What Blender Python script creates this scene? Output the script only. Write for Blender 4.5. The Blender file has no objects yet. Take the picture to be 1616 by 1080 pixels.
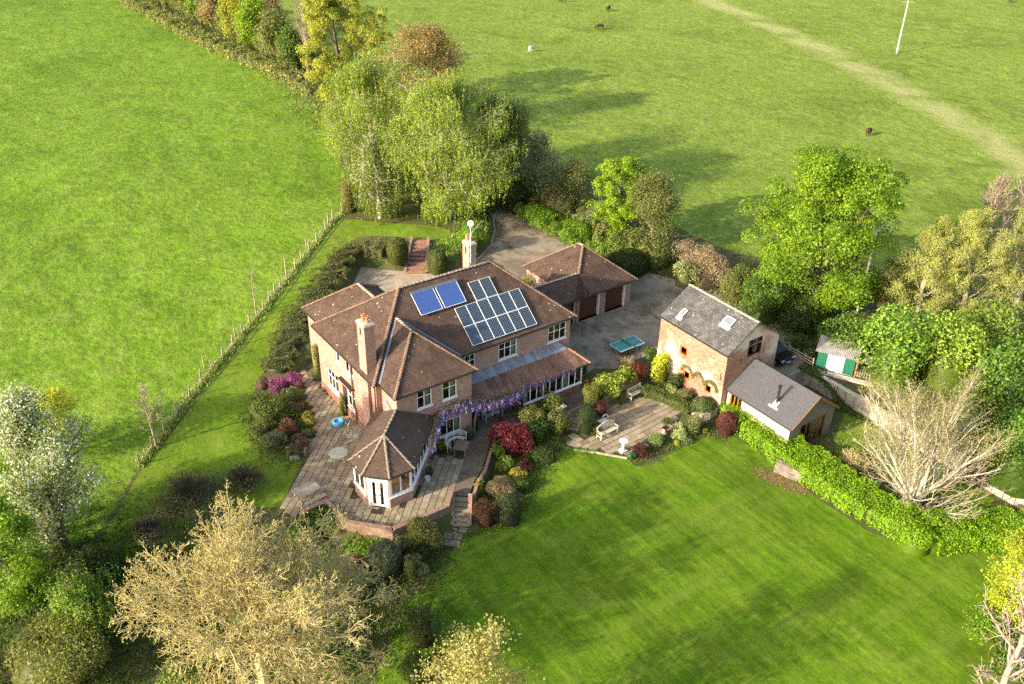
import bpy, math, random
import numpy as np
from mathutils import Vector, Matrix, Euler
from mathutils.geometry import delaunay_2d_cdt
random.seed(7); rng = np.random.default_rng(7)
S = bpy.context.scene
C = S.collection
# ------------------------------------------------------------------ camera
CAMH = 41.964; PITCH = 0.54434; ROLL = -0.02202; FPX = 1476.15
CAMX, CAMY = -24.093, -49.569
FW = Vector((0.58731, 0.80936, 0)); RT = Vector((0.80936, -0.58731, 0)); UPZ = Vector((0, 0, 1))
F3 = FW*math.cos(PITCH) - UPZ*math.sin(PITCH)
U3 = FW*math.sin(PITCH) + UPZ*math.cos(PITCH)
XC = RT*math.cos(ROLL) - U3*math.sin(ROLL)
YC = RT*math.sin(ROLL) + U3*math.cos(ROLL)
cam_d = bpy.data.cameras.new('camera'); cam = bpy.data.objects.new('camera', cam_d); C.objects.link(cam)
cam_d.sensor_width = 36; cam_d.lens = FPX/1616*36; cam_d.clip_start = 0.5; cam_d.clip_end = 5000
m = Matrix(((XC.x, YC.x, -F3.x, CAMX), (XC.y, YC.y, -F3.y, CAMY), (XC.z, YC.z, -F3.z, CAMH), (0, 0, 0, 1)))
cam.matrix_world = m
S.camera = cam
# ------------------------------------------------------------------ light
SUN_EL = math.radians(21.0)
sd = Vector((math.cos(SUN_EL), -0.05, -math.sin(SUN_EL)))
sun_d = bpy.data.lights.new('sun', 'SUN'); sun_d.energy = 3.2; sun_d.angle = math.radians(0.6); sun_d.color = (1.0, 0.87, 0.69)
sun = bpy.data.objects.new('sun', sun_d); C.objects.link(sun); sun.rotation_euler = sd.to_track_quat('-Z', 'Y').to_euler()
w = bpy.data.worlds.new('World'); S.world = w; w.use_nodes = True
nt = w.node_tree; bg = nt.nodes['Background']
sky = nt.nodes.new('ShaderNodeTexSky'); sky.sky_type = 'NISHITA'; sky.sun_disc = False
sky.sun_elevation = SUN_EL; sky.sun_rotation = math.radians(-87); sky.air_density = 1.0; sky.dust_density = 3.0; sky.ozone_density = 0.3
nt.links.new(sky.outputs[0], bg.inputs[0]); bg.inputs[1].default_value = 0.125
S.view_settings.view_transform = 'Standard'; S.view_settings.look = 'None'
S.view_settings.exposure = 1.62; S.view_settings.gamma = 1; S.view_settings.use_curve_mapping = False
S.render.engine = 'CYCLES'; S.cycles.max_bounces = 6; S.cycles.transparent_max_bounces = 12
S.cycles.diffuse_bounces = 3; S.cycles.use_denoising = False

# ------------------------------------------------------------------ placement helpers
CAMP = Vector((CAMX, CAMY, CAMH))
def P(px, py, z=0.0):
    """ground point of the survey photograph at height z"""
    d = XC*((px-808)/FPX) + YC*((540-py)/FPX) + F3
    t = (z-CAMH)/d.z
    return CAMP + d*t
def zat(x, y, py):
    lo, hi = -30.0, 60.0
    for _ in range(40):
        mz = (lo+hi)/2
        v = Vector((x, y, mz))-CAMP
        if 540-FPX*v.dot(YC)/v.dot(F3) > py: lo = mz
        else: hi = mz
    return mz
# ------------------------------------------------------------------ tagging
ROOT = {}
def tag(o, label=None, cat=None, group=None, kind=None):
    if label: o['label'] = label
    if cat: o['category'] = cat
    if group: o['group'] = group
    if kind: o['kind'] = kind
    return o
def thing(name, label, cat, loc=(0, 0, 0), rz=0.0, group=None):
    o = bpy.data.objects.new(name, None); C.objects.link(o); o.empty_display_size = .3
    o.location = loc; o.rotation_euler = (0, 0, rz); tag(o, label, cat, group)
    ROOT[o.name] = (Vector(loc), rz)
    return o
def rootof(o):
    while o.parent: o = o.parent
    return ROOT.get(o.name, (Vector((0, 0, 0)), 0.0))
def link_mesh(name, me, mat, parent=None, kind=None):
    o = bpy.data.objects.new(name, me); C.objects.link(o)
    if mat is not None and not me.materials: me.materials.append(mat)
    if parent is not None: o.parent = parent
    if kind: o['kind'] = kind
    return o
def auto_uv(me):
    """box-like uv in metres: u along the horizontal of each face, v up its slope"""
    n = len(me.polygons)
    if not n: return
    nl = len(me.loops)
    co = np.empty(len(me.vertices)*3); me.vertices.foreach_get('co', co); co = co.reshape(-1, 3)
    no = np.empty(n*3); me.polygons.foreach_get('normal', no); no = no.reshape(-1, 3)
    lt = np.empty(n, int); me.polygons.foreach_get('loop_total', lt)
    li = np.empty(nl, int); me.loops.foreach_get('vertex_index', li)
    T = np.cross([0, 0, 1.0], no); ln = np.linalg.norm(T, axis=1)
    T[ln < 1e-4] = (1, 0, 0); ln[ln < 1e-4] = 1; T /= ln[:, None]
    B = np.cross(no, T)
    T = np.repeat(T, lt, 0); B = np.repeat(B, lt, 0); p = co[li]
    uv = np.stack([(p*T).sum(1), (p*B).sum(1)], 1)
    l = me.uv_layers.new(name='UVMap'); l.data.foreach_set('uv', uv.astype(np.float32).ravel())
class MB:
    def __init__(s): s.v = []; s.f = []
    def add(s, vs, fs):
        b = len(s.v); s.v += [tuple(v) for v in vs]; s.f += [tuple(i+b for i in f) for f in fs]; return s
    def poly(s, pts): return s.add(pts, [tuple(range(len(pts)))])
    def box(s, x0, x1, y0, y1, z0, z1):
        return s.add([(x0,y0,z0),(x1,y0,z0),(x1,y1,z0),(x0,y1,z0),(x0,y0,z1),(x1,y0,z1),(x1,y1,z1),(x0,y1,z1)],
                     [(0,3,2,1),(4,5,6,7),(0,1,5,4),(1,2,6,5),(2,3,7,6),(3,0,4,7)])
    def obox(s, c, X, Y, Z):
        """oriented box: centre c, half vectors X Y Z"""
        c = Vector(c); X = Vector(X); Y = Vector(Y); Z = Vector(Z)
        vs = [c-X-Y-Z, c+X-Y-Z, c+X+Y-Z, c-X+Y-Z, c-X-Y+Z, c+X-Y+Z, c+X+Y+Z, c-X+Y+Z]
        return s.add(vs, [(0,3,2,1),(4,5,6,7),(0,1,5,4),(1,2,6,5),(2,3,7,6),(3,0,4,7)])
    def tube(s, p0, p1, r0, r1=None, n=8, cap=True):
        p0 = Vector(p0); p1 = Vector(p1); r1 = r0 if r1 is None else r1
        d = (p1-p0).normalized(); a = d.orthogonal().normalized(); b = d.cross(a)
        vs = [p0+(a*math.cos(t)+b*math.sin(t))*r0 for t in [2*math.pi*i/n for i in range(n)]]
        vs += [p1+(a*math.cos(t)+b*math.sin(t))*r1 for t in [2*math.pi*i/n for i in range(n)]]
        fs = [(i, (i+1) % n, n+(i+1) % n, n+i) for i in range(n)]
        if cap: fs += [tuple(range(n-1, -1, -1)), tuple(range(n, 2*n))]
        return s.add(vs, fs)
    def path(s, pts, r, n=6):
        for a, b in zip(pts[:-1], pts[1:]): s.tube(a, b, r, r, n)
        return s
    def prism(s, pts, z0, z1):
        n = len(pts); vs = [(p[0], p[1], z0) for p in pts]+[(p[0], p[1], z1) for p in pts]
        return s.add(vs, [tuple(range(n-1, -1, -1)), tuple(range(n, 2*n))]+[(i, (i+1) % n, n+(i+1) % n, n+i) for i in range(n)])
    def lathe(s, c, prof, n=14):
        """prof: list of (r,z) bottom to top"""
        vs = []; fs = []
        for r, z in prof: vs += [(c[0]+r*math.cos(2*math.pi*i/n), c[1]+r*math.sin(2*math.pi*i/n), c[2]+z) for i in range(n)]
        for k in range(len(prof)-1):
            fs += [(k*n+i, k*n+(i+1) % n, (k+1)*n+(i+1) % n, (k+1)*n+i) for i in range(n)]
        fs += [tuple(range(n-1, -1, -1)), tuple((len(prof)-1)*n+i for i in range(n))]
        return s.add(vs, fs)
    def build(s, name, mat, parent=None, kind=None, smooth=False):
        vs = s.v
        if parent is not None:
            o, rz = rootof(parent); c, sn = math.cos(-rz), math.sin(-rz)
            vs = [((x-o.x)*c-(y-o.y)*sn, (x-o.x)*sn+(y-o.y)*c, z-o.z) for x, y, z in vs]
        me = bpy.data.meshes.new(name); me.from_pydata(vs, [], s.f); me.update()
        auto_uv(me)
        if smooth: me.polygons.foreach_set('use_smooth', [True]*len(me.polygons))
        return link_mesh(name, me, mat, parent, kind)
def np_mesh(name, V, Fc, mat, parent=None, col=None, kind=None, smooth=False):
    """V (n,3), Fc (m,k) faces all the same size; col (m,3) face colours"""
    V = np.asarray(V, np.float32)
    if parent is not None:
        o, rz = rootof(parent); V = V-np.array(o, np.float32)
    me = bpy.data.meshes.new(name); k = Fc.shape[1]; mf = len(Fc)
    me.vertices.add(len(V)); me.vertices.foreach_set('co', V.astype(np.float32).ravel())
    me.loops.add(mf*k); me.loops.foreach_set('vertex_index', Fc.astype(np.int32).ravel())
    me.polygons.add(mf); me.polygons.foreach_set('loop_start', np.arange(0, mf*k, k, dtype=np.int32))
    me.update(calc_edges=True)
    if col is not None:
        a = me.attributes.new('col', 'FLOAT_COLOR', 'FACE')
        a.data.foreach_set('color', np.concatenate([col, np.ones((mf, 1))], 1).astype(np.float32).ravel())
    if smooth: me.polygons.foreach_set('use_smooth', np.ones(mf, bool))
    return link_mesh(name, me, mat, parent, kind)
def copy_tree(o, parent=None):
    c = o.copy(); C.objects.link(c)
    if parent is not None: c.parent = parent
    for ch in list(o.children): copy_tree(ch, c)
    return c
# ------------------------------------------------------------------ materials
MATS = {}
class N:
    def __init__(s, name):
        s.m = bpy.data.materials.new(name); s.m.use_nodes = True; s.t = s.m.node_tree
        s.b = s.t.nodes['Principled BSDF']; MATS[name] = s.m; s.out = s.t.nodes['Material Output']
    def n(s, typ, **kw):
        x = s.t.nodes.new('ShaderNode'+typ)
        for k, v in kw.items():
            if hasattr(x, k): setattr(x, k, v)
            else: s.set(x, k, v)
        return x
    def set(s, node, key, val):
        i = node.inputs[key]
        if hasattr(val, 'is_linked') or isinstance(val, bpy.types.NodeSocket): s.t.links.new(val, i)
        else: i.default_value = val
    def l(s, a, b): s.t.links.new(a, b)
    def coord(s, kind='Object', scale=None, rot=None):
        tc = s.n('TexCoord').outputs[kind]
        if scale or rot:
            mp = s.n('Mapping'); s.l(tc, mp.inputs[0])
            if scale: mp.inputs['Scale'].default_value = scale if isinstance(scale, tuple) else (scale,)*3
            if rot: mp.inputs['Rotation'].default_value = rot
            return mp.outputs[0]
        return tc
    def pos(s, scale=None, rot=None):
        g = s.n('NewGeometry').outputs['Position']
        if scale or rot:
            mp = s.n('Mapping'); s.l(g, mp.inputs[0])
            if scale: mp.inputs['Scale'].default_value = scale if isinstance(scale, tuple) else (scale,)*3
            if rot: mp.inputs['Rotation'].default_value = rot
            return mp.outputs[0]
        return g
    def noise(s, vec, scale, detail=4, rough=.55, dist=0):
        x = s.n('TexNoise'); s.l(vec, x.inputs['Vector']); x.inputs['Scale'].default_value = scale
        x.inputs['Detail'].default_value = detail; x.inputs['Roughness'].default_value = rough; x.inputs['Distortion'].default_value = dist
        return x.outputs['Fac']
    def ramp(s, fac, stops):
        x = s.n('ValToRGB'); s.l(fac, x.inputs[0]); e = x.color_ramp.elements
        while len(e) < len(stops): e.new(.5)
        for el, (p, c) in zip(e, stops): el.position = p; el.color = (c if isinstance(c, tuple) else (c,)*3)+(1,)
        return x.outputs[0]
    def mix(s, fac, a, b, mode='MIX'):
        x = s.n('Mix', data_type='RGBA', blend_type=mode)
        for idx, v in ((0, fac), (6, a), (7, b)):
            if isinstance(v, bpy.types.NodeSocket): s.l(v, x.inputs[idx])
            elif idx == 0: x.inputs[0].default_value = v
            else: x.inputs[idx].default_value = tuple(v)+(1,) if len(v) == 3 else v
        return x.outputs[2]
    def math(s, op, a, b=0.0):
        x = s.n('Math', operation=op)
        for i, v in enumerate((a, b)):
            if isinstance(v, bpy.types.NodeSocket): s.l(v, x.inputs[i])
            else: x.inputs[i].default_value = v
        return x.outputs[0]
    def bump(s, h, strength=.5, dist=.05, normal=None):
        x = s.n('Bump'); s.l(h, x.inputs['Height']); x.inputs['Strength'].default_value = strength; x.inputs['Distance'].default_value = dist
        if normal is not None: s.l(normal, x.inputs['Normal'])
        s.l(x.outputs[0], s.b.inputs['Normal']); return x.outputs[0]
    def base(s, c, rough=.8, spec=.3, metal=0):
        if isinstance(c, bpy.types.NodeSocket): s.l(c, s.b.inputs['Base Color'])
        else: s.b.inputs['Base Color'].default_value = tuple(c)+(1,)
        s.b.inputs['Roughness'].default_value = rough; s.b.inputs['Specular IOR Level'].default_value = spec; s.b.inputs['Metallic'].default_value = metal
        return s
def plain(name, c, rough=.6, spec=.4, metal=0, var=.15, vs=6.0, bump=0.0):
    if name in MATS: return MATS[name]
    x = N(name); v = x.pos()
    f = x.noise(v, vs, 5)
    col = x.mix(x.ramp(f, [(.3, 0.0), (.7, 1.0)]), tuple(k*(1-var) for k in c), tuple(min(1, k*(1+var)) for k in c))
    x.base(col, rough, spec, metal)
    if bump: x.bump(x.noise(v, vs*5, 4), .5, bump)
    return x.m
def leafmat(name, trans=.3, rough=.55):
    if name in MATS: return MATS[name]
    x = N(name); a = x.n('Attribute', attribute_name='col')
    g = x.noise(x.pos(), 9, 2)
    c = x.mix(x.ramp(g, [(.3, .82), (.7, 1.12)]), (0, 0, 0), a.outputs['Color']) if False else x.mix(1.0, a.outputs['Color'], x.ramp(g, [(.3, .8), (.7, 1.0)]), 'MULTIPLY')
    x.base(c, rough, .25)
    t = x.n('BsdfTranslucent'); x.l(c, t.inputs['Color'])
    ms = x.n('MixShader'); ms.inputs[0].default_value = trans
    x.l(x.b.outputs[0], ms.inputs[1]); x.l(t.outputs[0], ms.inputs[2]); x.l(ms.outputs[0], x.out.inputs['Surface'])
    return x.m
def grassmat(name, c1, c2, c3, fine=3.0, stripes=None, bump=.10, dry=None, rot=0.0, macro=.05):
    x = N(name); v = x.pos()
    big = x.noise(v, macro, 5, .6); mid = x.noise(v, .45, 5, .65)
    vs = x.pos(scale=(1, .6, 1), rot=(0, 0, rot))
    fin = x.noise(vs, fine, 8, .78)
    c = x.mix(x.ramp(big, [(.35, 0.0), (.65, 1.0)]), c1, c2)
    c = x.mix(x.ramp(mid, [(.42, 0.0), (.68, .75)]), c, c3)
    pt = x.noise(x.pos(), .07, 8, .72, .8); c = x.mix(x.ramp(pt, [(.5, 0.0), (.68, .75)]), c, tuple(k*.62 for k in c1)); q4 = x.noise(x.pos(scale=(1, .5, 1), rot=(0, 0, rot)), .5, 6, .75); c = x.mix(1.0, c, x.ramp(q4, [(.3, .78), (.7, 1.2)]), 'MULTIPLY'); p3 = x.noise(x.pos(), 1.1, 4, .7); c = x.mix(x.ramp(p3, [(.62, 0.0), (.75, .5)]), c, (.30, .30, .09))
    c = x.mix(1.0, c, x.ramp(fin, [(.28, .45 if bump > .1 else .62), (.5, .97), (.74, 1.55 if bump > .1 else 1.3)]), 'MULTIPLY')  # clump relief shade put into the colour: hollows darker, tips brighter
    if stripes:
        ang, wid, amt = stripes
        sv = x.pos(scale=(1.5, .05, 1), rot=(0, 0, ang)); st = x.noise(sv, 1.0, 6, .7)
        sv2 = x.pos(scale=(.10, .9, 1), rot=(0, 0, ang+.15)); st2 = x.noise(sv2, .7, 5, .65)
        c = x.mix(1.0, c, x.ramp(st, [(.36, 1-amt), (.64, 1.0+amt*.5)]), 'MULTIPLY'); c = x.mix(x.ramp(st2, [(.5, 0.0), (.75, .5)]), c, (.17, .22, .03))
        wn = x.noise(x.pos(), .22, 4, .7); c = x.mix(x.ramp(wn, [(.6, 0.0), (.78, .5)]), c, (.20, .21, .045))
    if dry:
        a = x.n('Attribute', attribute_name='track')
        k = x.noise(x.pos(scale=(1, 1, 1)), .9, 5, .7)
        s_ = x.math('ADD', a.outputs['Fac'], x.math('MULTIPLY', x.math('SUBTRACT', k, .5), .25))
        c = x.mix(x.ramp(s_, [(.25, 0.0), (.75, .8)]), c, dry)
    h = x.math('ADD', fin, x.math('MULTIPLY', mid, 1.6))
    x.base(c, .9, .1); x.bump(h, .9, bump)
    return x.m
def brickmat(name, c1, c2, c3, mortar, wpatch=None, bw=.225, bh=.075):
    x = N(name); uv = x.coord('UV')
    b = x.n('TexBrick'); x.l(uv, b.inputs['Vector']); b.inputs['Scale'].default_value = 1
    b.inputs['Brick Width'].default_value = bw; b.inputs['Row Height'].default_value = bh; b.inputs['Mortar Size'].default_value = .006
    b.inputs['Color1'].default_value = c1+(1,); b.inputs['Color2'].default_value = c2+(1,); b.inputs['Mortar'].default_value = mortar+(1,)
    sc = x.n('Mapping'); x.l(uv, sc.inputs[0]); sc.inputs['Scale'].default_value = (1/bw*.5, 1/bh*.5, 1)
    f = x.noise(sc.outputs[0], 1.3, 2, .5)
    c = x.mix(x.ramp(f, [(.45, 0.0), (.62, .8)]), b.outputs['Color'], c3)
    big = x.noise(x.pos(), .8, 5, .6)
    c = x.mix(1.0, c, x.ramp(big, [(.3, .8), (.7, 1.12)]), 'MULTIPLY')
    if wpatch: c = x.mix(x.ramp(x.noise(x.pos(), .35, 6, .62), [(wpatch[1], 0.0), (wpatch[1]+.12, .85)]), c, wpatch[0])
    x.base(c, .9, .15); x.bump(b.outputs['Fac'], .5, -.012)
    return x.m
def tilemat(name, c1, c2, dark, bk=.95, moss=.62, spots=True, tw=.165, th=.11, streak=0.0, patch=(.33, .14, .08)):
    x = N(name); uv = x.coord('UV')
    b = x.n('TexBrick'); x.l(uv, b.inputs['Vector']); b.inputs['Scale'].default_value = 1
    b.inputs['Brick Width'].default_value = tw; b.inputs['Row Height'].default_value = th; b.inputs['Mortar Size'].default_value = .01; b.inputs['Mortar Smooth'].default_value = .4
    b.inputs['Color1'].default_value = c1+(1,); b.inputs['Color2'].default_value = c2+(1,); b.inputs['Mortar'].default_value = dark+(1,)
    p = x.pos()
    c = x.mix(x.ramp(x.noise(p, .9, 6, .7), [(.4, 0.0), (.66, .85)]), b.outputs['Color'], dark); c = x.mix(1.0, c, x.ramp(x.noise(x.pos(), 6, 4, .7), [(.3, .72), (.7, 1.22)]), 'MULTIPLY')
    c = x.mix(x.ramp(x.noise(p, 1.6, 4, .6, 1.0), [(.6, 0.0), (.72, .55)]), c, patch)
    if streak:
        mp = x.n('Mapping'); x.l(uv, mp.inputs[0]); mp.inputs['Scale'].default_value = (2.2, .25, 1)
        c = x.mix(x.ramp(x.noise(mp.outputs[0], 1.0, 4, .6), [(.52, 0.0), (.7, streak)]), c, (.05, .04, .03))
    if spots:
        vo = x.n('TexVoronoi', feature='F1'); x.l(p, vo.inputs['Vector']); vo.inputs['Scale'].default_value = 1.5
        big = x.noise(p, .4, 2)
        th_ = x.math('LESS_THAN', vo.outputs['Distance'], x.math('MULTIPLY', big, .17))
        c = x.mix(th_, c, (.5, .47, .4))
    saw = x.n('SeparateXYZ'); x.l(uv, saw.inputs[0])
    fr = x.math('FRACT', x.math('DIVIDE', saw.outputs['Y'], th))
    x.base(c, .85, .2)
    x.bump(x.math('ADD', x.math('MULTIPLY', x.math('SUBTRACT', 1.0, fr), 1.0), x.math('MULTIPLY', b.outputs['Fac'], -.6)), bk, .035)
    return x.m
# ------------------------------------------------------------------ terrain
CTRL = np.array([(-14,8,-.6),(-9,13,-.3),(-5,18,.1),(2,24,.6),(8,30,1.0),(14,34,1.2),(20,30,1.2),(24,27,.9),(30,32,.3),(12,26.5,1.2),(5,20,.7),
 (-30,0,-1.2),(-40,30,-.4),(-20,60,.8),(0,60,1.4),(20,70,1.2),(60,60,.3),(50,20,.1),(60,0,0),(45,-10,0),(40,-20,-.1),(-9,3,-.55),(-8,7,-.5),(-6,10,-.45),(-3,14,-.3),(-9,-2,-.9),
 (-10,-6,-1.4),(-5,-11,-1.6),(-15,-15,-1.9),(3,-12,-1.45),(9,-9,-1.35),(15,-13,-1.35),(20,-11,-1.25),(24,-20,-1.45),(10,-30,-1.75),(30,-35,-1.7),(-10,-35,-2.2),(-25,-15,-2),
 (-30,-40,-3),(10,-5,-1.0),(13,-4,-.9),(20,-2.5,-.5),(19,0,-.1),(24,-4,-.8),(40,-30,-.4),(34,-34,-1.5),(0,150,.8),(100,100,0),(150,0,0),(-100,50,0),(-100,-100,-2),(100,-100,-1),(100,250,.5),(300,300,0),(-300,300,0)], float)
def wl(*px):  # list of (px,py,z) -> xy list
    return [tuple(P(a, b, c)[:2]) for a, b, c in px]
TERR = wl((487,571,-.45),(470,588,-.45),(480,610,-.45),(484,640,-.45),(495,665,-.45),(486,690,-.45),(479,727,-.45),(455,775,-.45),(440,815,-.45)) + \
       [(-7.3,-3.35),(-5.62,-3.35),(-5.62,-5.85),(-3.3,-8.25),(.75,-8.25),(1.85,-7.1),(2.75,-7.85),(4.0,-6.75),(5.1,-6.0),(8.4,-2.75),(11.5,-2.9),(14.3,-4.1),(15.0,-4.8),(16.0,-4.2),(18.2,-1.6),(18.2,3),(17,8),(1,8),(1,13),(2.4,14.4)]
COURT = [(.8,12.0)] + wl((569,421,0),(677,432,0),(735,427,0),(757,408,0),(775,388,0),(781,365,0),(778,345,0),(760,325,0),(745,300,0)) + wl((790,302,0),(808,335,0),(850,364,0),(895,387,0),(960,412,0),(1010,428,0),(1048,437,0),(1090,447,0),(1180,470,0),(1285,545,0)) + \
        [(36.2,-7.5),(36.0,-10.3),(33.4,-10.3),(31.2,-10.0),(31.2,-2.4),(24.6,-2.4),(24.5,-1.6),(21.5,-1.8),(19.8,-.6),(18.2,-1.2),(18.2,3),(17,8),(14,9),(8,9)]
PATIO = wl((888,706,-1.1),(940,713,-1.1),(990,722,-1.1),(1010,712,-1.1),(1040,690,-1.1),(1068,668,-1.1),(1080,645,-1.1),(1045,630,-1.1),(1020,622,-1.1),(960,642,-1.1),(950,655,-1.1),(925,690,-1.1),(912,683,-1.1),(893,681,-1.1),(889,690,-1.1))
LOWR = [(25.2,-10.2),(34.7,-10.2),(34.7,-30),(31,-30),(26,-28),(25.2,-17)]
UPR = [(35.0,-10.4),(60,-8),(60,-40),(35.0,-31)]
FLATS = [(TERR, -.56, .3), (COURT, -.03, .8), (PATIO, -1.16, .3), (LOWR, -1.42, .25), (UPR, -.05, .25)]
def seg_dist(X, poly):
    """signed distance: negative inside"""
    p = np.array(poly); q = np.roll(p, -1, 0); d = np.full(len(X), 1e9); ins = np.zeros(len(X), bool)
    for a, b in zip(p, q):
        ab = b-a; t = np.clip(((X-a)@ab)/(ab@ab+1e-12), 0, 1); e = X-(a+t[:, None]*ab)
        d = np.minimum(d, np.hypot(e[:, 0], e[:, 1]))
        c = ((a[1] > X[:, 1]) != (b[1] > X[:, 1])) & (X[:, 0] < (b[0]-a[0])*(X[:, 1]-a[1])/(b[1]-a[1]+1e-15)+a[0])
        ins ^= c
    return np.where(ins, -d, d)
STAIRS = [((19.35,26.75),(16.38,22.7),2.0,1.2,0.0),((2.4,-7.57),(1.22,-9.25),1.15,-.45,-1.45),((14.65,-4.4),(13.97,-5.22),1.0,-.45,-1.1)]
def hfun(X):
    X = np.atleast_2d(np.asarray(X, float)); out = np.empty(len(X))
    for i in range(0, len(X), 20000):
        x = X[i:i+20000]
        d2 = ((x[:, None, :]-CTRL[None, :, :2])**2).sum(2)+4.0
        ww = d2**-1.6; out[i:i+20000] = (ww*CTRL[:, 2]).sum(1)/ww.sum(1)
    r = np.hypot(X[:, 0]-5, X[:, 1])
    out += .12*np.sin(X[:, 0]*.11)*np.cos(X[:, 1]*.09)*np.clip((r-40)/40, 0, 1)
    for poly, lev, bl in FLATS:
        s = seg_dist(X, poly); k = np.clip(1-s/bl, 0, 1); k = k*k*(3-2*k)
        out = out*(1-k)+lev*k
    for a, b, wd, z0, z1 in STAIRS:
        a = np.array(a); ab = np.array(b)-a; L = np.hypot(*ab); e = ab/L; q = X-a; t = q@e; s = np.abs(q[:, 0]*-e[1]+q[:, 1]*e[0])
        zz = z0+(z1-z0)*np.clip(t/L, 0, 1)-.22; m_ = (t > -.15) & (t < L+.1) & (s < wd/2+.12); out = np.where(m_, np.minimum(out, zz), out)
    return out
def h1(x, y): return float(hfun([(x, y)])[0])
def PG(px, py):
    z = 0.0
    for _ in range(6):
        p = P(px, py, z); z = .5*z+.5*h1(p.x, p.y)
    p = P(px, py, z); return Vector((p.x, p.y, h1(p.x, p.y)))
def poly_px(l): return [tuple(PG(a, b)[:2]) for a, b in l]
LAWN = poly_px([(733,848),(765,838),(800,826),(830,790),(842,750),(862,722),(884,709)]) + PATIO[0:3] + poly_px([(1003,737),(1030,733),(1065,712),(1105,690),(1125,688),(1158,690),(1190,708),(1240,748),(1300,793),(1370,838),(1436,866),(1500,858),(1560,860),(1640,880),(1760,1100),(1500,1500),(560,1500),(590,1080),(640,950),(690,905),(712,870)])
STRIP = poly_px([(225,738),(330,612),(430,495),(545,345),(600,352),(700,360),(740,378),(745,395),(700,392),(678,376),(648,376),(600,372),(566,374),(545,385),(500,450),(470,510),(430,570),(405,600),(395,640),(410,690),(440,715),(476,728),(456,773),(440,800),(330,800),(250,880),(130,900),(190,800)])
SIDE = poly_px([(1318,692),(1333,652),(1364,662),(1450,710),(1520,752),(1570,788),(1548,812),(1480,798),(1420,790),(1345,742),(1316,712)])
FIELD_W = poly_px([(222,736),(330,609),(430,492),(550,336),(545,290),(520,180),(480,130),(380,75),(240,18),(180,-12),(-40,-30)]) + [(-400,500),(-400,-100),(-60,-60)] + poly_px([(-60,700),(60,880),(150,850)])
FIELD_E = poly_px([(215,-75),(300,-22),(380,18),(440,52),(500,78),(580,105),(700,150),(820,205),(900,270),(960,290),(1070,360),(1160,400),(1300,420),(1420,430),(1480,400),(1560,330),(1640,270),(1900,250)]) + [(900,100),(900,900),(200,900)]
REGS = [('lawn', LAWN), ('side_lawn', STRIP), ('patch_of_grass', SIDE), ('west_pasture', FIELD_W), ('east_pasture', FIELD_E)]
TRACK = poly_px([(1040,-35),(1110,-2),(1250,56),(1400,128),(1500,184),(1616,258),(1750,340)])
def track_dist(X):
    d = np.full(len(X), 1e9)
    for a, b in zip(TRACK[:-1], TRACK[1:]):
        a = np.array(a); b = np.array(b); ab = b-a; t = np.clip(((X-a)@ab)/(ab@ab), 0, 1); e = X-(a+t[:, None]*ab); d = np.minimum(d, np.hypot(e[:, 0], e[:, 1]))
    return d
_a, _b = P(1250, 880, -1.5), P(1400, 1000, -1.5); LAWN_ANG = -math.atan2(-(_b.x-_a.x), (_b.y-_a.y))*1.0; LAWN_ANG = math.pi/2-math.atan2(_b.y-_a.y, _b.x-_a.x)
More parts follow.
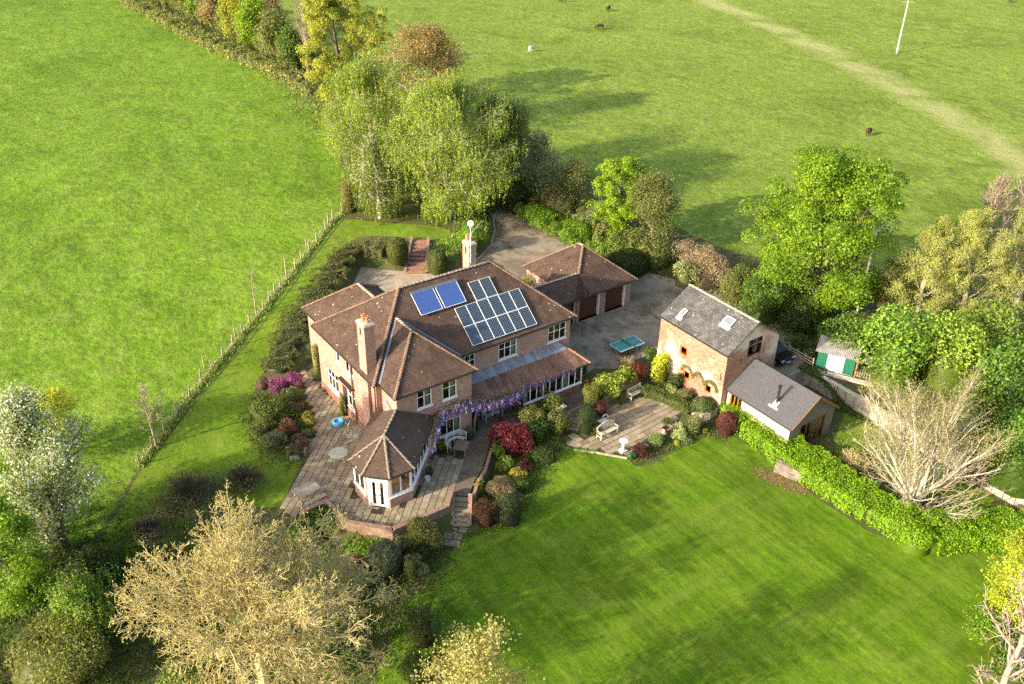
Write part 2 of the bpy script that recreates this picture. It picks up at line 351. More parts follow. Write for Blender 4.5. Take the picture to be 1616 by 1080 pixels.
def build_ground():
    pts = []; edges = []
    def ring(poly, step):
        idx = []
        for a, b in zip(poly, poly[1:]+poly[:1]):
            L = math.hypot(b[0]-a[0], b[1]-a[1]); st = step if L < 200 else 60; k = max(1, int(L/st))
            for i in range(k): pts.append((a[0]+(b[0]-a[0])*i/k, a[1]+(b[1]-a[1])*i/k)); idx.append(len(pts)-1)
        for i, j in zip(idx, idx[1:]+idx[:1]): edges.append((i, j))
    for n_, pl in REGS: ring(pl, 1.2)
    for pl, lev, bl in FLATS:
        ring(pl, 1.0)
    def grid(x0, x1, y0, y1, s, hole=None):
        gx, gy = np.meshgrid(np.arange(x0, x1, s), np.arange(y0, y1, s)); g = np.stack([gx.ravel(), gy.ravel()], 1).astype(float)
        g += rng.uniform(-.2, .2, g.shape)*s
        if hole: g = g[~((g[:, 0] > hole[0]) & (g[:, 0] < hole[1]) & (g[:, 1] > hole[2]) & (g[:, 1] < hole[3]))]
        return g.tolist()
    pts.extend(grid(-45, 70, -45, 70, .8)); pts.extend(grid(-200, 260, -120, 330, 5, (-45, 70, -45, 70)))
    pts.extend(grid(-1600, 1700, -1200, 2000, 80, (-200, 260, -120, 330)))
    vs, _, fs, _, _, _ = delaunay_2d_cdt([Vector(p) for p in pts], edges, [], 0, 1e-4)
    V = np.array([(v.x, v.y) for v in vs]); F = np.array(fs)
    z = hfun(V); V3 = np.column_stack([V, z])
    cen = V[F].mean(1); lab = np.full(len(F), -1)
    for i, (n_, pl) in enumerate(REGS):
        m_ = (lab < 0) & (seg_dist(cen, pl) < 0); lab[m_] = i
    tr = np.exp(-(track_dist(V)/3.0)**2)
    mats = {'lawn': grassmat('lawn_grass', (.080,.165,.005), (.104,.19,.008), (.142,.205,.016), 3.2, (LAWN_ANG, 1.1, .28), .05, rot=.6, macro=.12),
            'side_lawn': grassmat('side_lawn_grass', (.112,.198,.010), (.14,.218,.015), (.178,.232,.032), 3.2, None, .06, rot=.9, macro=.15),
            'west_pasture': grassmat('west_grass', (.118,.22,.012), (.145,.24,.018), (.19,.26,.04), 2.0, None, .24, rot=.4, macro=.03),
            'east_pasture': grassmat('east_grass', (.15,.23,.022), (.178,.248,.032), (.225,.272,.06), 1.9, None, .2, dry=(.34,.34,.13), rot=-.3, macro=.03)}
    mats['patch_of_grass'] = mats['side_lawn']
    x = N('bed_soil'); v = x.pos()
    c = x.mix(x.ramp(x.noise(v, 1.1, 6, .7), [(.4, 0.0), (.62, 1.0)]), (.07, .10, .02), (.13, .105, .055)); x.base(c, .95, .1); x.bump(x.noise(v, 5, 6, .7), .9, .15)
    for i in range(-1, len(REGS)):
        f = F[lab == i]
        if not len(f): continue
        u, inv = np.unique(f, return_inverse=True)
        nm = 'garden_ground' if i < 0 else REGS[i][0]
        o = np_mesh(nm, V3[u], inv.reshape(-1, 3), MATS['bed_soil'] if i < 0 else mats[nm], None, None, 'structure', smooth=True)
        a = o.data.attributes.new('track', 'FLOAT', 'POINT'); a.data.foreach_set('value', tr[u].astype(np.float32))
build_ground()
# far hills of the same pasture are the sheet itself; it runs on past the frame

# ------------------------------------------------------------------ courtyard and drive
def sheet(name, poly, z, th, mat, kind='structure', parent=None):
    mb = MB(); pts = [Vector((p[0], p[1])) for p in poly]
    vs, _, fs, _, _, _ = delaunay_2d_cdt(pts, [(i, (i+1) % len(pts)) for i in range(len(pts))], [], 1, 1e-4)
    n = len(vs); mb.add([(v.x, v.y, z) for v in vs], [tuple(f) for f in fs])
    m_ = len(poly); mb.add([(p[0], p[1], z) for p in poly]+[(p[0], p[1], z-th) for p in poly], [(i, m_+i, m_+(i+1) % m_, (i+1) % m_) for i in range(m_)])
    return mb.build(name, mat, parent, kind)
x = N('tarmac'); v = x.pos()
c = x.mix(x.ramp(x.noise(v, .22, 6, .65, .6), [(.38, 0.0), (.66, 1.0)]), (.17, .135, .095), (.37, .31, .23))
c = x.mix(x.ramp(x.noise(v, .35, 6, .75, .8), [(.5, 0.0), (.64, .75)]), c, (.06, .055, .03)); c = x.mix(x.ramp(x.noise(v, 1.2, 5, .75), [(.6, 0.0), (.7, .5)]), c, (.3, .25, .19))
c = x.mix(1.0, c, x.ramp(x.noise(v, 26, 3, .7), [(.3, .75), (.7, 1.15)]), 'MULTIPLY')
x.base(c, .9, .2); x.bump(x.noise(v, 30, 4), .5, .01)
x = N('concrete_pale'); v = x.pos()
c = x.mix(x.ramp(x.noise(v, .7, 6, .65), [(.35, 0.0), (.65, 1.0)]), (.27, .215, .145), (.42, .345, .24)); x.base(c, .9, .2); x.bump(x.noise(v, 20, 4), .4, .01)
sheet('driveway', COURT, 0.0, .12, MATS['tarmac'])
sheet('rear_court', [(.9,12.1)]+wl((570,422,0),(677,433,0),(728,429,0))+[(19,15),(17.5,10.3),(8,10.3),(7.5,13.6),(1.5,13.6)][:0]+[(18.5,12.5),(14,10.4),(8,10.4)], .005, .01, MATS['concrete_pale'])
kerb = plain('kerb_stone', (.34, .29, .22), .9, .2, 0, .25, 3, .01)
pk = [P(a, b, 0) for a, b in [(735,427),(757,408),(775,388),(781,365),(778,345)]]
mb = MB()
for a, b in zip(pk[:-1], pk[1:]):
    d = (b-a).normalized()*.0; n_ = (b-a).normalized().cross(UPZ)*.09; c_ = (a+b)/2; mb.obox(c_+Vector((0, 0, .03)), (b-a)/2, n_, (0, 0, .09))
tag(mb.build('kerb', kerb, None), 'curved pale kerb edging the grass bank beside the driveway', 'kerb')
# ------------------------------------------------------------------ building materials
brickmat('house_brick', (.35,.215,.17), (.43,.275,.22), (.29,.165,.13), (.42,.33,.25))
brickmat('plinth_brick', (.25,.115,.08), (.30,.15,.105), (.2,.09,.065), (.3,.2,.15))
brickmat('barn_brick', (.30,.12,.065), (.43,.25,.165), (.26,.13,.095), (.46,.37,.28), wpatch=((.62,.52,.42), .5))
tilemat('clay_tile', (.125,.078,.055), (.175,.108,.075), (.055,.039,.03), patch=(.25,.13,.08))
tilemat('clay_tile_smooth', (.12,.08,.06), (.145,.095,.07), (.085,.06,.047), patch=(.24,.13,.085))
tilemat('clay_tile_new', (.25,.14,.10), (.30,.17,.12), (.13,.08,.06), spots=False, streak=.8, patch=(.40,.19,.12))
tilemat('slate', (.10,.098,.094), (.17,.165,.155), (.06,.058,.056), tw=.3, th=.2, patch=(.30,.285,.25))
tilemat('slate_new', (.082,.082,.09), (.087,.087,.095), (.077,.077,.083), .25, spots=False, tw=.3, th=.22, patch=(.10,.095,.095))
x = N('lead_sheet'); uv = x.coord('UV'); mp = x.n('Mapping'); x.l(uv, mp.inputs[0]); mp.inputs['Scale'].default_value = (2.4, .45, 1)
c = x.mix(x.ramp(x.noise(mp.outputs[0], 1.2, 6, .7, 1.0), [(.4, 0.0), (.68, 1.0)]), (.15,.17,.20), (.36,.40,.44)); c = x.mix(x.ramp(x.noise(mp.outputs[0], .8, 4, .6), [(.55, 0.0), (.7, .5)]), c, (.16,.12,.12))
x.base(c, .55, .5, .3); x.bump(x.noise(uv, 3, 3), .3, .02)
WHITE = plain('white_paint', (.80,.80,.79), .4, .4, 0, .03, 3)
DARKT = plain('dark_timber', (.045,.028,.02), .7, .3, 0, .3, 5)
GUT = plain('gutter_black', (.03,.025,.022), .4, .4)
COPPER = plain('downpipe_brown', (.16,.055,.03), .5, .4)
CREAM = plain('bonnet_mortar', (.23,.185,.13), .9, .2, 0, .35, 4)
BONNET = plain('bonnet_tile', (.22,.13,.09), .85, .2, 0, .4, 4)
BONNEW = plain('bonnet_new', (.62,.25,.11), .8, .2, 0, .2, 4)
LICH = plain('lichen_stone', (.42,.37,.27), .95, .1, 0, .3, 3, .01)
POT = plain('terracotta', (.55,.19,.09), .8, .2, 0, .25, 5)
STONE = plain('pale_stone', (.55,.52,.46), .9, .2, 0, .15, 5, .01)
LEAD = MATS['lead_sheet']; BRICK = MATS['house_brick']
x = N('window_glass'); x.base((.02,.03,.03), .03, .5)
tr = x.n('BsdfTransparent'); tr.inputs[0].default_value = (.62,.66,.64,1); gl = x.n('BsdfGlossy'); gl.inputs['Roughness'].default_value = .02
lw = x.n('LayerWeight'); lw.inputs[0].default_value = .25; ms = x.n('MixShader'); x.l(x.math('ADD', x.math('MULTIPLY', lw.outputs['Fresnel'], .8), .06), ms.inputs[0])
x.l(tr.outputs[0], ms.inputs[1]); x.l(gl.outputs[0], ms.inputs[2]); x.l(ms.outputs[0], x.out.inputs['Surface'])
GLASS = MATS['window_glass']
CURT = plain('pale_curtain', (.55,.60,.52), .9, .1, 0, .15, 8); CURT2 = plain('cream_blind', (.62,.52,.38), .9, .1, 0, .1, 8)
ROOM = plain('room_plaster', (.22,.20,.17), .9, .1, 0, .1, 1); ROOMF = plain('room_floor', (.20,.11,.06), .6, .3, 0, .2, 1)
AMBER = plain('amber_wood', (.50,.24,.05), .5, .4, 0, .4, 3)

class Fr:
    """wall frame: s along the wall, t outwards, z up"""
    def __init__(s, O, A, Nn): s.O = Vector(O); s.A = Vector(A).normalized(); s.N = Vector(Nn).normalized()
    def p(s, a, t, z): return s.O+s.A*a+s.N*t+Vector((0, 0, z))
def fbox(mb, fr, s0, s1, t0, t1, z0, z1):
    return mb.obox(fr.p((s0+s1)/2, (t0+t1)/2, (z0+z1)/2), fr.A*((s1-s0)/2), fr.N*((t1-t0)/2), (0, 0, (z1-z0)/2))
def wall(mb, fr, s0, s1, z0, z1, holes=(), depth=.11, flip=False):
    ss = sorted({s0, s1, *[h[0] for h in holes], *[h[1] for h in holes]}); zs = sorted({z0, z1, *[h[2] for h in holes], *[h[3] for h in holes]})
    right = fr.A.cross(Vector((0, 0, 1))).dot(fr.N) > 0
    def q(a, b, c_, d): mb.poly([a, b, c_, d] if right else [d, c_, b, a])
    for a, b in zip(ss[:-1], ss[1:]):
        for c_, d in zip(zs[:-1], zs[1:]):
            if any(h[0] <= a and b <= h[1] and h[2] <= c_ and d <= h[3] for h in holes): continue
            q(fr.p(a, 0, c_), fr.p(b, 0, c_), fr.p(b, 0, d), fr.p(a, 0, d))
    for h in holes:
        a, b, c_, d = h; k = -depth
        q(fr.p(a, 0, d), fr.p(b, 0, d), fr.p(b, k, d), fr.p(a, k, d)); q(fr.p(b, 0, c_), fr.p(a, 0, c_), fr.p(a, k, c_), fr.p(b, k, c_))
        q(fr.p(a, 0, c_), fr.p(a, 0, d), fr.p(a, k, d), fr.p(a, k, c_)); q(fr.p(b, 0, d), fr.p(b, 0, c_), fr.p(b, k, c_), fr.p(b, k, d))
def window(par, fr, s0, s1, z0, z1, nx, tr=None, fw=.07, mw=.045, mat=None, sill=True, curt=None, name='window', t=-.04, glass=None, depth=.05):
    """frame mesh as the part, its panes (and curtain) as sub-parts; tr = height share of a transom"""
    mat = mat or WHITE; glass = glass or GLASS; mb = MB()
    fbox(mb, fr, s0, s0+fw, t-depth, t, z0, z1); fbox(mb, fr, s1-fw, s1, t-depth, t, z0, z1)
    fbox(mb, fr, s0+fw, s1-fw, t-depth, t, z1-fw, z1); fbox(mb, fr, s0+fw, s1-fw, t-depth, t, z0, z0+fw)
    wd = (s1-s0-2*fw-(nx-1)*mw)/nx; zt = z0+(z1-z0)*tr if tr else None; cells = []
    for i in range(nx):
        a = s0+fw+i*(wd+mw)
        if i: fbox(mb, fr, a-mw, a, t-depth, t, z0+fw, z1-fw)
        if zt:
            fbox(mb, fr, a, a+wd, t-depth, t, zt-mw/2, zt+mw/2); cells += [(a, a+wd, z0+fw, zt-mw/2), (a, a+wd, zt+mw/2, z1-fw)]
        else: cells.append((a, a+wd, z0+fw, z1-fw))
    if sill: fbox(mb, fr, s0-.06, s1+.06, t, .07, z0-.07, z0)
    wo = mb.build(name, mat, par)
    for a, b, c_, d in cells:
        g = MB(); g.poly([fr.p(a, t-.03, c_), fr.p(b, t-.03, c_), fr.p(b, t-.03, d), fr.p(a, t-.03, d)]); g.build('pane', glass, wo)
    if curt:
        for (a, b, m_) in curt:
            g = MB(); k = max(3, int((b-a)*(s1-s0)/.07))
            xs = [s0+(s1-s0)*(a+(b-a)*i/k) for i in range(k+1)]
            g.add([fr.p(xx, t-.22+(.03 if i % 2 else 0), zz) for zz in (z0, z1) for i, xx in enumerate(xs)], [(i, i+1, k+2+i, k+1+i) for i in range(k)])
            g.build('curtain', m_, wo)
    return wo
def slab(mb, pts, th=.09):
    """roof slope: polygon and its underside"""
    v = [Vector(p) for p in pts]; n = (v[1]-v[0]).cross(v[2]-v[0]).normalized()
    if n.z < 0: v = v[::-1]; n = -n
    k = len(v); w_ = [p-n*th for p in v]
    return mb.add(v+w_, [tuple(range(k)), tuple(range(2*k-1, k-1, -1))]+[(i, k+i, k+(i+1) % k, (i+1) % k) for i in range(k)])
def hips(par, lines, tile=None, mort=None, pitch=.21, wd=.12, name='hip_tiles', up=.03):
    A = MB(); B = MB()
    for p0, p1 in lines:
        p0 = Vector(p0); p1 = Vector(p1)
        if p1.z < p0.z: p0, p1 = p1, p0
        L = (p1-p0).length; k = max(1, int(L/pitch)); d = (p1-p0)/L; s = d.cross(UPZ).normalized(); u = s.cross(d).normalized()
        for i in range(k):
            a = p0+d*(L*i/k); r0 = wd*random.uniform(.9, 1.1); le = L/k
            vs = []
            for q, h in ((0, .045+random.uniform(-.008, .012)), (le*1.02, .0)):
                for an in (-75, -38, 0, 38, 75):
                    vs.append(a+d*q+s*(math.sin(math.radians(an))*r0)+u*(math.cos(math.radians(an))*r0*.75+h+up-.05))
            A.add(vs, [(j, j+1, j+6, j+5) for j in range(4)]+[(4, 3, 2, 1, 0)])
            c_ = a+d*(-.012)+u*(up+.035); B.obox(c_, s*(r0*.9), d*.026, u*.045)
    o = A.build(name, tile or BONNET, par, 'stuff'); B.build(name.replace('tiles', 'mortar'), mort or CREAM, par, 'stuff'); return o
def pipe(par, pts, r=.04, mat=None, name='downpipe'): return MB().path(pts, r, 7).build(name, mat or COPPER, par)

# ------------------------------------------------------------------ the brick house
E0 = 5.23; K = .786
house = thing('brick_house', 'large two-storey brick house with hipped brown tile roofs and solar panels', 'house', (9, 3, -.5))
fW = Fr((.3, .3, 0), (0, 1, 0), (-1, 0, 0))          # west front: s = Y-.3
fS = Fr((.3, .3, 0), (1, 0, 0), (0, -1, 0))          # long south front
fWing = Fr((.74, -1.88, 0), (1, 0, 0), (0, -1, 0))
wa = (5.85, 6.45, 3.65, 4.7); wb = (3.65, 4.92, 3.6, 4.62); wc = (6.45, 8.25, .45, 2.2); wdd = (3.6, 4.85, .55, 2.25); we = (2.42, 2.72, 3.5, 4.75)
mb = MB()
wall(mb, fW, 0, 9.63, -.6, E0-.05, [wa, wb, wc, wdd, we])
w1 = (7.45, 8.4, 3.4, 4.85); w2 = (10.55, 12.27, 3.42, 4.85); w3 = (15.32, 17.12, 3.38, 4.85); dv = (7.6, 9.6, -.45, 1.75)
wall(mb, fS, 6.65, 17.52, -.6, E0-.05, [w1, w2, w3, dv]); wall(mb, fS, 0, .44, -.6, E0-.05)
g1 = (1.63, 2.83, 3.4, 4.92); g2 = (3.73, 4.93, 3.36, 4.92); g3 = (3.42, 5.24, .2, 1.5)
wall(mb, fWing, 0, 6.21, -.6, E0-.05, [g1, g2, g3])
wall(mb, Fr((.74, -1.88, 0), (0, 1, 0), (-1, 0, 0)), 0, 2.18, -.6, E0-.05); wall(mb, Fr((6.95, -1.88, 0), (0, 1, 0), (1, 0, 0)), 0, 2.18, -.6, E0-.05)
wall(mb, Fr((17.82, .3, 0), (0, 1, 0), (1, 0, 0)), 0, 9.63, -.6, E0-.05); wall(mb, Fr((.3, 9.93, 0), (1, 0, 0), (0, 1, 0)), 0, 17.52, -.6, E0-.05)
wall(mb, Fr((1.05, 9.93, 0), (0, 1, 0), (-1, 0, 0)), 0, 3.37, -.6, 4.9, [(.3, 1.0, 3.8, 4.6)]); wall(mb, Fr((7.35, 9.93, 0), (0, 1, 0), (1, 0, 0)), 0, 3.37, -.6, 4.9); wall(mb, Fr((1.05, 13.3, 0), (1, 0, 0), (0, 1, 0)), 0, 6.3, -.6, 4.9)
mb.build('wall', BRICK, house)
mb = MB(); fbox(mb, fW, -.02, 9.65, 0, .05, -.6, .12); fbox(mb, fWing, -.02, 6.23, 0, .05, -.6, .1); mb.build('plinth', MATS['plinth_brick'], house)
mb = MB(); mb.box(.45, 17.7, .45, 9.8, 2.55, 2.75); mb.box(.9, 6.8, -1.7, .44, 2.55, 2.75); mb.box(.45, 17.7, .45, 9.8, -.5, -.35); mb.box(.9, 6.8, -1.7, .44, -.5, -.35); mb.build('floor', ROOMF, house)
mb = MB(); mb.box(.45, 17.7, 3.4, 3.5, -.35, 5.1); mb.box(4.3, 4.4, .5, 3.4, -.35, 5.1); mb.box(9.3, 9.4, .45, 3.4, -.35, 5.1); mb.box(14, 14.1, .45, 3.4, -.35, 5.1); mb.build('inner_wall', ROOM, house)
window(house, fW, *wa[:2], *wa[2:], 1, sill=True, curt=[(.0, .5, CURT)]); window(house, fW, *wb[:2], *wb[2:], 2, curt=[(.6, 1, CURT2)])
window(house, fW, *wc[:2], *wc[2:], 3, .66); window(house, fW, *wdd[:2], *wdd[2:], 2, .66, curt=[(0, .2, CURT)]); window(house, fW, *we[:2], *we[2:], 1, .6)
window(house, fS, *w1[:2], *w1[2:], 2, .62); window(house, fS, *w2[:2], *w2[2:], 3, .62, curt=[(.78, 1, CURT)]); window(house, fS, *w3[:2], *w3[2:], 3, .6, curt=[(.0, .12, CURT)])
window(house, fWing, *g1[:2], *g1[2:], 2, .62, curt=[(.5, 1, CURT)]); window(house, fWing, *g2[:2], *g2[2:], 2, .62, curt=[(.6, 1, CURT2)]); window(house, fWing, *g3[:2], *g3[2:], 3, curt=[(.78, 1, CURT2)])
window(house, Fr((1.05, 9.93, 0), (0, 1, 0), (-1, 0, 0)), .3, 1.0, 3.8, 4.6, 1)
window(house, fS, *dv[:2], *dv[2:], 3, None, name='garden_door', sill=False)
mb = MB(); fbox(mb, fW, 3.5, 5.7, 0, .35, 2.65, 2.72); fbox(mb, fW, 4.95, 5.6, 0, .04, -.4, 2.0); mb.build('door_hood', DARKT, house)
def hz_(x, y): return E0+K*y
M0 = (5.06, 5.11, 9.25); M1 = (13.25, 5.11, 9.25); R2 = Vector((0, 0, 0))
mb = MB()
slab(mb, [(0, 0, E0), (.44, 0, E0), (3.85, 3.41, 7.91), (7.25, 0, E0), (18.12, 0, E0), M1, M0])
slab(mb, [(18.12, 0, E0), (18.12, 10.23, E0), M1]); slab(mb, [(18.12, 10.23, E0), (0, 10.23, E0), M0, M1]); slab(mb, [(0, 10.23, E0), (0, 0, E0), M0])
mb.build('main_roof', MATS['clay_tile'], house)
mb = MB()
slab(mb, [(.44, -2.18, E0), (3.85, 1.22, 7.91), (3.85, 3.41, 7.91), (.44, 0, E0)]); slab(mb, [(7.25, -2.18, E0), (7.25, 0, E0), (3.85, 3.41, 7.91), (3.85, 1.22, 7.91)]); slab(mb, [(.44, -2.18, E0), (7.25, -2.18, E0), (3.85, 1.22, 7.91)])
mb.build('wing_roof', MATS['clay_tile'], house)
mb = MB(); EZ = 4.95
slab(mb, [(.75, 13.6, EZ), (.75, 7.2, EZ), (4.2, 7.2, 7.66), (4.2, 10.15, 7.66)]); slab(mb, [(7.65, 13.6, EZ), (7.65, 7.2, EZ), (4.2, 7.2, 7.66), (4.2, 10.15, 7.66)]); slab(mb, [(.75, 13.6, EZ), (7.65, 13.6, EZ), (4.2, 10.15, 7.66)])
mb.build('rear_roof', MATS['clay_tile'], house)
hips(house, [(M0, (0, 0, E0)), (M0, (0, 10.23, E0)), (M1, (18.12, 0, E0)), (M1, (18.12, 10.23, E0)), ((3.85, 1.22, 7.91), (.44, -2.18, E0)), ((3.85, 1.22, 7.91), (7.25, -2.18, E0)), ((4.2, 10.15, 7.66), (.75, 13.6, EZ)), ((4.2, 10.15, 7.66), (7.65, 13.6, EZ))])
hips(house, [(M0, M1), ((3.85, 1.22, 7.91), (3.85, 3.3, 7.91)), ((4.2, 7.2, 7.66), (4.2, 10.15, 7.66))], LICH, CREAM, .33, .12, 'ridge_tiles')
mb = MB()
for a, b in [((3.85, 3.41, 7.93), (.44, 0, 5.25)), ((3.85, 3.41, 7.93), (7.25, 0, 5.25))]:
    a = Vector(a); b = Vector(b); mb.obox((a+b)/2+Vector((0, 0, .03)), (b-a)/2, (a-b).cross(UPZ).normalized()*.07, (0, 0, .012))
mb.build('valley_flashing', LEAD, house)
mb = MB()
for a, b in [((0, 0), (0, 10.23)), ((7.25, 0), (18.12, 0)), ((18.12, 0), (18.12, 10.23)), ((18.12, 10.23), (0, 10.23)), ((.44, -2.18), (7.25, -2.18)), ((.44, -2.18), (.44, 0)), ((7.25, -2.18), (7.25, 0))]:
    mb.tube((a[0], a[1], E0-.10), (b[0], b[1], E0-.10), .06, .06, 6)
mb.tube((.75, 10.2, EZ-.1), (.75, 13.6, EZ-.1), .06, .06, 6); mb.build('gutter', GUT, house)
mb = MB()  # soffits
for x0, x1, y0, y1 in [(.02, .3, .02, 10.2), (7.3, 18.1, .02, .3), (17.82, 18.1, .3, 10.2), (.46, 7.23, -2.16, -1.88), (.46, .74, -1.88, .02), (6.95, 7.23, -1.88, .02)]: mb.box(x0, x1, y0, y1, E0-.13, E0-.09)
mb.build('soffit', DARKT, house)
pipe(house, [(.1, .15+3.85, 5.1), (.2, 4.0, 4.8), (.2, 4.0, 1.3), (.2, 3.7, .9), (.2, 3.7, -.3)], .06)
pipe(house, [(.25, 1.1, 5.05), (.25, 1.1, .8)], .045); pipe(house, [(.25, .42, 5.05), (.25, .42, .6)], .045); pipe(house, [(7.02, .2, 5.0), (7.02, .2, 3.0)], .045)
# chimneys: brick stack, corbel band, stone cap and pots
def chimney(par, x0, x1, y0, y1, z0, z1, pots, slot=True):
    mb = MB(); mb.box(x0, x1, y0, y1, z0, z1-.12); mb.box(x0-.03, x1+.03, y0-.03, y1+.03, z1-1.05, z1-.98)
    mb.box(x0-.035, x1+.035, y0-.035, y1+.035, z1-.32, z1-.12); c_ = mb.build('chimney', BRICK, par)
    MB().add([(x0-.06, y0-.06, z1-.12), (x1+.06, y0-.06, z1-.12), (x1+.06, y1+.06, z1-.12), (x0-.06, y1+.06, z1-.12), (x0+.05, y0+.05, z1+.03), (x1-.05, y0+.05, z1+.03), (x1-.05, y1-.05, z1+.03), (x0+.05, y1-.05, z1+.03)],
             [(0, 1, 5, 4), (1, 2, 6, 5), (2, 3, 7, 6), (3, 0, 4, 7), (4, 5, 6, 7), (3, 2, 1, 0)]).build('chimney_cap', LICH, c_)
    MB().box(x0-.045, x0-.03, (y0+y1)/2-.05, (y0+y1)/2+.05, z1-.95, z1-.4).build('vent_slot', GUT, c_)
    for (x_, y_) in pots: MB().lathe((x_, y_, z1), [(.13, 0), (.15, .1), (.12, .15), (.12, .38), (.15, .42), (.15, .5), (.11, .5), (.1, .2)], 12).build('chimney_pot', POT, c_, smooth=True)
    MB().box(x0-.05, x1+.08, y0-.08, y1+.08, z0+.02, z0+.04).build('flashing', LEAD, c_)
chimney(house, .2, 1.0, 1.3, 2.4, 4.6, 9.42, [(.55, 2.05), (.62, 1.6)])
chimney(house, 11.38, 12.02, 5.18, 6.12, 7.9, 11.2, [(11.7, 5.95), (11.75, 5.55)])
MB().box(.18, .3, 1.3, 2.4, -.6, 5.2).build('chimney_breast', BRICK, house)
# aerial mast
mast = thing('satellite_dish', 'white satellite dish on a thin mast above the rear chimney', 'dish', (11.45, 5.1, 10.0))
MB().tube((11.45, 5.1, 9.6), (11.45, 5.1, 12.9), .025, .025, 6).build('mast', WHITE, mast)
MB().tube((11.45, 5.12, 12.0), (12.9, 5.7, 12.6), .02, .012, 5).build('arm', STONE, mast)
d_ = Vector((-.6, -.75, .2)).normalized(); c_ = Vector((11.45, 5.1, 12.95)); mb = MB(); a_ = d_.orthogonal().normalized(); b_ = d_.cross(a_)
rings = [[c_+(a_*math.cos(t)+b_*math.sin(t))*r+d_*(r*r*.45) for t in [i*math.pi/8 for i in range(16)]] for r in (.02, .11, .19, .24)]
mb.add([v for r in rings for v in r], [(k*16+i, k*16+(i+1) % 16, (k+1)*16+(i+1) % 16, (k+1)*16+i) for k in range(3) for i in range(16)]+[tuple(range(16))]); mb.build('dish', WHITE, mast, smooth=True)
MB().tube(c_, c_+d_*.3, .015, .03, 6).build('receiver', GUT, mast)
# solar
x = N('solar_cell'); uv = x.coord('UV'); b = x.n('TexBrick'); x.l(uv, b.inputs['Vector']); b.offset = 0; b.inputs['Scale'].default_value = 1
b.inputs['Brick Width'].default_value = .158; b.inputs['Row Height'].default_value = .158; b.inputs['Mortar Size'].default_value = .012; b.inputs['Color1'].default_value = (.010,.022,.045,1); b.inputs['Color2'].default_value = (.016,.032,.055,1); b.inputs['Mortar'].default_value = (.16,.20,.24,1)
x.base(b.outputs['Color'], .12, .6)
x = N('tube_glass'); uv = x.coord('UV'); wv = x.n('TexWave', wave_type='BANDS', bands_direction='X'); x.l(uv, wv.inputs[0]); wv.inputs['Scale'].default_value = 4.2
c = x.mix(x.ramp(wv.outputs['Fac'], [(.3, 0.0), (.7, 1.0)]), (.02,.05,.20), (.07,.14,.40)); x.base(c, .18, .7); x.bump(wv.outputs['Fac'], .6, .02)
def roofp(x_, z_, up=.0):   # point on the long south slope
    y_ = (z_-E0)/K; n = Vector((0, -K, 1)).normalized(); return Vector((x_, y_, z_))+n*up
sp = thing('solar_array', 'array of fourteen dark gridded solar panels on the south roof slope', 'solar panels', roofp(11.4, 6.5))
sl = Vector((0, 1, K)).normalized(); nr = Vector((0, -K, 1)).normalized()
def panel(par, x0, s0, wx, ls, mat, name='panel', hgt=.1, fr_=.026):
    base = Vector((x0, 0, E0))+sl*s0+nr*(hgt+.04)
    mb = MB(); c_ = base+Vector((wx/2, 0, 0))+sl*(ls/2)
    for dx, dl, hx, hl in ((0, -ls/2+fr_/2, wx/2, fr_/2), (0, ls/2-fr_/2, wx/2, fr_/2), (-wx/2+fr_/2, 0, fr_/2, ls/2-fr_), (wx/2-fr_/2, 0, fr_/2, ls/2-fr_)):
        mb.obox(c_+Vector((dx, 0, 0))+sl*dl, (hx, 0, 0), sl*hl, nr*.022)
    p_ = mb.build(name, WHITE, par)
    MB().obox(c_-nr*.006, (wx/2-fr_, 0, 0), sl*(ls/2-fr_), nr*.012).build('cells', mat, p_)
s_low = .30*1.27; pw = .995; pl_ = 1.63
for r_ in range(2):
    for i in range(6): panel(sp, 8.45+i*pw, s_low+r_*pl_, pw-.012, pl_-.012, MATS['solar_cell'])
for i in (2, 3): panel(sp, 8.5+i*pw, s_low+2*pl_+.02, pw-.012, pl_-.012, MATS['solar_cell'])
for k, x0 in enumerate((5.68, 7.75)):
    st = thing('solar_collector', ('blue solar water collector nearest the roof hip, left of its twin' if k == 0 else 'blue solar water collector between its twin and the dark panels'), 'solar collector', roofp(x0+.9, 8.1), group='blue tube collectors on the roof')
    s0 = (7.62-E0)/K*1.272
    panel(st, x0, s0, 1.9, 1.85, MATS['tube_glass'], 'frame', .14, .03)
    base = Vector((x0+.95, 0, E0))+sl*(s0+1.93)+nr*.2
    MB().tube(base-Vector((1.0, 0, 0)), base+Vector((1.0, 0, 0)), .09, .09, 8).build('manifold', plain('grey_metal', (.22,.24,.26), .4, .5, .6), st)
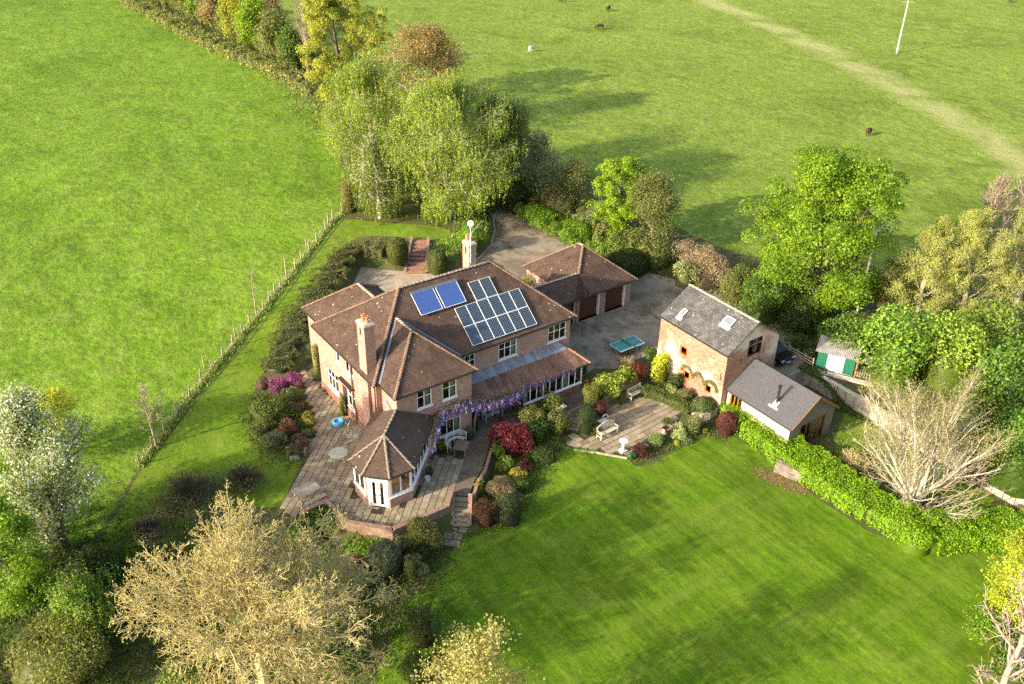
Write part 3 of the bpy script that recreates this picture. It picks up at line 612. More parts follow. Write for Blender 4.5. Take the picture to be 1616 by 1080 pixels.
# ---------------------------------------------------------------- lean-to along the south front
mb = MB(); slab(mb, [(6.97, .3, 3.2), (16.6, .3, 3.2), (17.0, -.66, 2.88), (6.97, -.66, 2.88)], .06); mb.build('lead_roof', LEAD, house)
mb = MB(); slab(mb, [(6.97, -.64, 2.86), (17.0, -.64, 2.86), (18.0, -2.15, 1.98), (6.97, -2.15, 1.98)], .07); slab(mb, [(17.0, -.64, 2.86), (16.6, .3, 3.18), (18.0, .3, 1.98), (18.0, -2.15, 1.98)], .07)
mb.build('leanto_roof', MATS['clay_tile_new'], house)
hips(house, [((17.0, -.64, 2.88), (18.02, -2.17, 2.0))], BONNEW, CREAM, .2, .11)
mb = MB(); mb.tube((6.97, -2.2, 1.9), (18.0, -2.2, 1.9), .05, .05, 6); mb.build('gutter', GUT, house)
mb = MB(); fC = Fr((11.7, -1.85, 0), (1, 0, 0), (0, -1, 0)); wall(mb, fC, 0, 5.85, -.9, .15); wall(mb, Fr((11.7, -1.85, 0), (0, 1, 0), (-1, 0, 0)), 0, 2.15, -.9, .15); wall(mb, Fr((17.55, -1.85, 0), (0, 1, 0), (1, 0, 0)), 0, 2.15, -.9, .15)
fbox(mb, fC, -.04, 5.9, 0, .06, -.9, -.55); mb.build('sunroom_wall', MATS['plinth_brick'], house)
window(house, fC, 0, 5.85, .15, 1.95, 9, None, .1, .07, name='sunroom_window', t=0, depth=.08, curt=[(.0, .1, CURT), (.3, .42, CURT), (.66, .78, CURT)])
window(house, Fr((11.7, -1.85, 0), (0, 1, 0), (-1, 0, 0)), 0.08, 2.15, .15, 1.95, 2, None, .09, .07, name='sunroom_window', t=0, depth=.08)
window(house, Fr((17.55, -1.85, 0), (0, 1, 0), (1, 0, 0)), 0.08, 2.15, .15, 1.95, 2, None, .09, .07, name='sunroom_window', t=0, depth=.08)
MB().box(11.8, 17.4, -1.7, .28, -.5, -.3).build('floor', ROOMF, house)
mb = MB()
for x_ in (7.4, 9.5, 11.55): mb.box(x_-.07, x_+.07, -2.05, -1.91, -.5, 1.9)
mb.box(6.97, 11.7, -2.06, -1.9, 1.78, 1.93); mb.build('veranda_posts', DARKT, house)

# ---------------------------------------------------------------- garden room (octagon end, set at 45 degrees)
gr = thing('garden_room', 'octagonal-ended garden room with white windows and radiating hip roof', 'garden room', (-.6, -3, -.45))
cx, cy = -1.42, -3.97; ap = Vector((cx, cy, 4.06))
def oct(h, z): s = h*math.tan(math.pi/8); return [Vector((cx-h, cy+s, z)), Vector((cx-h, cy-s, z)), Vector((cx-s, cy-h, z)), Vector((cx+s, cy-h, z))]
ev = oct(2.28, 2.3); dg = Vector((1, 1, 0)).normalized()
Rr = ap+dg*3.35; a0 = Vector((cx-1.612, cy+1.612, 2.3)); b0 = Vector((cx+1.612, cy-1.612, 2.3))
aL = a0+dg*2.85; bR = b0+dg*3.2
aL = Vector((.29, (cy+1.612)+(.29-(cx-1.612)), 2.3))
bR = Vector((0, 0, 2.3)); bR.y = -1.88; bR.x = (cx+1.612)+(-1.88-(cy-1.612))
rT = Vector((.745, -1.88+.0, 4.06)); rT = ap+dg*((.745-cx)*math.sqrt(2)); rT2 = Vector((rT.x, rT.y, 4.06))
mb = MB()
slab(mb, [ev[0], ap, rT2, (.3, .3, 3.0) if False else Vector((.29, .0, 2.3+(0)))] if False else [ev[0], ap, rT2, aL], .08)
slab(mb, [ev[0], ev[1], ap], .08); slab(mb, [ev[1], ev[2], ap], .08); slab(mb, [ev[2], ev[3], ap], .08)
slab(mb, [ev[3], bR, rT2, ap], .08)
mb.build('roof', MATS['clay_tile_smooth'], gr)
NH = plain('pale_hip', (.26,.21,.155), .9, .1, 0, .2, 5)
hips(gr, [(ap, ev[i]) for i in range(4)]+[(ap, rT2)], NH, NH, .4, .085, 'hip_tiles', .04)
mb = MB()
for a, b in zip([aL, ev[0], ev[1], ev[2], ev[3]], [ev[0], ev[1], ev[2], ev[3], bR]): mb.tube(a-UPZ*.09, b-UPZ*.09, .05, .05, 6)
mb.build('gutter', GUT, gr)
MB().obox((.70, -1.2, 3.4), (.02, 0, 0), (0, .8, .6), (0, -.05, .09)).build('flashing', LEAD, gr)
wv_ = oct(2.03, 0); GZ = -.5
wA = Vector((cx-2.03*math.sqrt(.5)*1.0, 0, 0))
aw = Vector((cx-1.435, cy+1.435, 0)); bw = Vector((cx+1.435, cy-1.435, 0))
aWe = aw+dg*((.30-aw.x)*math.sqrt(2)); bWe = bw+dg*((-1.88-bw.y)*math.sqrt(2))
faces = [(wv_[0], aWe, 'l'), (wv_[1], wv_[0], 'w'), (wv_[2], wv_[1], 'd'), (wv_[3], wv_[2], 's'), (bWe, wv_[3], 'r')]
mb = MB(); wins = []
def ff(a, b):
    A = (b-a).normalized(); n_ = A.cross(UPZ); 
    if n_.dot(a-Vector((cx+1, cy+1, 0))) < 0: n_ = -n_
    return Fr(a, A, n_), (b-a).length
for a, b, k in faces:
    f_, L = ff(a, b); f_.O.z = 0
    if k == 'd':
        wall(mb, f_, 0, .14, GZ, 2.2); wall(mb, f_, L-.14, L, GZ, 2.2)
    elif k == 'l': wall(mb, f_, 0, L, GZ, 2.2, [(.3, 1.5, .45, 2.1)]); 
    else: wall(mb, f_, 0, L, GZ, .42)
mb.build('brick_wall', BRICK, gr)
for a, b, k in faces:
    f_, L = ff(a, b); f_.O.z = 0
    if k == 'w' or k == 's': window(gr, f_, 0, L, .42, 2.2, 2, None, .16, .08, t=0, depth=.1)
    if k == 'l': window(gr, f_, .3, 1.5, .45, 2.1, 1)
    if k == 'r': window(gr, f_, 0.02, L, .42, 2.2, 7, None, .1, .08, t=0, depth=.1)
    if k == 'd':
        mb = MB(); fbox(mb, f_, .14, .30, -.1, 0.01, GZ+.06, 2.2); fbox(mb, f_, L-.30, L-.14, -.1, .01, GZ+.06, 2.2); fbox(mb, f_, .30, L-.30, -.1, .01, 1.78, 1.86); fbox(mb, f_, .3, L-.3, -.1, .01, 2.12, 2.2); fbox(mb, f_, L/2-.03, L/2+.03, -.1, .01, 1.86, 2.12)
        fr_o = mb.build('door_frame', WHITE, gr)
        g = MB(); g.poly([f_.p(.3, -.05, 1.86), f_.p(L-.3, -.05, 1.86), f_.p(L-.3, -.05, 2.12), f_.p(.3, -.05, 2.12)]); g.build('pane', GLASS, fr_o)
        for s0, s1 in ((.31, L/2-.01), (L/2+.01, L-.31)):
            window(gr, f_, s0, s1, GZ+.08, 1.77, 1, None, .15, .05, name='door', sill=False, t=-.02)
        for sx in (L/2-.1, L/2+.1): mb = MB(); fbox(mb, f_, sx-.012, sx+.012, 0, .05, .5, .62); mb.build('handle', GUT, gr)
mb = MB(); mb.prism([tuple((v*.97+Vector((cx, cy, 0))*.03)[:2]) for v in [aWe, wv_[0], wv_[1], wv_[2], wv_[3], bWe]], GZ, GZ+.08); mb.build('floor', ROOMF, gr)
st = thing('dining_table', 'amber wooden dining table seen inside the garden room windows', 'table', (-1.3, -4.2, -.4))
MB().box(-2.2, -.6, -4.8, -3.7, .32, .38).build('tabletop', AMBER, st)
for x_, y_ in ((-2.1, -4.7), (-.7, -4.7), (-2.1, -3.8), (-.7, -3.8)): MB().box(x_-.04, x_+.04, y_-.04, y_+.04, -.42, .32).build('leg', AMBER, st)
lab = ['amber wooden chair nearest the white double doors indoors', 'amber wooden chair indoors by the sunlit corner pane', 'amber wooden chair at the inner end of the indoor table']
for (x_, y_, rz), lb in zip([(-1.9, -5.15, math.pi), (-.9, -5.15, math.pi), (-.3, -4.2, -math.pi/2)], lab):
    ch = thing('dining_chair', lb, 'chair', (x_, y_, -.42), rz, 'dining chairs in the garden room')
    def LB(name, *b):
        m_ = MB(); m_.box(*b); o, r_ = ROOT[ch.name]; me = bpy.data.meshes.new(name); me.from_pydata(m_.v, [], m_.f); me.update(); link_mesh(name, me, AMBER, ch)
    LB('seat', -.22, .22, -.22, .22, .42, .47); LB('backrest', -.22, .22, .18, .22, .5, 1.0)
    for a in (-.2, .17):
        for b_2 in (-.2, .17): LB('leg', a, a+.04, b_2, b_2+.04, 0, .42)

# ---------------------------------------------------------------- garage block
ga = thing('garage_block', 'brick double garage with pyramid tile roof and open bay', 'garage', (25, 9, 0))
GE = 2.67; GK = .79; gx0, gx1, gy0, gy1 = 22.75, 30.04, 5.73, 13.6; gm = (gx0+gx1)/2; gh = (gx1-gx0)/2; gz = GE+GK*gh
mb = MB(); slab(mb, [(gx0, gy0, GE), (gx1, gy0, GE), (gm, gy0+gh, gz)]); slab(mb, [(gx1, gy0, GE), (gx1, gy1, GE), (gm, gy1-gh, gz), (gm, gy0+gh, gz)]); slab(mb, [(gx1, gy1, GE), (gx0, gy1, GE), (gm, gy1-gh, gz)]); slab(mb, [(gx0, gy1, GE), (gx0, gy0, GE), (gm, gy0+gh, gz), (gm, gy1-gh, gz)])
mb.build('roof', MATS['clay_tile'], ga)
mb = MB(); LZ = GE+GK*1.75; slab(mb, [(18.25, 5.73, GE), (gx0+1.75, 5.73, GE), (gx0+1.75, 7.48, LZ), (18.25, 7.48, LZ)]); slab(mb, [(18.25, 7.48, LZ), (gx0+1.75, 7.48, LZ), (gx0+1.75, 9.2, GE), (18.25, 9.2, GE)]); mb.build('link_roof', MATS['clay_tile'], ga)
hips(ga, [((gm, gy0+gh, gz), (gx0+1.75, gy0+1.75, LZ)), ((gm, gy0+gh, gz), (gx1, gy0, GE)), ((gm, gy1-gh, gz), (gx0, gy1, GE)), ((gm, gy1-gh, gz), (gx1, gy1, GE))], None, CREAM, .28)
hips(ga, [((18.3, 7.48, LZ), (gx0+1.75, 7.48, LZ)), ((gm, gy0+gh, gz), (gm, gy1-gh, gz))], LICH, LICH, .33, .1, 'ridge_tiles')
fG = Fr((18.3, 6.1, 0), (1, 0, 0), (0, -1, 0)); mb = MB()
wall(mb, fG, 0, 11.45, -.1, GE, [(.3, 4.7, -.1, 2.3), (5.35, 7.7, 0, 2.3), (8.4, 10.78, 0, 2.3)], .3)
wall(mb, Fr((29.75, 6.1, 0), (0, 1, 0), (1, 0, 0)), 0, 7.2, -.1, GE); wall(mb, Fr((23.05, 6.1, 0), (0, 1, 0), (-1, 0, 0)), 2.8, 7.2, -.1, GE); wall(mb, Fr((18.3, 13.3, 0), (1, 0, 0), (0, 1, 0)), 4.75, 11.45, -.1, GE); wall(mb, Fr((18.3, 8.9, 0), (1, 0, 0), (0, 1, 0)), 0, 4.8, -.1, GE)
mb.box(23.0, 23.05, 6.2, 13.2, 0, GE); mb.build('wall', BRICK, ga)
DBR = plain('garage_door_brown', (.085,.028,.016), .5, .4, 0, .12, 2)
for s0, s1 in ((5.35, 7.7), (8.4, 10.78)):
    d_o = MB(); fbox(d_o, fG, s0, s1, -.3, -.26, 0, 2.3); d_o = d_o.build('garage_door', DBR, ga)
    for i in range(5): b_ = MB(); fbox(b_, fG, s0+.03, s1-.03, -.26, -.245, .03+i*.46, .46+i*.46); b_.build('panel', DBR, d_o)
    b_ = MB(); fbox(b_, fG, s1-.1, s1-.02, -.25, .01, 0, 2.3); b_.build('door_post', WHITE, d_o)
mb = MB(); fbox(mb, fG, 5.02, 5.22, -.1, .12, 0, 2.2); fbox(mb, fG, 4.62, 4.74, -.05, .1, 0, 2.3); mb.build('bay_post', BRICK, ga)
MB().tube((18.3, 5.68, GE-.1), (30.04, 5.68, GE-.1), .055, .055, 6).build('gutter', GUT, ga)

# ---------------------------------------------------------------- coach house with its extension
an = thing('coach_house', 'weathered red brick coach house with grey slate gable roof and rooflights', 'coach house', (27.9, -6.5, -1))
ax0, ax1, ay0, ay1 = 24.94, 30.8, -10.1, -2.75; AE = 4.43; AR = 6.41; am = 27.87
fA = Fr((ax0, ay1, 0), (0, -1, 0), (-1, 0, 0)); fB = Fr((ax0, ay0, 0), (1, 0, 0), (0, -1, 0))
q1 = (2.45, 3.25, 2.1, 2.9); q2 = (3.15, 3.85, .15, .9); q3 = (5.55, 6.25, .15, .9); q4 = (4.5, 5.1, .9, 1.75)
mb = MB(); wall(mb, fA, 0, 7.35, -1.5, AE, [q1, q2, q3, q4], .12)
gw = (2.3, 3.9, 3.4, 4.95); k_ = (AR-AE)/(am-24.84)
wall(mb, fB, 0, 5.86, -1.5, AE-.02, [(gw[0], gw[1], gw[2], AE-.02)], .12)
yy = ay0; zl = lambda x_: AE+k_*(x_-24.84) if x_ < am else AE+k_*(30.9-x_)
def gq(x0, x1, z0=AE-.02): mb.poly([(x0, yy, z0), (x1, yy, z0), (x1, yy, zl(x1)-.08), (x0, yy, zl(x0)-.08)])
gq(ax0, ax0+2.3); mb.poly([(ax0+2.3, yy, 4.95), (am, yy, 4.95), (am, yy, AR-.08), (ax0+2.3, yy, zl(ax0+2.3)-.08)]); mb.poly([(am, yy, 4.95), (ax0+3.9, yy, 4.95), (ax0+3.9, yy, zl(ax0+3.9)-.08), (am, yy, AR-.08)]); gq(ax0+3.9, ax1)
for s_ in (gw[0], gw[1]): mb.poly([(ax0+s_, yy, AE), (ax0+s_, yy+.12, AE), (ax0+s_, yy+.12, 4.95), (ax0+s_, yy, 4.95)])
mb.poly([(ax0, ay1, -1.5), (ax0, ay1, AE), (am, ay1, AR-.08), (ax1, ay1, AE), (ax1, ay1, -1.5)]); wall(mb, Fr((ax1, ay0, 0), (0, 1, 0), (1, 0, 0)), 0, 7.35, -1.5, AE)
mb.build('wall', MATS['barn_brick'], an)
mb = MB(); mb.box(ax0+.2, ax1-.1, ay0+.2, ay1-.1, 1.9, 2.0); mb.box(27, 27.1, ay0+1.5, ay1-.1, -1, 4.4); mb.build('floor', ROOM, an)
OAK = plain('orange_oak', (.42,.13,.02), .5, .4, 0, .15, 5); BRW = plain('brown_frame', (.06,.03,.02), .5, .4)
for q_ in (q1, q2, q3): window(an, fA, *q_, 1, None, .11, .05, mat=OAK, sill=False)
window(an, fB, *gw, 2, None, .1, .07, mat=BRW, sill=False, curt=[(.55, .8, CURT2)])
mb = MB(); fbox(mb, fA, 4.5, 5.1, -.12, -.1, .9, 1.75); mb.build('blocked_arch', MATS['barn_brick'], an)
mb = MB()
for q_ in (q2, q4, q3):
    for i in range(9):
        t_ = math.pi*(i+.5)/9; c_ = fA.p((q_[0]+q_[1])/2+math.cos(t_)*.5, .02, q_[3]+.02+math.sin(t_)*.28); r_ = Vector((0, -math.cos(t_)*.5, math.sin(t_)*.28)).normalized(); mb.obox(c_, r_*.1, r_.cross(Vector((1, 0, 0)))*.06, (.03, 0, 0))
mb.build('arch_bricks', MATS['barn_brick'], an, 'stuff')
mb = MB(); mb.path([fA.p(7.05, .03, 2.65), fA.p(6.95, .03, 2.45), fA.p(7.05, .03, 2.25), fA.p(6.98, .03, 2.0)], .03, 5); mb.build('wall_anchor', GUT, an)
mb = MB(); mb.path([(26.56, ay0-.03, 3.6), (26.56, ay0-.03, 3.2)], .035, 5); mb.build('wall_anchor', GUT, an)
mb = MB(); slab(mb, [(24.84, -10.2, AE), (24.84, -2.65, AE), (am, -2.65, AR), (am, -10.2, AR)], .1); slab(mb, [(30.9, -10.2, AE), (30.9, -2.65, AE), (am, -2.65, AR), (am, -10.2, AR)], .1); mb.build('roof', MATS['slate'], an)
hips(an, [((am, -10.2, AR), (am, -2.65, AR))], LICH, LICH, .45, .12, 'ridge_tiles')
MB().tube((24.8, -10.2, AE-.08), (24.8, -2.65, AE-.08), .055, .055, 6).build('gutter', GUT, an)
asl = Vector((am-24.84, 0, AR-AE)).normalized(); anr = Vector((-(AR-AE), 0, am-24.84)).normalized()
for v0, v1, x0, x1 in ((4.03, 4.49, .72, 1.31), (7.63, 8.55, 1.81, 2.39)):
    c_ = Vector((24.84, -(v0+v1)/2, AE))+asl*((x0+x1)/2*1.194)+anr*.06; hs = (x1-x0)/2*1.194; hv_ = (v1-v0)/2
    ro = MB(); ro.obox(c_, asl*(hs+.05), (0, hv_+.05, 0), anr*.05); r_o = ro.build('rooflight', plain('grey_frame', (.10,.11,.12), .5, .4), an)
    fr2 = MB()
    for dx, dy, hx, hy in ((-hs+.03, 0, .03, hv_), (hs-.03, 0, .03, hv_), (0, hv_-.03, hs-.06, .03), (0, -hv_+.03, hs-.06, .03)): fr2.obox(c_+asl*dx+Vector((0, dy, 0))+anr*.055, asl*hx, (0, hy, 0), anr*.015)
    fr2.build('frame', WHITE, r_o); MB().obox(c_+anr*.05, asl*(hs-.06), (0, hv_-.06, 0), anr*.008).build('pane', plain('rooflight_glass', (.16,.19,.22), .2, .4), r_o)
    MB().obox(c_-asl*(hs+.22)+anr*(-.045), asl*.16, (0, hv_+.06, 0), anr*.012).build('flashing', plain('bright_lead', (.55,.56,.56), .6, .4), r_o)
# extension
ex = thing('barn_extension', 'single-storey extension with plain grey roof, black flue and timber doors', 'extension', (28.1, -13, -1.4))
x0, x1, xm, y0, y1 = 25.39, 30.91, 28.15, -16.65, -10.2; XE = 1.13; XR = 3.1
mb = MB(); slab(mb, [(x0, y0, XE), (x0, y1+.08, XE), (xm, y1+.08, XR), (xm, y0, XR)], .08); slab(mb, [(x1, y0, XE), (x1, y1+.08, XE), (xm, y1+.08, XR), (xm, y0, XR)], .08); mb.build('roof', MATS['slate_new'], ex)
kx = (XR-XE)/(xm-x0); fE = Fr((x0+.15, y1, 0), (0, -1, 0), (-1, 0, 0)); mb = MB()
wall(mb, fE, 0, 6.2, -1.5, XE, [(.3, 1.5, -.3, 1.0)], .1); mb.build('wall', plain('pale_pink_wall', (.55,.43,.36), .9, .1, 0, .15, 2), ex)
window(ex, fE, .3, 1.5, -.3, 1.0, 3, None, .09, .09, mat=OAK, sill=False)
mb = MB(); yy = y0+.3; wx0, wx1, wz0, wz1 = 26.85, 29.85, -1.3, .8
zl = lambda x_: XE+kx*(x_-x0)-.09 if x_ < xm else XE+kx*(x1-x_)-.09
mb.poly([(x0+.15, yy, -1.5), (wx0, yy, -1.5), (wx0, yy, zl(wx0)), (x0+.15, yy, zl(x0+.15))]); mb.poly([(wx1, yy, -1.5), (x1-.15, yy, -1.5), (x1-.15, yy, zl(x1-.15)), (wx1, yy, zl(wx1))]); mb.poly([(wx0, yy, wz1), (xm, yy, wz1), (xm, yy, zl(xm)), (wx0, yy, zl(wx0))]); mb.poly([(xm, yy, wz1), (wx1, yy, wz1), (wx1, yy, zl(wx1)), (xm, yy, zl(xm))])
wall(mb, Fr((x1-.15, y0+.3, 0), (0, 1, 0), (1, 0, 0)), 0, 6.2, -1.5, XE)
x = N('grey_boards'); uv = x.coord('UV'); wv = x.n('TexWave', wave_type='BANDS', bands_direction='Y', wave_profile='SAW'); x.l(uv, wv.inputs[0]); wv.inputs['Scale'].default_value = .314/.16*1.0
c = x.mix(x.ramp(wv.outputs['Fac'], [(.0, 0.0), (.15, 1.0)]), (.07,.066,.062), (.18,.165,.155)); x.base(c, .8, .2); x.bump(wv.outputs['Fac'], .5, .03)
mb.build('cladding', MATS['grey_boards'], ex)
window(ex, Fr((0, yy, 0), (1, 0, 0), (0, -1, 0)), wx0, wx1, wz0, wz1, 4, None, .12, .12, mat=plain('dark_oak', (.16,.06,.025), .5, .4), sill=False, t=.0, curt=[(.5, .95, CURT2)])
mb = MB()
for xa, za, xb, zb in ((x0, XE, xm, XR), (xm, XR, x1, XE)): mb.add([(xa, y0-.02, za-.2), (xb, y0-.02, zb-.2), (xb, y0-.02, zb+.01), (xa, y0-.02, za+.01), (xa, y0+.02, za-.2), (xb, y0+.02, zb-.2), (xb, y0+.02, zb+.01), (xa, y0+.02, za+.01)], [(0, 1, 2, 3), (7, 6, 5, 4), (0, 4, 5, 1), (3, 2, 6, 7)])
mb.build('bargeboard', plain('ochre_board', (.25,.12,.03), .7, .2, 0, .2, 4), ex)
MB().tube((x0, y0, XE-.07), (x0, y1, XE-.07), .05, .05, 6).build('gutter', GUT, ex)
MB().tube((26.42, -14.2, 1.85), (26.42, -14.2, 3.2), .1, .1, 10).build('flue', GUT, ex); MB().tube((26.42, -14.2, 3.2), (26.42, -14.2, 3.4), .14, .14, 10).build('flue_cowl', GUT, ex)
esl = Vector((xm-x0, 0, XR-XE)).normalized(); enr = Vector((-(XR-XE), 0, xm-x0)).normalized(); fb = Vector((26.3, -14.2, XE+kx*(26.3-x0)))
MB().obox(fb+enr*.015, esl*.28, (0, .2, 0), enr*.012).obox(fb-esl*.33+enr*.012, esl*.09, (0, .42, 0), enr*.012).build('flue_flashing', plain('white_lead', (.7,.7,.68), .5, .4), ex)
MB().box(x0+.3, x1-.3, y0+.5, y1-.2, -1.45, -1.35).build('floor', ROOMF, ex)
# ------------------------------------------------------------------ plants
LEAF = leafmat('leaf', .42, .5); BARK = None
def barkmat(name, c, c2):
    x = N(name); v = x.pos(scale=(1, 1, .35)); x.base(x.mix(x.ramp(x.noise(v, 7, 5, .7), [(.35, 0.0), (.65, 1.0)]), c, c2), .9, .15); x.bump(x.noise(v, 18, 4), .6, .02); return x.m
B_GREY = barkmat('bark_grey', (.16,.13,.10), (.27,.23,.18)); B_DARK = barkmat('bark_dark', (.07,.055,.04), (.14,.11,.08)); B_WHITE = barkmat('bark_white', (.36,.32,.25), (.64,.58,.48)); B_TAN = barkmat('bark_tan', (.33,.28,.125), (.53,.45,.22)); B_STRAW = barkmat('bark_straw', (.30,.26,.16), (.46,.40,.27)); B_PINK = barkmat('bark_pinkish', (.26,.19,.15), (.42,.33,.27))
def unit(v): return v/np.maximum(np.linalg.norm(v, axis=-1, keepdims=True), 1e-9)
def tubes(p0, p1, r0, r1, k=4):
    d = unit(p1-p0); h = np.where(np.abs(d[:, 2:3]) < .9, np.array([[0, 0, 1.0]]), np.array([[1.0, 0, 0]])); a = unit(np.cross(d, h)); b = np.cross(d, a)
    an = np.arange(k)*2*np.pi/k; n = len(p0)
    ring = a[:, None]*np.cos(an)[None, :, None]+b[:, None]*np.sin(an)[None, :, None]
    V = np.concatenate([p0[:, None]+ring*r0[:, None, None], p1[:, None]+ring*r1[:, None, None]], 1).reshape(-1, 3)
    i = np.arange(k); j = (i+1) % k; f = np.stack([i, j, k+j, k+i], 1); return V, (f[None]+np.arange(n)[:, None, None]*2*k).reshape(-1, 4)
def grow(r, base, H, ell, levels, trunk_r, first=.25, wig=.12, up=.12, lean=(0, 0), stems=1, ang0=(35, 75), thick=1.0, rmin=.012, spread=None):
    """levels: list of (children, nseg, length ratio, angle range); ell: (cx,cy,cz,rx,ry,rz) the crown's hull. returns segments and twig ends"""
    segs = []; base = np.array(base, float); ec = np.array(ell[:3]); er = np.array(ell[3:])
    if spread is None:
        n = stems; D = unit(np.column_stack([r.normal(0, .05 if n == 1 else .22, n)+lean[0], r.normal(0, .05 if n == 1 else .22, n)+lean[1], np.ones(n)])); P0 = np.repeat(base[None], n, 0); L = np.full(n, H*.93)*r.uniform(.85, 1, n); L[0] = H*.93; R = np.full(n, trunk_r/(1 if n == 1 else 1.5))
    else:
        n = stems; az = np.arange(n)*2.39996+r.uniform(0, .4, n); el = np.radians(r.uniform(spread[0], spread[1], n)); D = np.column_stack([np.cos(az)*np.cos(el), np.sin(az)*np.cos(el), np.sin(el)]); P0 = np.repeat(base[None], n, 0)+D*.1
        L = hull(P0, D, ec, er)*r.uniform(.68, .84, n); R = trunk_r*r.uniform(.7, 1, n)*(.35+.75*np.sin(el))
    ends = None
    for li in range(len(levels)+1):
        ns = 6 if li == 0 else levels[li-1][1]
        pts = [P0]; dirs = [D]; d = D; tp = .75 if li == 0 else .6
        for s in range(ns):
            d = unit(d+r.normal(0, wig*(1 if li else .4), d.shape)+np.array([0, 0, up])*(1 if li else .3)); dirs.append(d); pts.append(pts[-1]+d*(L/ns)[:, None])
        Pt = np.stack(pts, 1); Dt = np.stack(dirs, 1)
        rad = R[:, None]*(1-np.linspace(0, 1, ns+1)[None]*tp)
        segs.append((Pt[:, :-1].reshape(-1, 3), Pt[:, 1:].reshape(-1, 3), np.maximum(rad[:, :-1], rmin).ravel(), np.maximum(rad[:, 1:], rmin*.8).ravel(), li))
        ends = (Pt, Dt)
        if li == len(levels): break
        m_, _, ratio, ang = levels[li]
        n = len(P0); t0 = first if li == 0 else .15
        t = np.clip(t0+(1-t0)*((np.arange(m_)[None]+r.uniform(0, 1, (n, m_)))/m_), 0, .995)
        k = t*ns; i = np.minimum(k.astype(int), ns-1); fr = (k-i)[..., None]; row = np.arange(n)[:, None]
        Pc = Pt[row, i]*(1-fr)+Pt[row, i+1]*fr; Dc = Dt[row, i+1]; Rc = (rad[row, i])
        az = (np.arange(m_)[None]*2.39996+r.uniform(0, 6.28, (n, 1))+r.normal(0, .4, (n, m_)))
        hh = np.where(np.abs(Dc[..., 2:3]) < .95, np.array([0, 0, 1.0]), np.array([1.0, 0, 0])); a = unit(np.cross(Dc, hh)); b = np.cross(Dc, a)
        lo, hi = ang; aa = np.radians(r.uniform(lo, hi, (n, m_)))
        if li == 0: aa = np.radians(hi+(lo-hi)*np.clip((t-t0)/(1-t0), 0, 1)+r.normal(0, 6, t.shape))
        Dn = Dc*np.cos(aa)[..., None]+(a*np.cos(az)[..., None]+b*np.sin(az)[..., None])*np.sin(aa)[..., None]
        P0 = Pc.reshape(-1, 3); D = unit(Dn.reshape(-1, 3)); hl = hull(P0, D, ec, er)
        if li == 0: Ln = hl*ratio*r.uniform(.8, 1.05, len(P0))
        else: Ln = np.minimum(np.repeat(L, m_)*ratio*r.uniform(.6, 1.15, len(P0))*(1.1-.5*t.ravel()), hl*1.0+.3)
        L = Ln; R = (Rc.ravel()*(.5 if li else .36)*thick)
        keep = (L > .15); P0, D, L, R = P0[keep], D[keep], L[keep], R[keep]
    return segs, ends
def hull(p, d, ec, er):
    q = (p-ec)/er; e = d/er; A = (e*e).sum(1); B = (q*e).sum(1); Cc = (q*q).sum(1)-1; disc = np.maximum(B*B-A*Cc, 0)
    t = (-B+np.sqrt(disc))/A; return np.maximum(t, .25)
def leafquads(r, Cn, Nm, size, asp=.7, rnd=.9):
    n = len(Cn); N_ = unit(Nm+r.normal(0, rnd, (n, 3))); h = unit(r.normal(0, 1, (n, 3))); a = unit(np.cross(N_, h)); b = np.cross(N_, a)
    s = (size*r.uniform(.6, 1.3, n))[:, None]; a = a*s*.5; b = b*s*.5*asp
    V = np.stack([Cn-a*1.15, Cn+a*.75-b*1.15, Cn+a*.75+b*1.15], 1).reshape(-1, 3); return V, np.arange(n*3).reshape(-1, 3)
LG = 1.3
def cols(r, n, palette, wts=None, jit=.16, grp=None):
    pal = np.array(palette, float); k = r.choice(len(pal), n, p=wts) if grp is None else grp % len(pal)
    c = pal[k]*(1+r.normal(0, jit, (n, 1))); return np.clip(c*LG*(1+r.normal(0, .06, (n, 3))), .002, .9)
def mesh_segs(name, segs, mat, par, lo=0, hi=99, ks=(8, 6, 4, 3, 3, 3)):
    Vs = []; Fs = []; off = 0
    for p0, p1, r0, r1, li in segs:
        if li < lo or li > hi: continue
        V, F = tubes(p0, p1, r0, r1, ks[min(li, 5)] if False else (7 if li == 0 else 5 if li == 1 else 3)); 
        if F.shape[1] == 4: Vs.append(V); Fs.append(F+off); off += len(V)
    if not Vs: return None
    return np_mesh(name, np.concatenate(Vs), np.concatenate(Fs), mat, par, smooth=True)
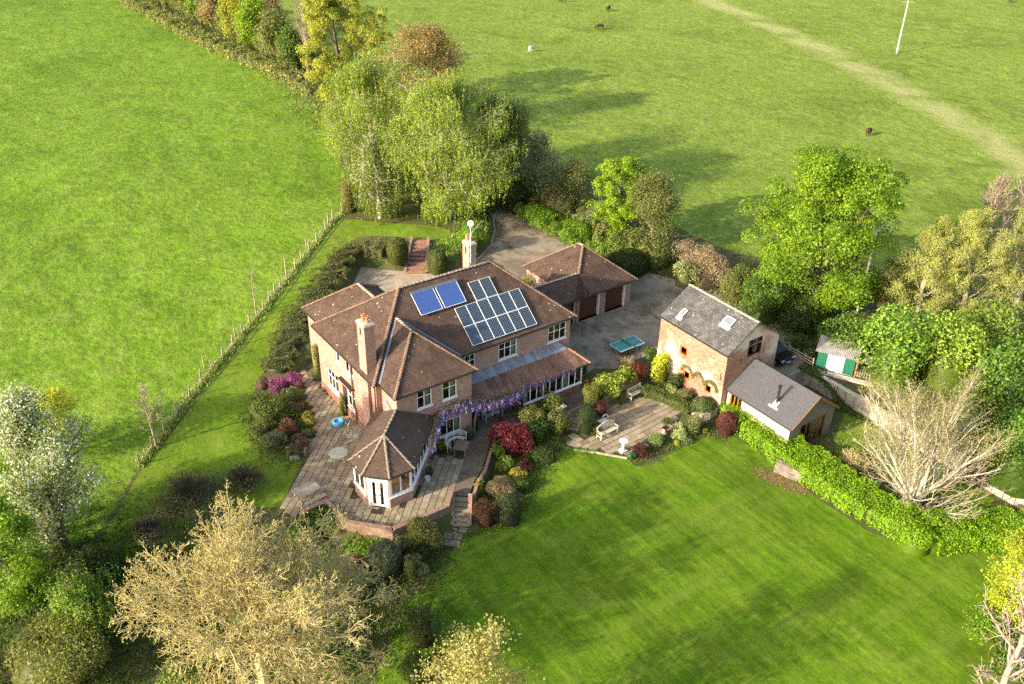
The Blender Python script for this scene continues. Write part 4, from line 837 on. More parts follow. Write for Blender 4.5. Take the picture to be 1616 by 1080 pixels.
def tree(name, label, cat, base, H, rad, pal, seed, crown_z=.58, crown_h=.46, levels=((14, 4, .95, (30, 80)), (7, 3, .55, (30, 65)), (6, 2, .5, (25, 60))), nleaf=5, leaf=.2, spread=.45, bark=None, tr=None, trunk=None,
         wig=.12, up=.10, first=.22, group=None, droop=0.0, pads=None, lean=(0, 0), stems=1, dens=1.0, wts=None, rmin=.015, clump=True, ell=None, asp=.7, off=(0, 0), thick=1.0):
    r = np.random.default_rng(seed); b = Vector(base); t = thing(name, label, cat, b, group=group)
    trunk = trunk or H*.028
    if ell is None: ell = (b.x+off[0], b.y+off[1], b.z+H*crown_z, rad, rad, H*crown_h)
    segs, (Pt, Dt) = grow(r, b, H, ell, levels, trunk, first, wig, up, lean, stems, thick=thick, rmin=rmin)
    mesh_segs('trunk', segs, bark or B_GREY, t, 0, 0); mesh_segs('limbs', segs, bark or B_GREY, t, 1, 9)
    if pads:
        lv, R_, cnt = pads; sg = [s_ for s_ in segs if s_[4] == lv]; E_ = np.concatenate([s_[1] for s_ in sg]); k_ = (levels[lv-1][1]); E_ = E_.reshape(-1, k_, 3); E_ = np.concatenate([E_[:, -1], E_[:, -2][::2]]) if k_ > 1 else E_[:, -1]
        n = len(E_); RR = R_*r.uniform(.6, 1.35, n); out = unit(E_-np.array(ell[:3])); g = np.repeat(np.arange(n), cnt)
        d = unit(r.normal(0, 1, (n*cnt, 3))+out[g]*.5+np.array([0, 0, .75])); c_ = E_[g]+d*(RR[g]*r.uniform(.45, 1.05, n*cnt)**.5)[:, None]*np.array([1, 1, .72])
        c_ += r.normal(0, .06, c_.shape); c_[:, 2] = np.maximum(c_[:, 2], b.z+.2); V, F = leafquads(r, c_, d+np.array([0, 0, .3]), leaf, asp, .6)
        kk = r.normal(0, .11, n); np_mesh('crown', V, F, LEAF, t, np.clip(cols(r, len(c_), pal, wts, .12)*(1+kk[g])[:, None], .003, .8)); nleaf = 0
    if nleaf:
        n, k, _ = Pt.shape; m_ = int(nleaf*2.4) if nleaf > 3 else int(nleaf); spread = spread*1.25 if nleaf > 3 else spread; fr = r.uniform(.2, 1, (n, m_)); i = np.minimum((fr*(k-1)).astype(int), k-2); row = np.arange(n)[:, None]
        c_ = Pt[row, i]+(Pt[row, i+1]-Pt[row, i])*r.uniform(0, 1, (n, m_, 1)); c_ = c_+r.normal(0, spread, c_.shape)*np.array([1, 1, .8])
        if droop:
            q_ = 9; st = np.arange(m_)//q_*q_; c_ = c_[:, st]+r.normal(0, .05, c_.shape); c_[..., 2] -= (np.arange(m_) % q_)[None]*(droop*.2)*r.uniform(.7, 1.3, (n, 1))
        g = np.repeat(np.arange(n), m_); c_ = c_.reshape(-1, 3); c_[:, 2] = np.maximum(c_[:, 2], b.z+.2)
        nm = unit(c_-np.array(ell[:3]))+np.array([0, 0, .35])
        V, F = leafquads(r, c_, nm*.8, leaf, asp)
        pal_ = np.array(pal); cc = cols(r, len(c_), pal, wts)
        if clump:
            kk = r.normal(0, .12, n); cc *= (1+kk[g])[:, None]
        np_mesh('crown', V, F, LEAF, t, np.clip(cc, .003, .8))
    return t
def blob_pts(r, n, rx, ry, rz, rough=.14, shell=.75, flat=0.0, bumps=9):
    """points in the outer shell of a dome standing on z=0: clipped shapes are one dome, loose ones a cluster of lobes"""
    if rough <= .08 or flat:
        d = unit(r.normal(0, 1, (n, 3))); d[:, 2] = np.abs(d[:, 2])*1.0-.25*(r.uniform(0, 1, n) < .3); d = unit(d)
        p = d*(r.uniform(shell, 1.0, n)**.6)[:, None]
        p *= (1+.05*np.sin(d[:, 0]*7+rx*9)*np.sin(d[:, 1]*8+2)+.03*np.sin(d[:, 2]*13))[:, None]
        if flat:
            m_ = np.abs(p).max(1)**flat; q = p/np.maximum(m_, .3)[:, None]**.6*.86; p = np.where(np.abs(q) > 1.05, np.sign(q)*1.05, q)
        return p*np.array([rx, ry, rz*.62])+np.array([0, 0, rz*.40]), d
    k = int(r.integers(9, 15)); cd = unit(r.normal(0, 1, (k, 3))); cd[:, 2] = np.abs(cd[:, 2])*.9-.1; cc = cd*r.uniform(.45, .72, (k, 1)); cr = r.uniform(.26, .48, k)*(1+rough)
    cc[0] = (0, 0, .15); cr[0] = .62
    w_ = cr**2; g = r.choice(k, n, p=w_/w_.sum()); d = unit(r.normal(0, 1, (n, 3))+cd[g]*.7+np.array([0, 0, .25]))
    p = cc[g]+d*(cr[g]*r.uniform(shell*.8, 1.08, n)**.6)[:, None]
    p[:, 2] *= 1.05
    return p*np.array([rx, ry, rz*.66])+np.array([0, 0, rz*.36]), unit(d+p*.4)
CORES = {}
def shrub(name, label, base, rx, rz, pal, seed, ry=None, leaf=.1, dens=1.15, rough=.16, flat=0.0, cat='shrub', group=None, wts=None, core=True, shell=.7, asp=.7, rnd=.8, stems=False, rot=0.0, jit=.24, corec=None, arch=0.0):
    r = np.random.default_rng(seed); ry = ry or rx; b = Vector(base); t = thing(name, label, cat, b, group=group)
    area = 2*math.pi*((rx*ry+rx*rz*.62+ry*rz*.62)/3); n = int(np.clip(area/(leaf*leaf*asp)*(2.1 if rough > .08 and not flat else 3.6)*dens, 150, 45000))
    p, d = blob_pts(r, n, rx, ry, rz, rough, shell, flat)
    if rot: cr, sr = math.cos(rot), math.sin(rot); Rm = np.array([[cr, -sr, 0], [sr, cr, 0], [0, 0, 1]]); p = p@Rm.T; d = d@Rm.T
    p[:, 2] = np.maximum(p[:, 2], .03); c_ = p+np.array(b)
    V, F = leafquads(r, c_, d+np.array([0, 0, .3]), leaf, asp, rnd); bd = unit(r.normal(0, 1, (14, 3))); g = (d@bd.T).argmax(1); kk = r.normal(0, .17, 14)
    np_mesh('foliage', V, F, LEAF, t, np.clip(cols(r, n, pal, wts, jit)*(1+kk[g])[:, None], .003, .85))
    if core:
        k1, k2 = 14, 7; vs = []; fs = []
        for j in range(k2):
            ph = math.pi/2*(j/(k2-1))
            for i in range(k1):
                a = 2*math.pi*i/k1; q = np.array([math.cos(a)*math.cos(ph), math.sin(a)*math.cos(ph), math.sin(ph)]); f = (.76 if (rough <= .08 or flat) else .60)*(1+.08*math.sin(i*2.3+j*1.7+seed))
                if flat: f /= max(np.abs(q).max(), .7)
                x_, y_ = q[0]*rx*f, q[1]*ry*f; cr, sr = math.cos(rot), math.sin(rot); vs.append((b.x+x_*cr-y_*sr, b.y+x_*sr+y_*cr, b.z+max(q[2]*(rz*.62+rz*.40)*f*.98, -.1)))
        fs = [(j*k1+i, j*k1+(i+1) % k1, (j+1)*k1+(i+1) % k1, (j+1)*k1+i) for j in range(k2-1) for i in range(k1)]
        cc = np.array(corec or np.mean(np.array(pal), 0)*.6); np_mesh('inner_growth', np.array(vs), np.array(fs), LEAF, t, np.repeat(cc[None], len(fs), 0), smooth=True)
    if stems:
        p0 = np.repeat(np.array(b)[None], stems, 0)+r.normal(0, .08, (stems, 3))*np.array([1, 1, 0]); sel = r.choice(n, stems); p1 = c_[sel]; V, F = tubes(p0, p1, np.full(stems, .03), np.full(stems, .01), 4); np_mesh('stems', V, F, B_TAN, t)
    return t
def twigbush(name, label, base, rx, H, seed, mat, levels=((7, 3, .6, (15, 60)), (6, 2, .5, (20, 60))), stems=22, pal=None, nleaf=0, leaf=.1, spread=(20, 85), group=None, rmin=.012, cat='shrub', r0=.05, up=.05, wig=.15, ry=None, sp=.15):
    r = np.random.default_rng(seed); b = Vector(base); t = thing(name, label, cat, b, group=group)
    segs, (Pt, Dt) = grow(r, b, H, (b.x, b.y, b.z+H*.3, rx, ry or rx, H*.72), levels, r0, .1, wig, up, stems=stems, spread=spread, rmin=rmin)
    mesh_segs('branches', segs, mat, t)
    if nleaf:
        c_ = np.repeat(Pt[:, 1:].reshape(-1, 3), nleaf, 0); c_ = c_+r.normal(0, sp, c_.shape); V, F = leafquads(r, c_, np.tile([[0, 0, .6]], (len(c_), 1)), leaf); np_mesh('foliage', V, F, LEAF, t, cols(r, len(c_), pal))
    return t
def hedge(name, label, pts, wd, H, pal, seed, leaf=.13, dens=1.0, cat='hedge', lump=.15, wts=None, corec=None):
    """leafy hedge along a line of ground points"""
    r = np.random.default_rng(seed); t = thing(name, label, cat, pts[0]); Q = np.array([tuple(p) for p in pts]); dv = np.diff(Q, axis=0); Ls = np.linalg.norm(dv[:, :2], axis=1); cum = np.concatenate([[0], np.cumsum(Ls)]); L = cum[-1]
    def at(s):
        i = np.clip(np.searchsorted(cum, s)-1, 0, len(dv)-1); f = ((s-cum[i])/Ls[i])[:, None]; T = dv[i]/Ls[i][:, None]; return Q[i]+dv[i]*f, np.column_stack([-T[:, 1], T[:, 0], np.zeros(len(T))])
    n = int(L*(wd+2*H)/(leaf*leaf*.7)*2.1*dens); s = r.uniform(0, L, n); per = wd+2*H; u = r.uniform(0, per, n); c_, sd_ = at(s)
    lu = 1+lump*(np.sin(s*1.7+seed)+np.sin(s*3.9+1.3)+.6*np.sin(s*7.7))/2.2+lump*.7*(np.sin(s*.55+seed*2)*np.sin(s*.23+seed)+.5*np.sin(s*2.9+u*3.1))
    top = (u > H) & (u < H+wd); side = np.where(u <= H, -1, 1); off = np.where(top, (u-H-wd/2), side*wd/2); z = np.where(top, H, np.where(u <= H, u, per-u))
    rd = np.clip(np.abs(off)/(wd/2), 0, 1)**6*np.clip(z/H, 0, 1)**6; dep = r.uniform(0, .22, n)
    nm = np.where(top[:, None], np.array([0, 0, 1.0]), sd_*side[:, None])
    c2 = c_+sd_*(off*lu*(1-rd*.12))[:, None]+np.array([0, 0, 1.0])*(z*lu*(1-rd*.12))[:, None]-nm*dep[:, None]+nm*(lump*.5*(np.sin(s*5.1+off*4)*np.sin(z*4+s*2.3)))[:, None]
    e = (s < .3) | (s > L-.3)
    V, F = leafquads(r, c2, nm+np.array([0, 0, .25]), leaf, .75, .75); kk = (np.sin(s*2.1)+np.sin(s*5.3+off*3))*.06
    np_mesh('foliage', V, F, LEAF, t, np.clip(cols(r, n, pal, wts)*(1+kk)[:, None], .003, .85))
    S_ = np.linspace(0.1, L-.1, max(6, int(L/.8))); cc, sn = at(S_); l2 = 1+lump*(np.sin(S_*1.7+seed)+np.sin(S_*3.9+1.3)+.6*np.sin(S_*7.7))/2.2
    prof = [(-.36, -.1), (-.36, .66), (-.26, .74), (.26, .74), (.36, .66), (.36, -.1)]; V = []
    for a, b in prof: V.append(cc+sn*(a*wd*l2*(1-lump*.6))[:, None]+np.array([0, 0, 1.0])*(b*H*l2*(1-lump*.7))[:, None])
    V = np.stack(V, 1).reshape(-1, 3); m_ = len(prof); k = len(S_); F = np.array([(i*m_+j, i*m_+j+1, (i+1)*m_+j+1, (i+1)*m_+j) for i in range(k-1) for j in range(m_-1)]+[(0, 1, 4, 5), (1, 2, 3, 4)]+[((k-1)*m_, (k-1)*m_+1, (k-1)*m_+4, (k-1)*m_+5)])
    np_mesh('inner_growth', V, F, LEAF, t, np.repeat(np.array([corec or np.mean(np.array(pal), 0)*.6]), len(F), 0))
    return t
def GB(px, py): return PG(px, py)
def htop(b, py): return zat(b.x, b.y, py)-b.z
# palettes (linear albedo)
LIME = [(.19,.30,.015), (.26,.36,.02), (.14,.24,.012)]; FRESH = [(.10,.20,.012), (.14,.26,.018), (.20,.31,.02)]; OAKY = [(.30,.32,.03), (.36,.37,.045), (.23,.26,.025)]
BIRCH = [(.23,.30,.04), (.27,.335,.05), (.19,.26,.035)]; WILLOW = [(.33,.36,.08), (.37,.40,.10), (.29,.33,.07)]; DARKG = [(.055,.085,.016), (.08,.12,.022), (.04,.065,.014)]; MIDG = [(.09,.155,.02), (.13,.20,.028), (.065,.115,.018)]
OLIVE = [(.16,.18,.045), (.21,.23,.06), (.12,.14,.035)]; BUD = [(.42,.35,.08), (.36,.33,.08), (.50,.42,.12)]; RUST = [(.28,.21,.07), (.34,.25,.09), (.22,.19,.06)]; REDM = [(.18,.025,.03), (.25,.05,.05), (.11,.018,.022)]; PURP = [(.10,.035,.03), (.14,.05,.035), (.07,.02,.02)]
YEL = [(.50,.50,.03), (.38,.42,.03), (.30,.36,.03)]; LAUREL = [(.10,.19,.02), (.16,.28,.03), (.24,.36,.05)]; PALE = [(.36,.42,.14), (.28,.36,.10), (.45,.48,.2)]; GREYG = [(.15,.19,.08), (.2,.24,.11), (.12,.15,.06)]; MAG = [(.26,.07,.16), (.18,.04,.11), (.33,.12,.22)]; BRONZE = [(.22,.11,.06), (.30,.16,.10), (.15,.09,.04)]; TAN = [(.34,.26,.15), (.26,.19,.10), (.42,.33,.20)]
HEDG = [(.19,.34,.015), (.26,.42,.02), (.14,.26,.012)]
def px_tree(name, label, cat, bx, by, ty, radpx, pal, seed, **k):
    b = PG(bx, by); H = htop(b, ty); dist = (Vector(b)+Vector((0, 0, H*.6))-CAMP).length; rad = radpx/FPX*dist
    return tree(name, label, cat, b, H, rad, pal, seed, **k)
# trees along the far hedge line
px_tree('oak_tree', 'spreading yellow-green oak at the corner of the far hedge', 'tree', 545, 172, -4, 80, OAKY, 11, thick=.8, crown_z=.54, crown_h=.5, levels=((20, 4, .98, (28, 95)), (8, 3, .5, (30, 65)), (6, 2, .5, (25, 60))), pads=(2, .95, 230), nleaf=1, leaf=.21, bark=B_DARK, first=.15)
px_tree('bare_tree', 'tall bare pinkish tree just left of the yellow-green oak', 'tree', 487, 118, 4, 33, BUD, 12, levels=((16, 4, .95, (15, 55)), (8, 3, .5, (20, 50)), (6, 2, .5, (20, 50))), nleaf=1, leaf=.12, spread=.2, bark=B_PINK, up=.25, rmin=.02)
px_tree('budding_tree', 'rust-budded tree behind the two birches', 'tree', 655, 208, 56, 88, RUST, 13, crown_z=.55, crown_h=.48, levels=((16, 4, .98, (30, 90)), (8, 3, .5, (30, 65)), (6, 2, .5, (25, 60))), nleaf=20, leaf=.2, spread=.5, bark=B_PINK, rmin=.025)
px_tree('birch_tree', 'pale birch beside the west pasture with drooping left side', 'tree', 604, 308, 106, 84, BIRCH, 14, thick=.6, crown_z=.58, crown_h=.5, levels=((22, 4, .95, (25, 85)), (8, 3, .5, (30, 70)), (6, 2, .6, (25, 60))), nleaf=30, leaf=.17, asp=.55, spread=.5, bark=B_WHITE, droop=.55, up=-.02, first=.12, group='birches above the stone steps', rmin=.02)
px_tree('birch_tree', 'broad yellow-green birch straight behind the brick steps', 'tree', 712, 342, 136, 98, BIRCH, 15, thick=.6, crown_z=.55, crown_h=.5, levels=((24, 4, .98, (25, 90)), (8, 3, .5, (30, 70)), (6, 2, .6, (25, 60))), nleaf=34, leaf=.17, asp=.55, spread=.5, bark=B_WHITE, droop=.45, up=0, first=.1, group='birches above the stone steps', rmin=.02)
px_tree('weeping_birch', 'low weeping birch hanging over the upper lawn by the fence end', 'tree', 600, 345, 205, 42, [(.17,.22,.035), (.21,.26,.05), (.13,.18,.03)], 16, crown_z=.5, crown_h=.5, levels=((20, 4, .95, (30, 90)), (7, 4, .6, (60, 120)), (5, 2, .5, (20, 50))), nleaf=10, leaf=.17, spread=.25, bark=B_WHITE, droop=1.1, up=-.12, first=.2)
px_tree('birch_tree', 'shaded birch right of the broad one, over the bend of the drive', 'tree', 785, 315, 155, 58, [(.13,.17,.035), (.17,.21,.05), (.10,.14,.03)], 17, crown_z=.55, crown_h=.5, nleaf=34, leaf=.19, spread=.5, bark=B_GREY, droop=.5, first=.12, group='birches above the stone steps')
px_tree('hawthorn', 'grey-green twiggy tree beyond the bend of the drive', 'tree', 850, 325, 212, 36, GREYG, 18, crown_z=.5, crown_h=.5, nleaf=8, leaf=.16, spread=.35, bark=B_GREY, first=.1, rmin=.025)
px_tree('hawthorn', 'small olive hawthorn in the boundary scrub left of the lime-green tree', 'tree', 900, 335, 256, 36, [(.15,.18,.05), (.19,.22,.06), (.11,.13,.04)], 19, crown_z=.5, crown_h=.5, nleaf=10, leaf=.15, spread=.3, bark=B_GREY, first=.1)
px_tree('maple_tree', 'bright lime-green young tree behind the garage roof', 'tree', 975, 378, 265, 47, LIME, 20, crown_z=.56, crown_h=.5, levels=((20, 4, 1.0, (25, 90)), (8, 3, .5, (30, 65)), (6, 2, .5, (25, 60))), pads=(2, .6, 190), nleaf=1, leaf=.15, bark=B_GREY, first=.08)
px_tree('ivy_tree', 'olive ivy-clad tree right of the lime-green one behind the garage', 'tree', 1025, 402, 284, 40, [(.16,.18,.045), (.20,.22,.06), (.11,.13,.035)], 21, crown_z=.52, crown_h=.5, nleaf=22, leaf=.15, spread=.36, bark=B_GREY, first=.05)
px_tree('oak_tree', 'tall bright green oak behind the coach house', 'tree', 1283, 492, 270, 118, [(.15,.255,.012), (.19,.30,.018), (.12,.21,.012)], 22, crown_z=.55, crown_h=.5, levels=((30, 5, 1.0, (15, 98)), (9, 3, .42, (30, 70)), (7, 2, .5, (25, 60))), pads=(2, 1.2, 270), nleaf=1, leaf=.2, bark=B_DARK, first=.08, trunk=.5)
for i, (bx, by, ty, rp, lb, pal) in enumerate([(1440, 520, 362, 62, 'feathery yellow-green tree nearest the bright oak', WILLOW), (1512, 520, 345, 60, 'feathery yellow-green tree in the middle of the eastern group', WILLOW), (1590, 515, 330, 66, 'feathery yellow-green tree cut by the right border of the photo', WILLOW), (1395, 500, 420, 38, 'low feathery tree between the bright oak and the taller willows', OLIVE)]):
    px_tree('willow_tree', lb, 'tree', bx, by, ty, rp, pal, 30+i, crown_z=.52, crown_h=.52, levels=((22, 4, .98, (15, 80)), (9, 3, .5, (20, 55)), (7, 3, .55, (20, 50))), nleaf=14, leaf=.14, asp=.4, spread=.16, bark=B_STRAW, up=.15, first=.1, group='feathery trees east of the sheds', rmin=.022, thick=.7)
px_tree('bare_birch', 'white-stemmed bare birch standing furthest back among the eastern trees', 'tree', 1540, 440, 282, 40, BUD, 36, levels=((20, 4, .95, (15, 60)), (8, 3, .5, (20, 50)), (6, 2, .5, (20, 50))), nleaf=1, leaf=.1, spread=.2, bark=B_PINK, up=.25, rmin=.028)
px_tree('bare_birch', 'pinkish bare birch cut by the right border above the feathery trees', 'tree', 1602, 420, 268, 42, BUD, 37, levels=((20, 4, .95, (15, 60)), (8, 3, .5, (20, 50)), (6, 2, .5, (20, 50))), nleaf=1, leaf=.1, spread=.2, bark=B_PINK, up=.25, rmin=.028)
# saplings by the fence
px_tree('bare_sapling', 'small bare spreading tree at the lower end of the field fence', 'tree', 247, 706, 610, 27, BUD, 40, levels=((12, 4, .95, (20, 70)), (7, 3, .5, (25, 60)), (5, 2, .5, (20, 50))), nleaf=0, bark=B_PINK, rmin=.018, first=.3, trunk=.11)
px_tree('bare_sapling', 'thin upright bare sapling half-way along the field fence', 'tree', 404, 490, 418, 9, BUD, 41, levels=((14, 4, .95, (10, 35)), (6, 3, .5, (20, 40))), nleaf=1, leaf=.08, spread=.15, bark=B_PINK, rmin=.015, first=.2, trunk=.07)
# lower left group
px_tree('blossom_tree', 'white-flowering cherry tree beside the lower end of the fence', 'tree', 108, 872, 640, 98, [(.75,.70,.54), (.18,.26,.04), (.22,.29,.05), (.6,.58,.40)], 50, crown_z=.55, crown_h=.5, levels=((24, 4, .98, (20, 85)), (9, 3, .5, (25, 60)), (7, 2, .5, (20, 50))), nleaf=12, leaf=.14, spread=.3, bark=B_DARK, wts=[.22, .3, .3, .18], up=.2, first=.1, clump=True, rmin=.015)
px_tree('maple_tree', 'bright green tree at the left border below the cherry blossom', 'tree', -2, 880, 650, 72, [(.22,.36,.015), (.28,.42,.025), (.16,.28,.012)], 51, pads=(2, .7, 160), nleaf=1, leaf=.15, bark=B_DARK, first=.1, crown_z=.55, crown_h=.5)
px_tree('maple_tree', 'green maple with dark stems lowest on the left border', 'tree', 45, 985, 800, 60, [(.16,.27,.015), (.2,.33,.02), (.12,.2,.012)], 52, pads=(2, .7, 160), nleaf=1, leaf=.14, bark=B_DARK, first=.1, crown_z=.55, crown_h=.5)
px_tree('young_tree', 'yellow-green leafed young tree behind the cherry blossom', 'tree', 92, 720, 625, 52, YEL, 53, nleaf=8, leaf=.14, spread=.3, bark=B_GREY, first=.1, crown_z=.5, crown_h=.52)
px_tree('weeping_tree', 'small weeping green tree left of the big budding one', 'tree', 140, 1000, 893, 50, [(.2,.32,.035), (.26,.38,.05), (.15,.24,.03)], 54, crown_z=.5, crown_h=.5, levels=((22, 4, .95, (30, 90)), (8, 4, .6, (60, 120)), (5, 2, .5, (20, 50))), nleaf=12, leaf=.11, spread=.18, bark=B_DARK, droop=.6, up=-.15)
# the big budding foreground tree
b = PG(422, 1100); t = thing('budding_tree', 'huge pale budding tree filling the lower left foreground', 'tree', b); r = np.random.default_rng(60); o_ = b+Vector((0, 0, 4.2))
MB().path([b+Vector((0, 0, -.2)), b+Vector((.05, .1, 2)), o_+Vector((0, 0, .3))], .34, 9).build('trunk', B_TAN, t)
segs, (Pt, Dt) = grow(r, o_, 9, (b.x, b.y, b.z+6.9, 9.0, 9.0, 6.5), [(12, 4, .44, (25, 62)), (7, 3, .52, (25, 60)), (5, 2, .6, (20, 55))], .12, .2, .16, .02, stems=28, spread=(2, 88), rmin=.017)
mesh_segs('limb', segs, B_TAN, t, 0, 0); mesh_segs('twigs', segs, B_TAN, t, 1, 9)
c_ = np.repeat(Pt[:, -1], 1, 0)+r.normal(0, .1, (len(Pt), 3)); V, F = leafquads(r, c_, np.tile([[0, 0, .6]], (len(c_), 1)), .10); np_mesh('foliage', V, F, LEAF, t, cols(r, len(c_), [(.42,.37,.07), (.34,.33,.06), (.46,.40,.10)]))
# the white bare tree over the sleeper wall
b = PG(1436, 800); t = thing('bare_white_tree', 'pale many-stemmed bare tree rising above the bright hedge and sleeper wall', 'tree', b); r = np.random.default_rng(61); Ht = htop(b, 572)
segs, (Pt, Dt) = grow(r, b+Vector((0, 0, .3)), 9, (b.x+.9, b.y+.9, b.z+Ht*.46, 7.4, 7.4, Ht*.54), [(14, 5, .60, (8, 36)), (7, 3, .45, (16, 45)), (5, 2, .5, (18, 48))], .21, .04, .13, .08, stems=11, spread=(14, 87), rmin=.010)
mesh_segs('stem', segs, B_WHITE, t, 0, 1); mesh_segs('twigs', segs, B_STRAW, t, 2, 9)
hi = Pt[:, -1][:, 2] > b.z+Ht*.45; q = Pt[:, -1][hi]; c_ = np.repeat(q, 5, 0)+r.normal(0, .3, (len(q)*5, 3)); V, F = leafquads(r, c_, np.tile([[0, 0, .6]], (len(c_), 1)), .09); np_mesh('foliage', V, F, LEAF, t, cols(r, len(c_), [(.26,.25,.07), (.22,.23,.06), (.3,.27,.09)]))
# lower right
px_tree('bare_tree', 'knobbly bare pollarded tree in the lower right corner', 'tree', 1556, 1190, 925, 88, BUD, 67, crown_z=.6, crown_h=.42, levels=((18, 5, .95, (20, 75)), (6, 4, .5, (30, 70)), (4, 3, .5, (25, 60))), nleaf=0, bark=B_PINK, wig=.16, first=.3, trunk=.26, rmin=.022, thick=1.2)
px_tree('golden_cypress', 'golden-yellow feathery conifer at the right border below the hedge', 'conifer', 1612, 985, 852, 58, [(.36,.42,.03), (.28,.36,.025), (.44,.48,.05)], 63, nleaf=24, leaf=.2, spread=.28, levels=((26, 4, .95, (35, 85)), (8, 3, .5, (25, 60)), (5, 2, .5, (25, 50))), crown_z=.48, crown_h=.52, first=.05, asp=.35)
px_tree('budding_tree', 'pale budding tree top rising from the bottom border of the photo', 'tree', 775, 1260, 1028, 104, [(.34,.31,.09), (.40,.36,.12), (.26,.26,.07)], 64, nleaf=14, leaf=.13, spread=.3, bark=B_TAN, wig=.15, up=.1, rmin=.013, first=.12, crown_z=.56, crown_h=.46)

for i, (bx, by, ty, rp, pal, lb) in enumerate([(300, 22, -25, 26, OLIVE, 'bushy hedgerow tree at the far upper left end of the tall hedge'), (350, 45, -6, 26, RUST, 'brownish hedgerow tree in the tall hedge'), (405, 78, 2, 24, LIME, 'small yellow-green tree standing in the tall hedge'), (440, 100, 22, 26, OLIVE, 'olive tree in the hedge left of the bare pinkish one'), (325, 32, -18, 22, FRESH, 'fresh green hedgerow tree between the two upper left ones'), (378, 62, -2, 24, OAKY, 'mustard-green hedgerow tree left of the small yellow-green one'), (425, 60, -12, 30, RUST, 'russet twiggy tree behind the small yellow-green hedge tree'), (465, 112, 48, 18, MIDG, 'dark leafy thorn at the foot of the bare pinkish tree')]):
    px_tree('hedgerow_tree', lb, 'tree', bx, by, ty, rp, pal, 140+i, nleaf=12, leaf=.28, spread=.4, bark=B_DARK, first=.08, crown_z=.52, crown_h=.5)
# ------------------------------------------------------------------ terrace, steps and walls
x = N('flagstone'); v = x.pos(); oi = x.n('ObjectInfo')
rv = x.n('Attribute', attribute_name='col')
c = x.mix(x.ramp(oi.outputs['Random'], [(0, 0.0), (1, 1.0)]), (.22,.18,.12), (.38,.315,.215)); c = x.mix(x.ramp(x.noise(v, 2.2, 6, .7), [(.45, 0.0), (.7, .6)]), c, (.16,.14,.085))
c = x.mix(x.ramp(x.noise(v, .5, 4, .6), [(.5, 0.0), (.7, .5)]), c, (.36,.25,.13)); x.base(c, .9, .2); x.bump(x.noise(v, 14, 5, .7), .6, .012)
FLAG = MATS['flagstone']
x = N('joint_moss'); v = x.pos(); x.base(x.mix(x.ramp(x.noise(v, 3, 5, .7), [(.4, 0.0), (.6, 1.0)]), (.04,.045,.018), (.10,.08,.045)), .95, .1); x.bump(x.noise(v, 20, 4), .6, .02)
x = N('setts'); v = x.pos(scale=(1, 1, 1), rot=(0, 0, math.radians(45))); b = x.n('TexBrick'); x.l(v, b.inputs['Vector']); b.inputs['Scale'].default_value = 1; b.inputs['Brick Width'].default_value = .2; b.inputs['Row Height'].default_value = .11; b.inputs['Mortar Size'].default_value = .012
b.inputs['Color1'].default_value = (.12,.085,.06,1); b.inputs['Color2'].default_value = (.20,.145,.105,1); b.inputs['Mortar'].default_value = (.05,.045,.03,1)
x.base(x.mix(x.ramp(x.noise(x.pos(), 1, 5, .7), [(.4, 0.0), (.65, .5)]), b.outputs['Color'], (.24,.19,.14)), .9, .2); x.bump(b.outputs['Fac'], .7, -.02)
WALLB = brickmat('garden_brick', (.30,.15,.10), (.40,.24,.17), (.22,.12,.08), (.34,.28,.2), wpatch=((.42,.36,.27), .6))
COPE = plain('coping_brick', (.29,.18,.13), .9, .2, 0, .4, 6, .01)
def clip(poly, a, b, c_):  # half-plane a*x+b*y<=c
    out = []
    for p, q in zip(poly, poly[1:]+poly[:1]):
        dp = a*p[0]+b*p[1]-c_; dq = a*q[0]+b*q[1]-c_
        if dp <= 0: out.append(p)
        if (dp < 0 < dq) or (dq < 0 < dp): t = dp/(dp-dq); out.append((p[0]+(q[0]-p[0])*t, p[1]+(q[1]-p[1])*t))
    return out
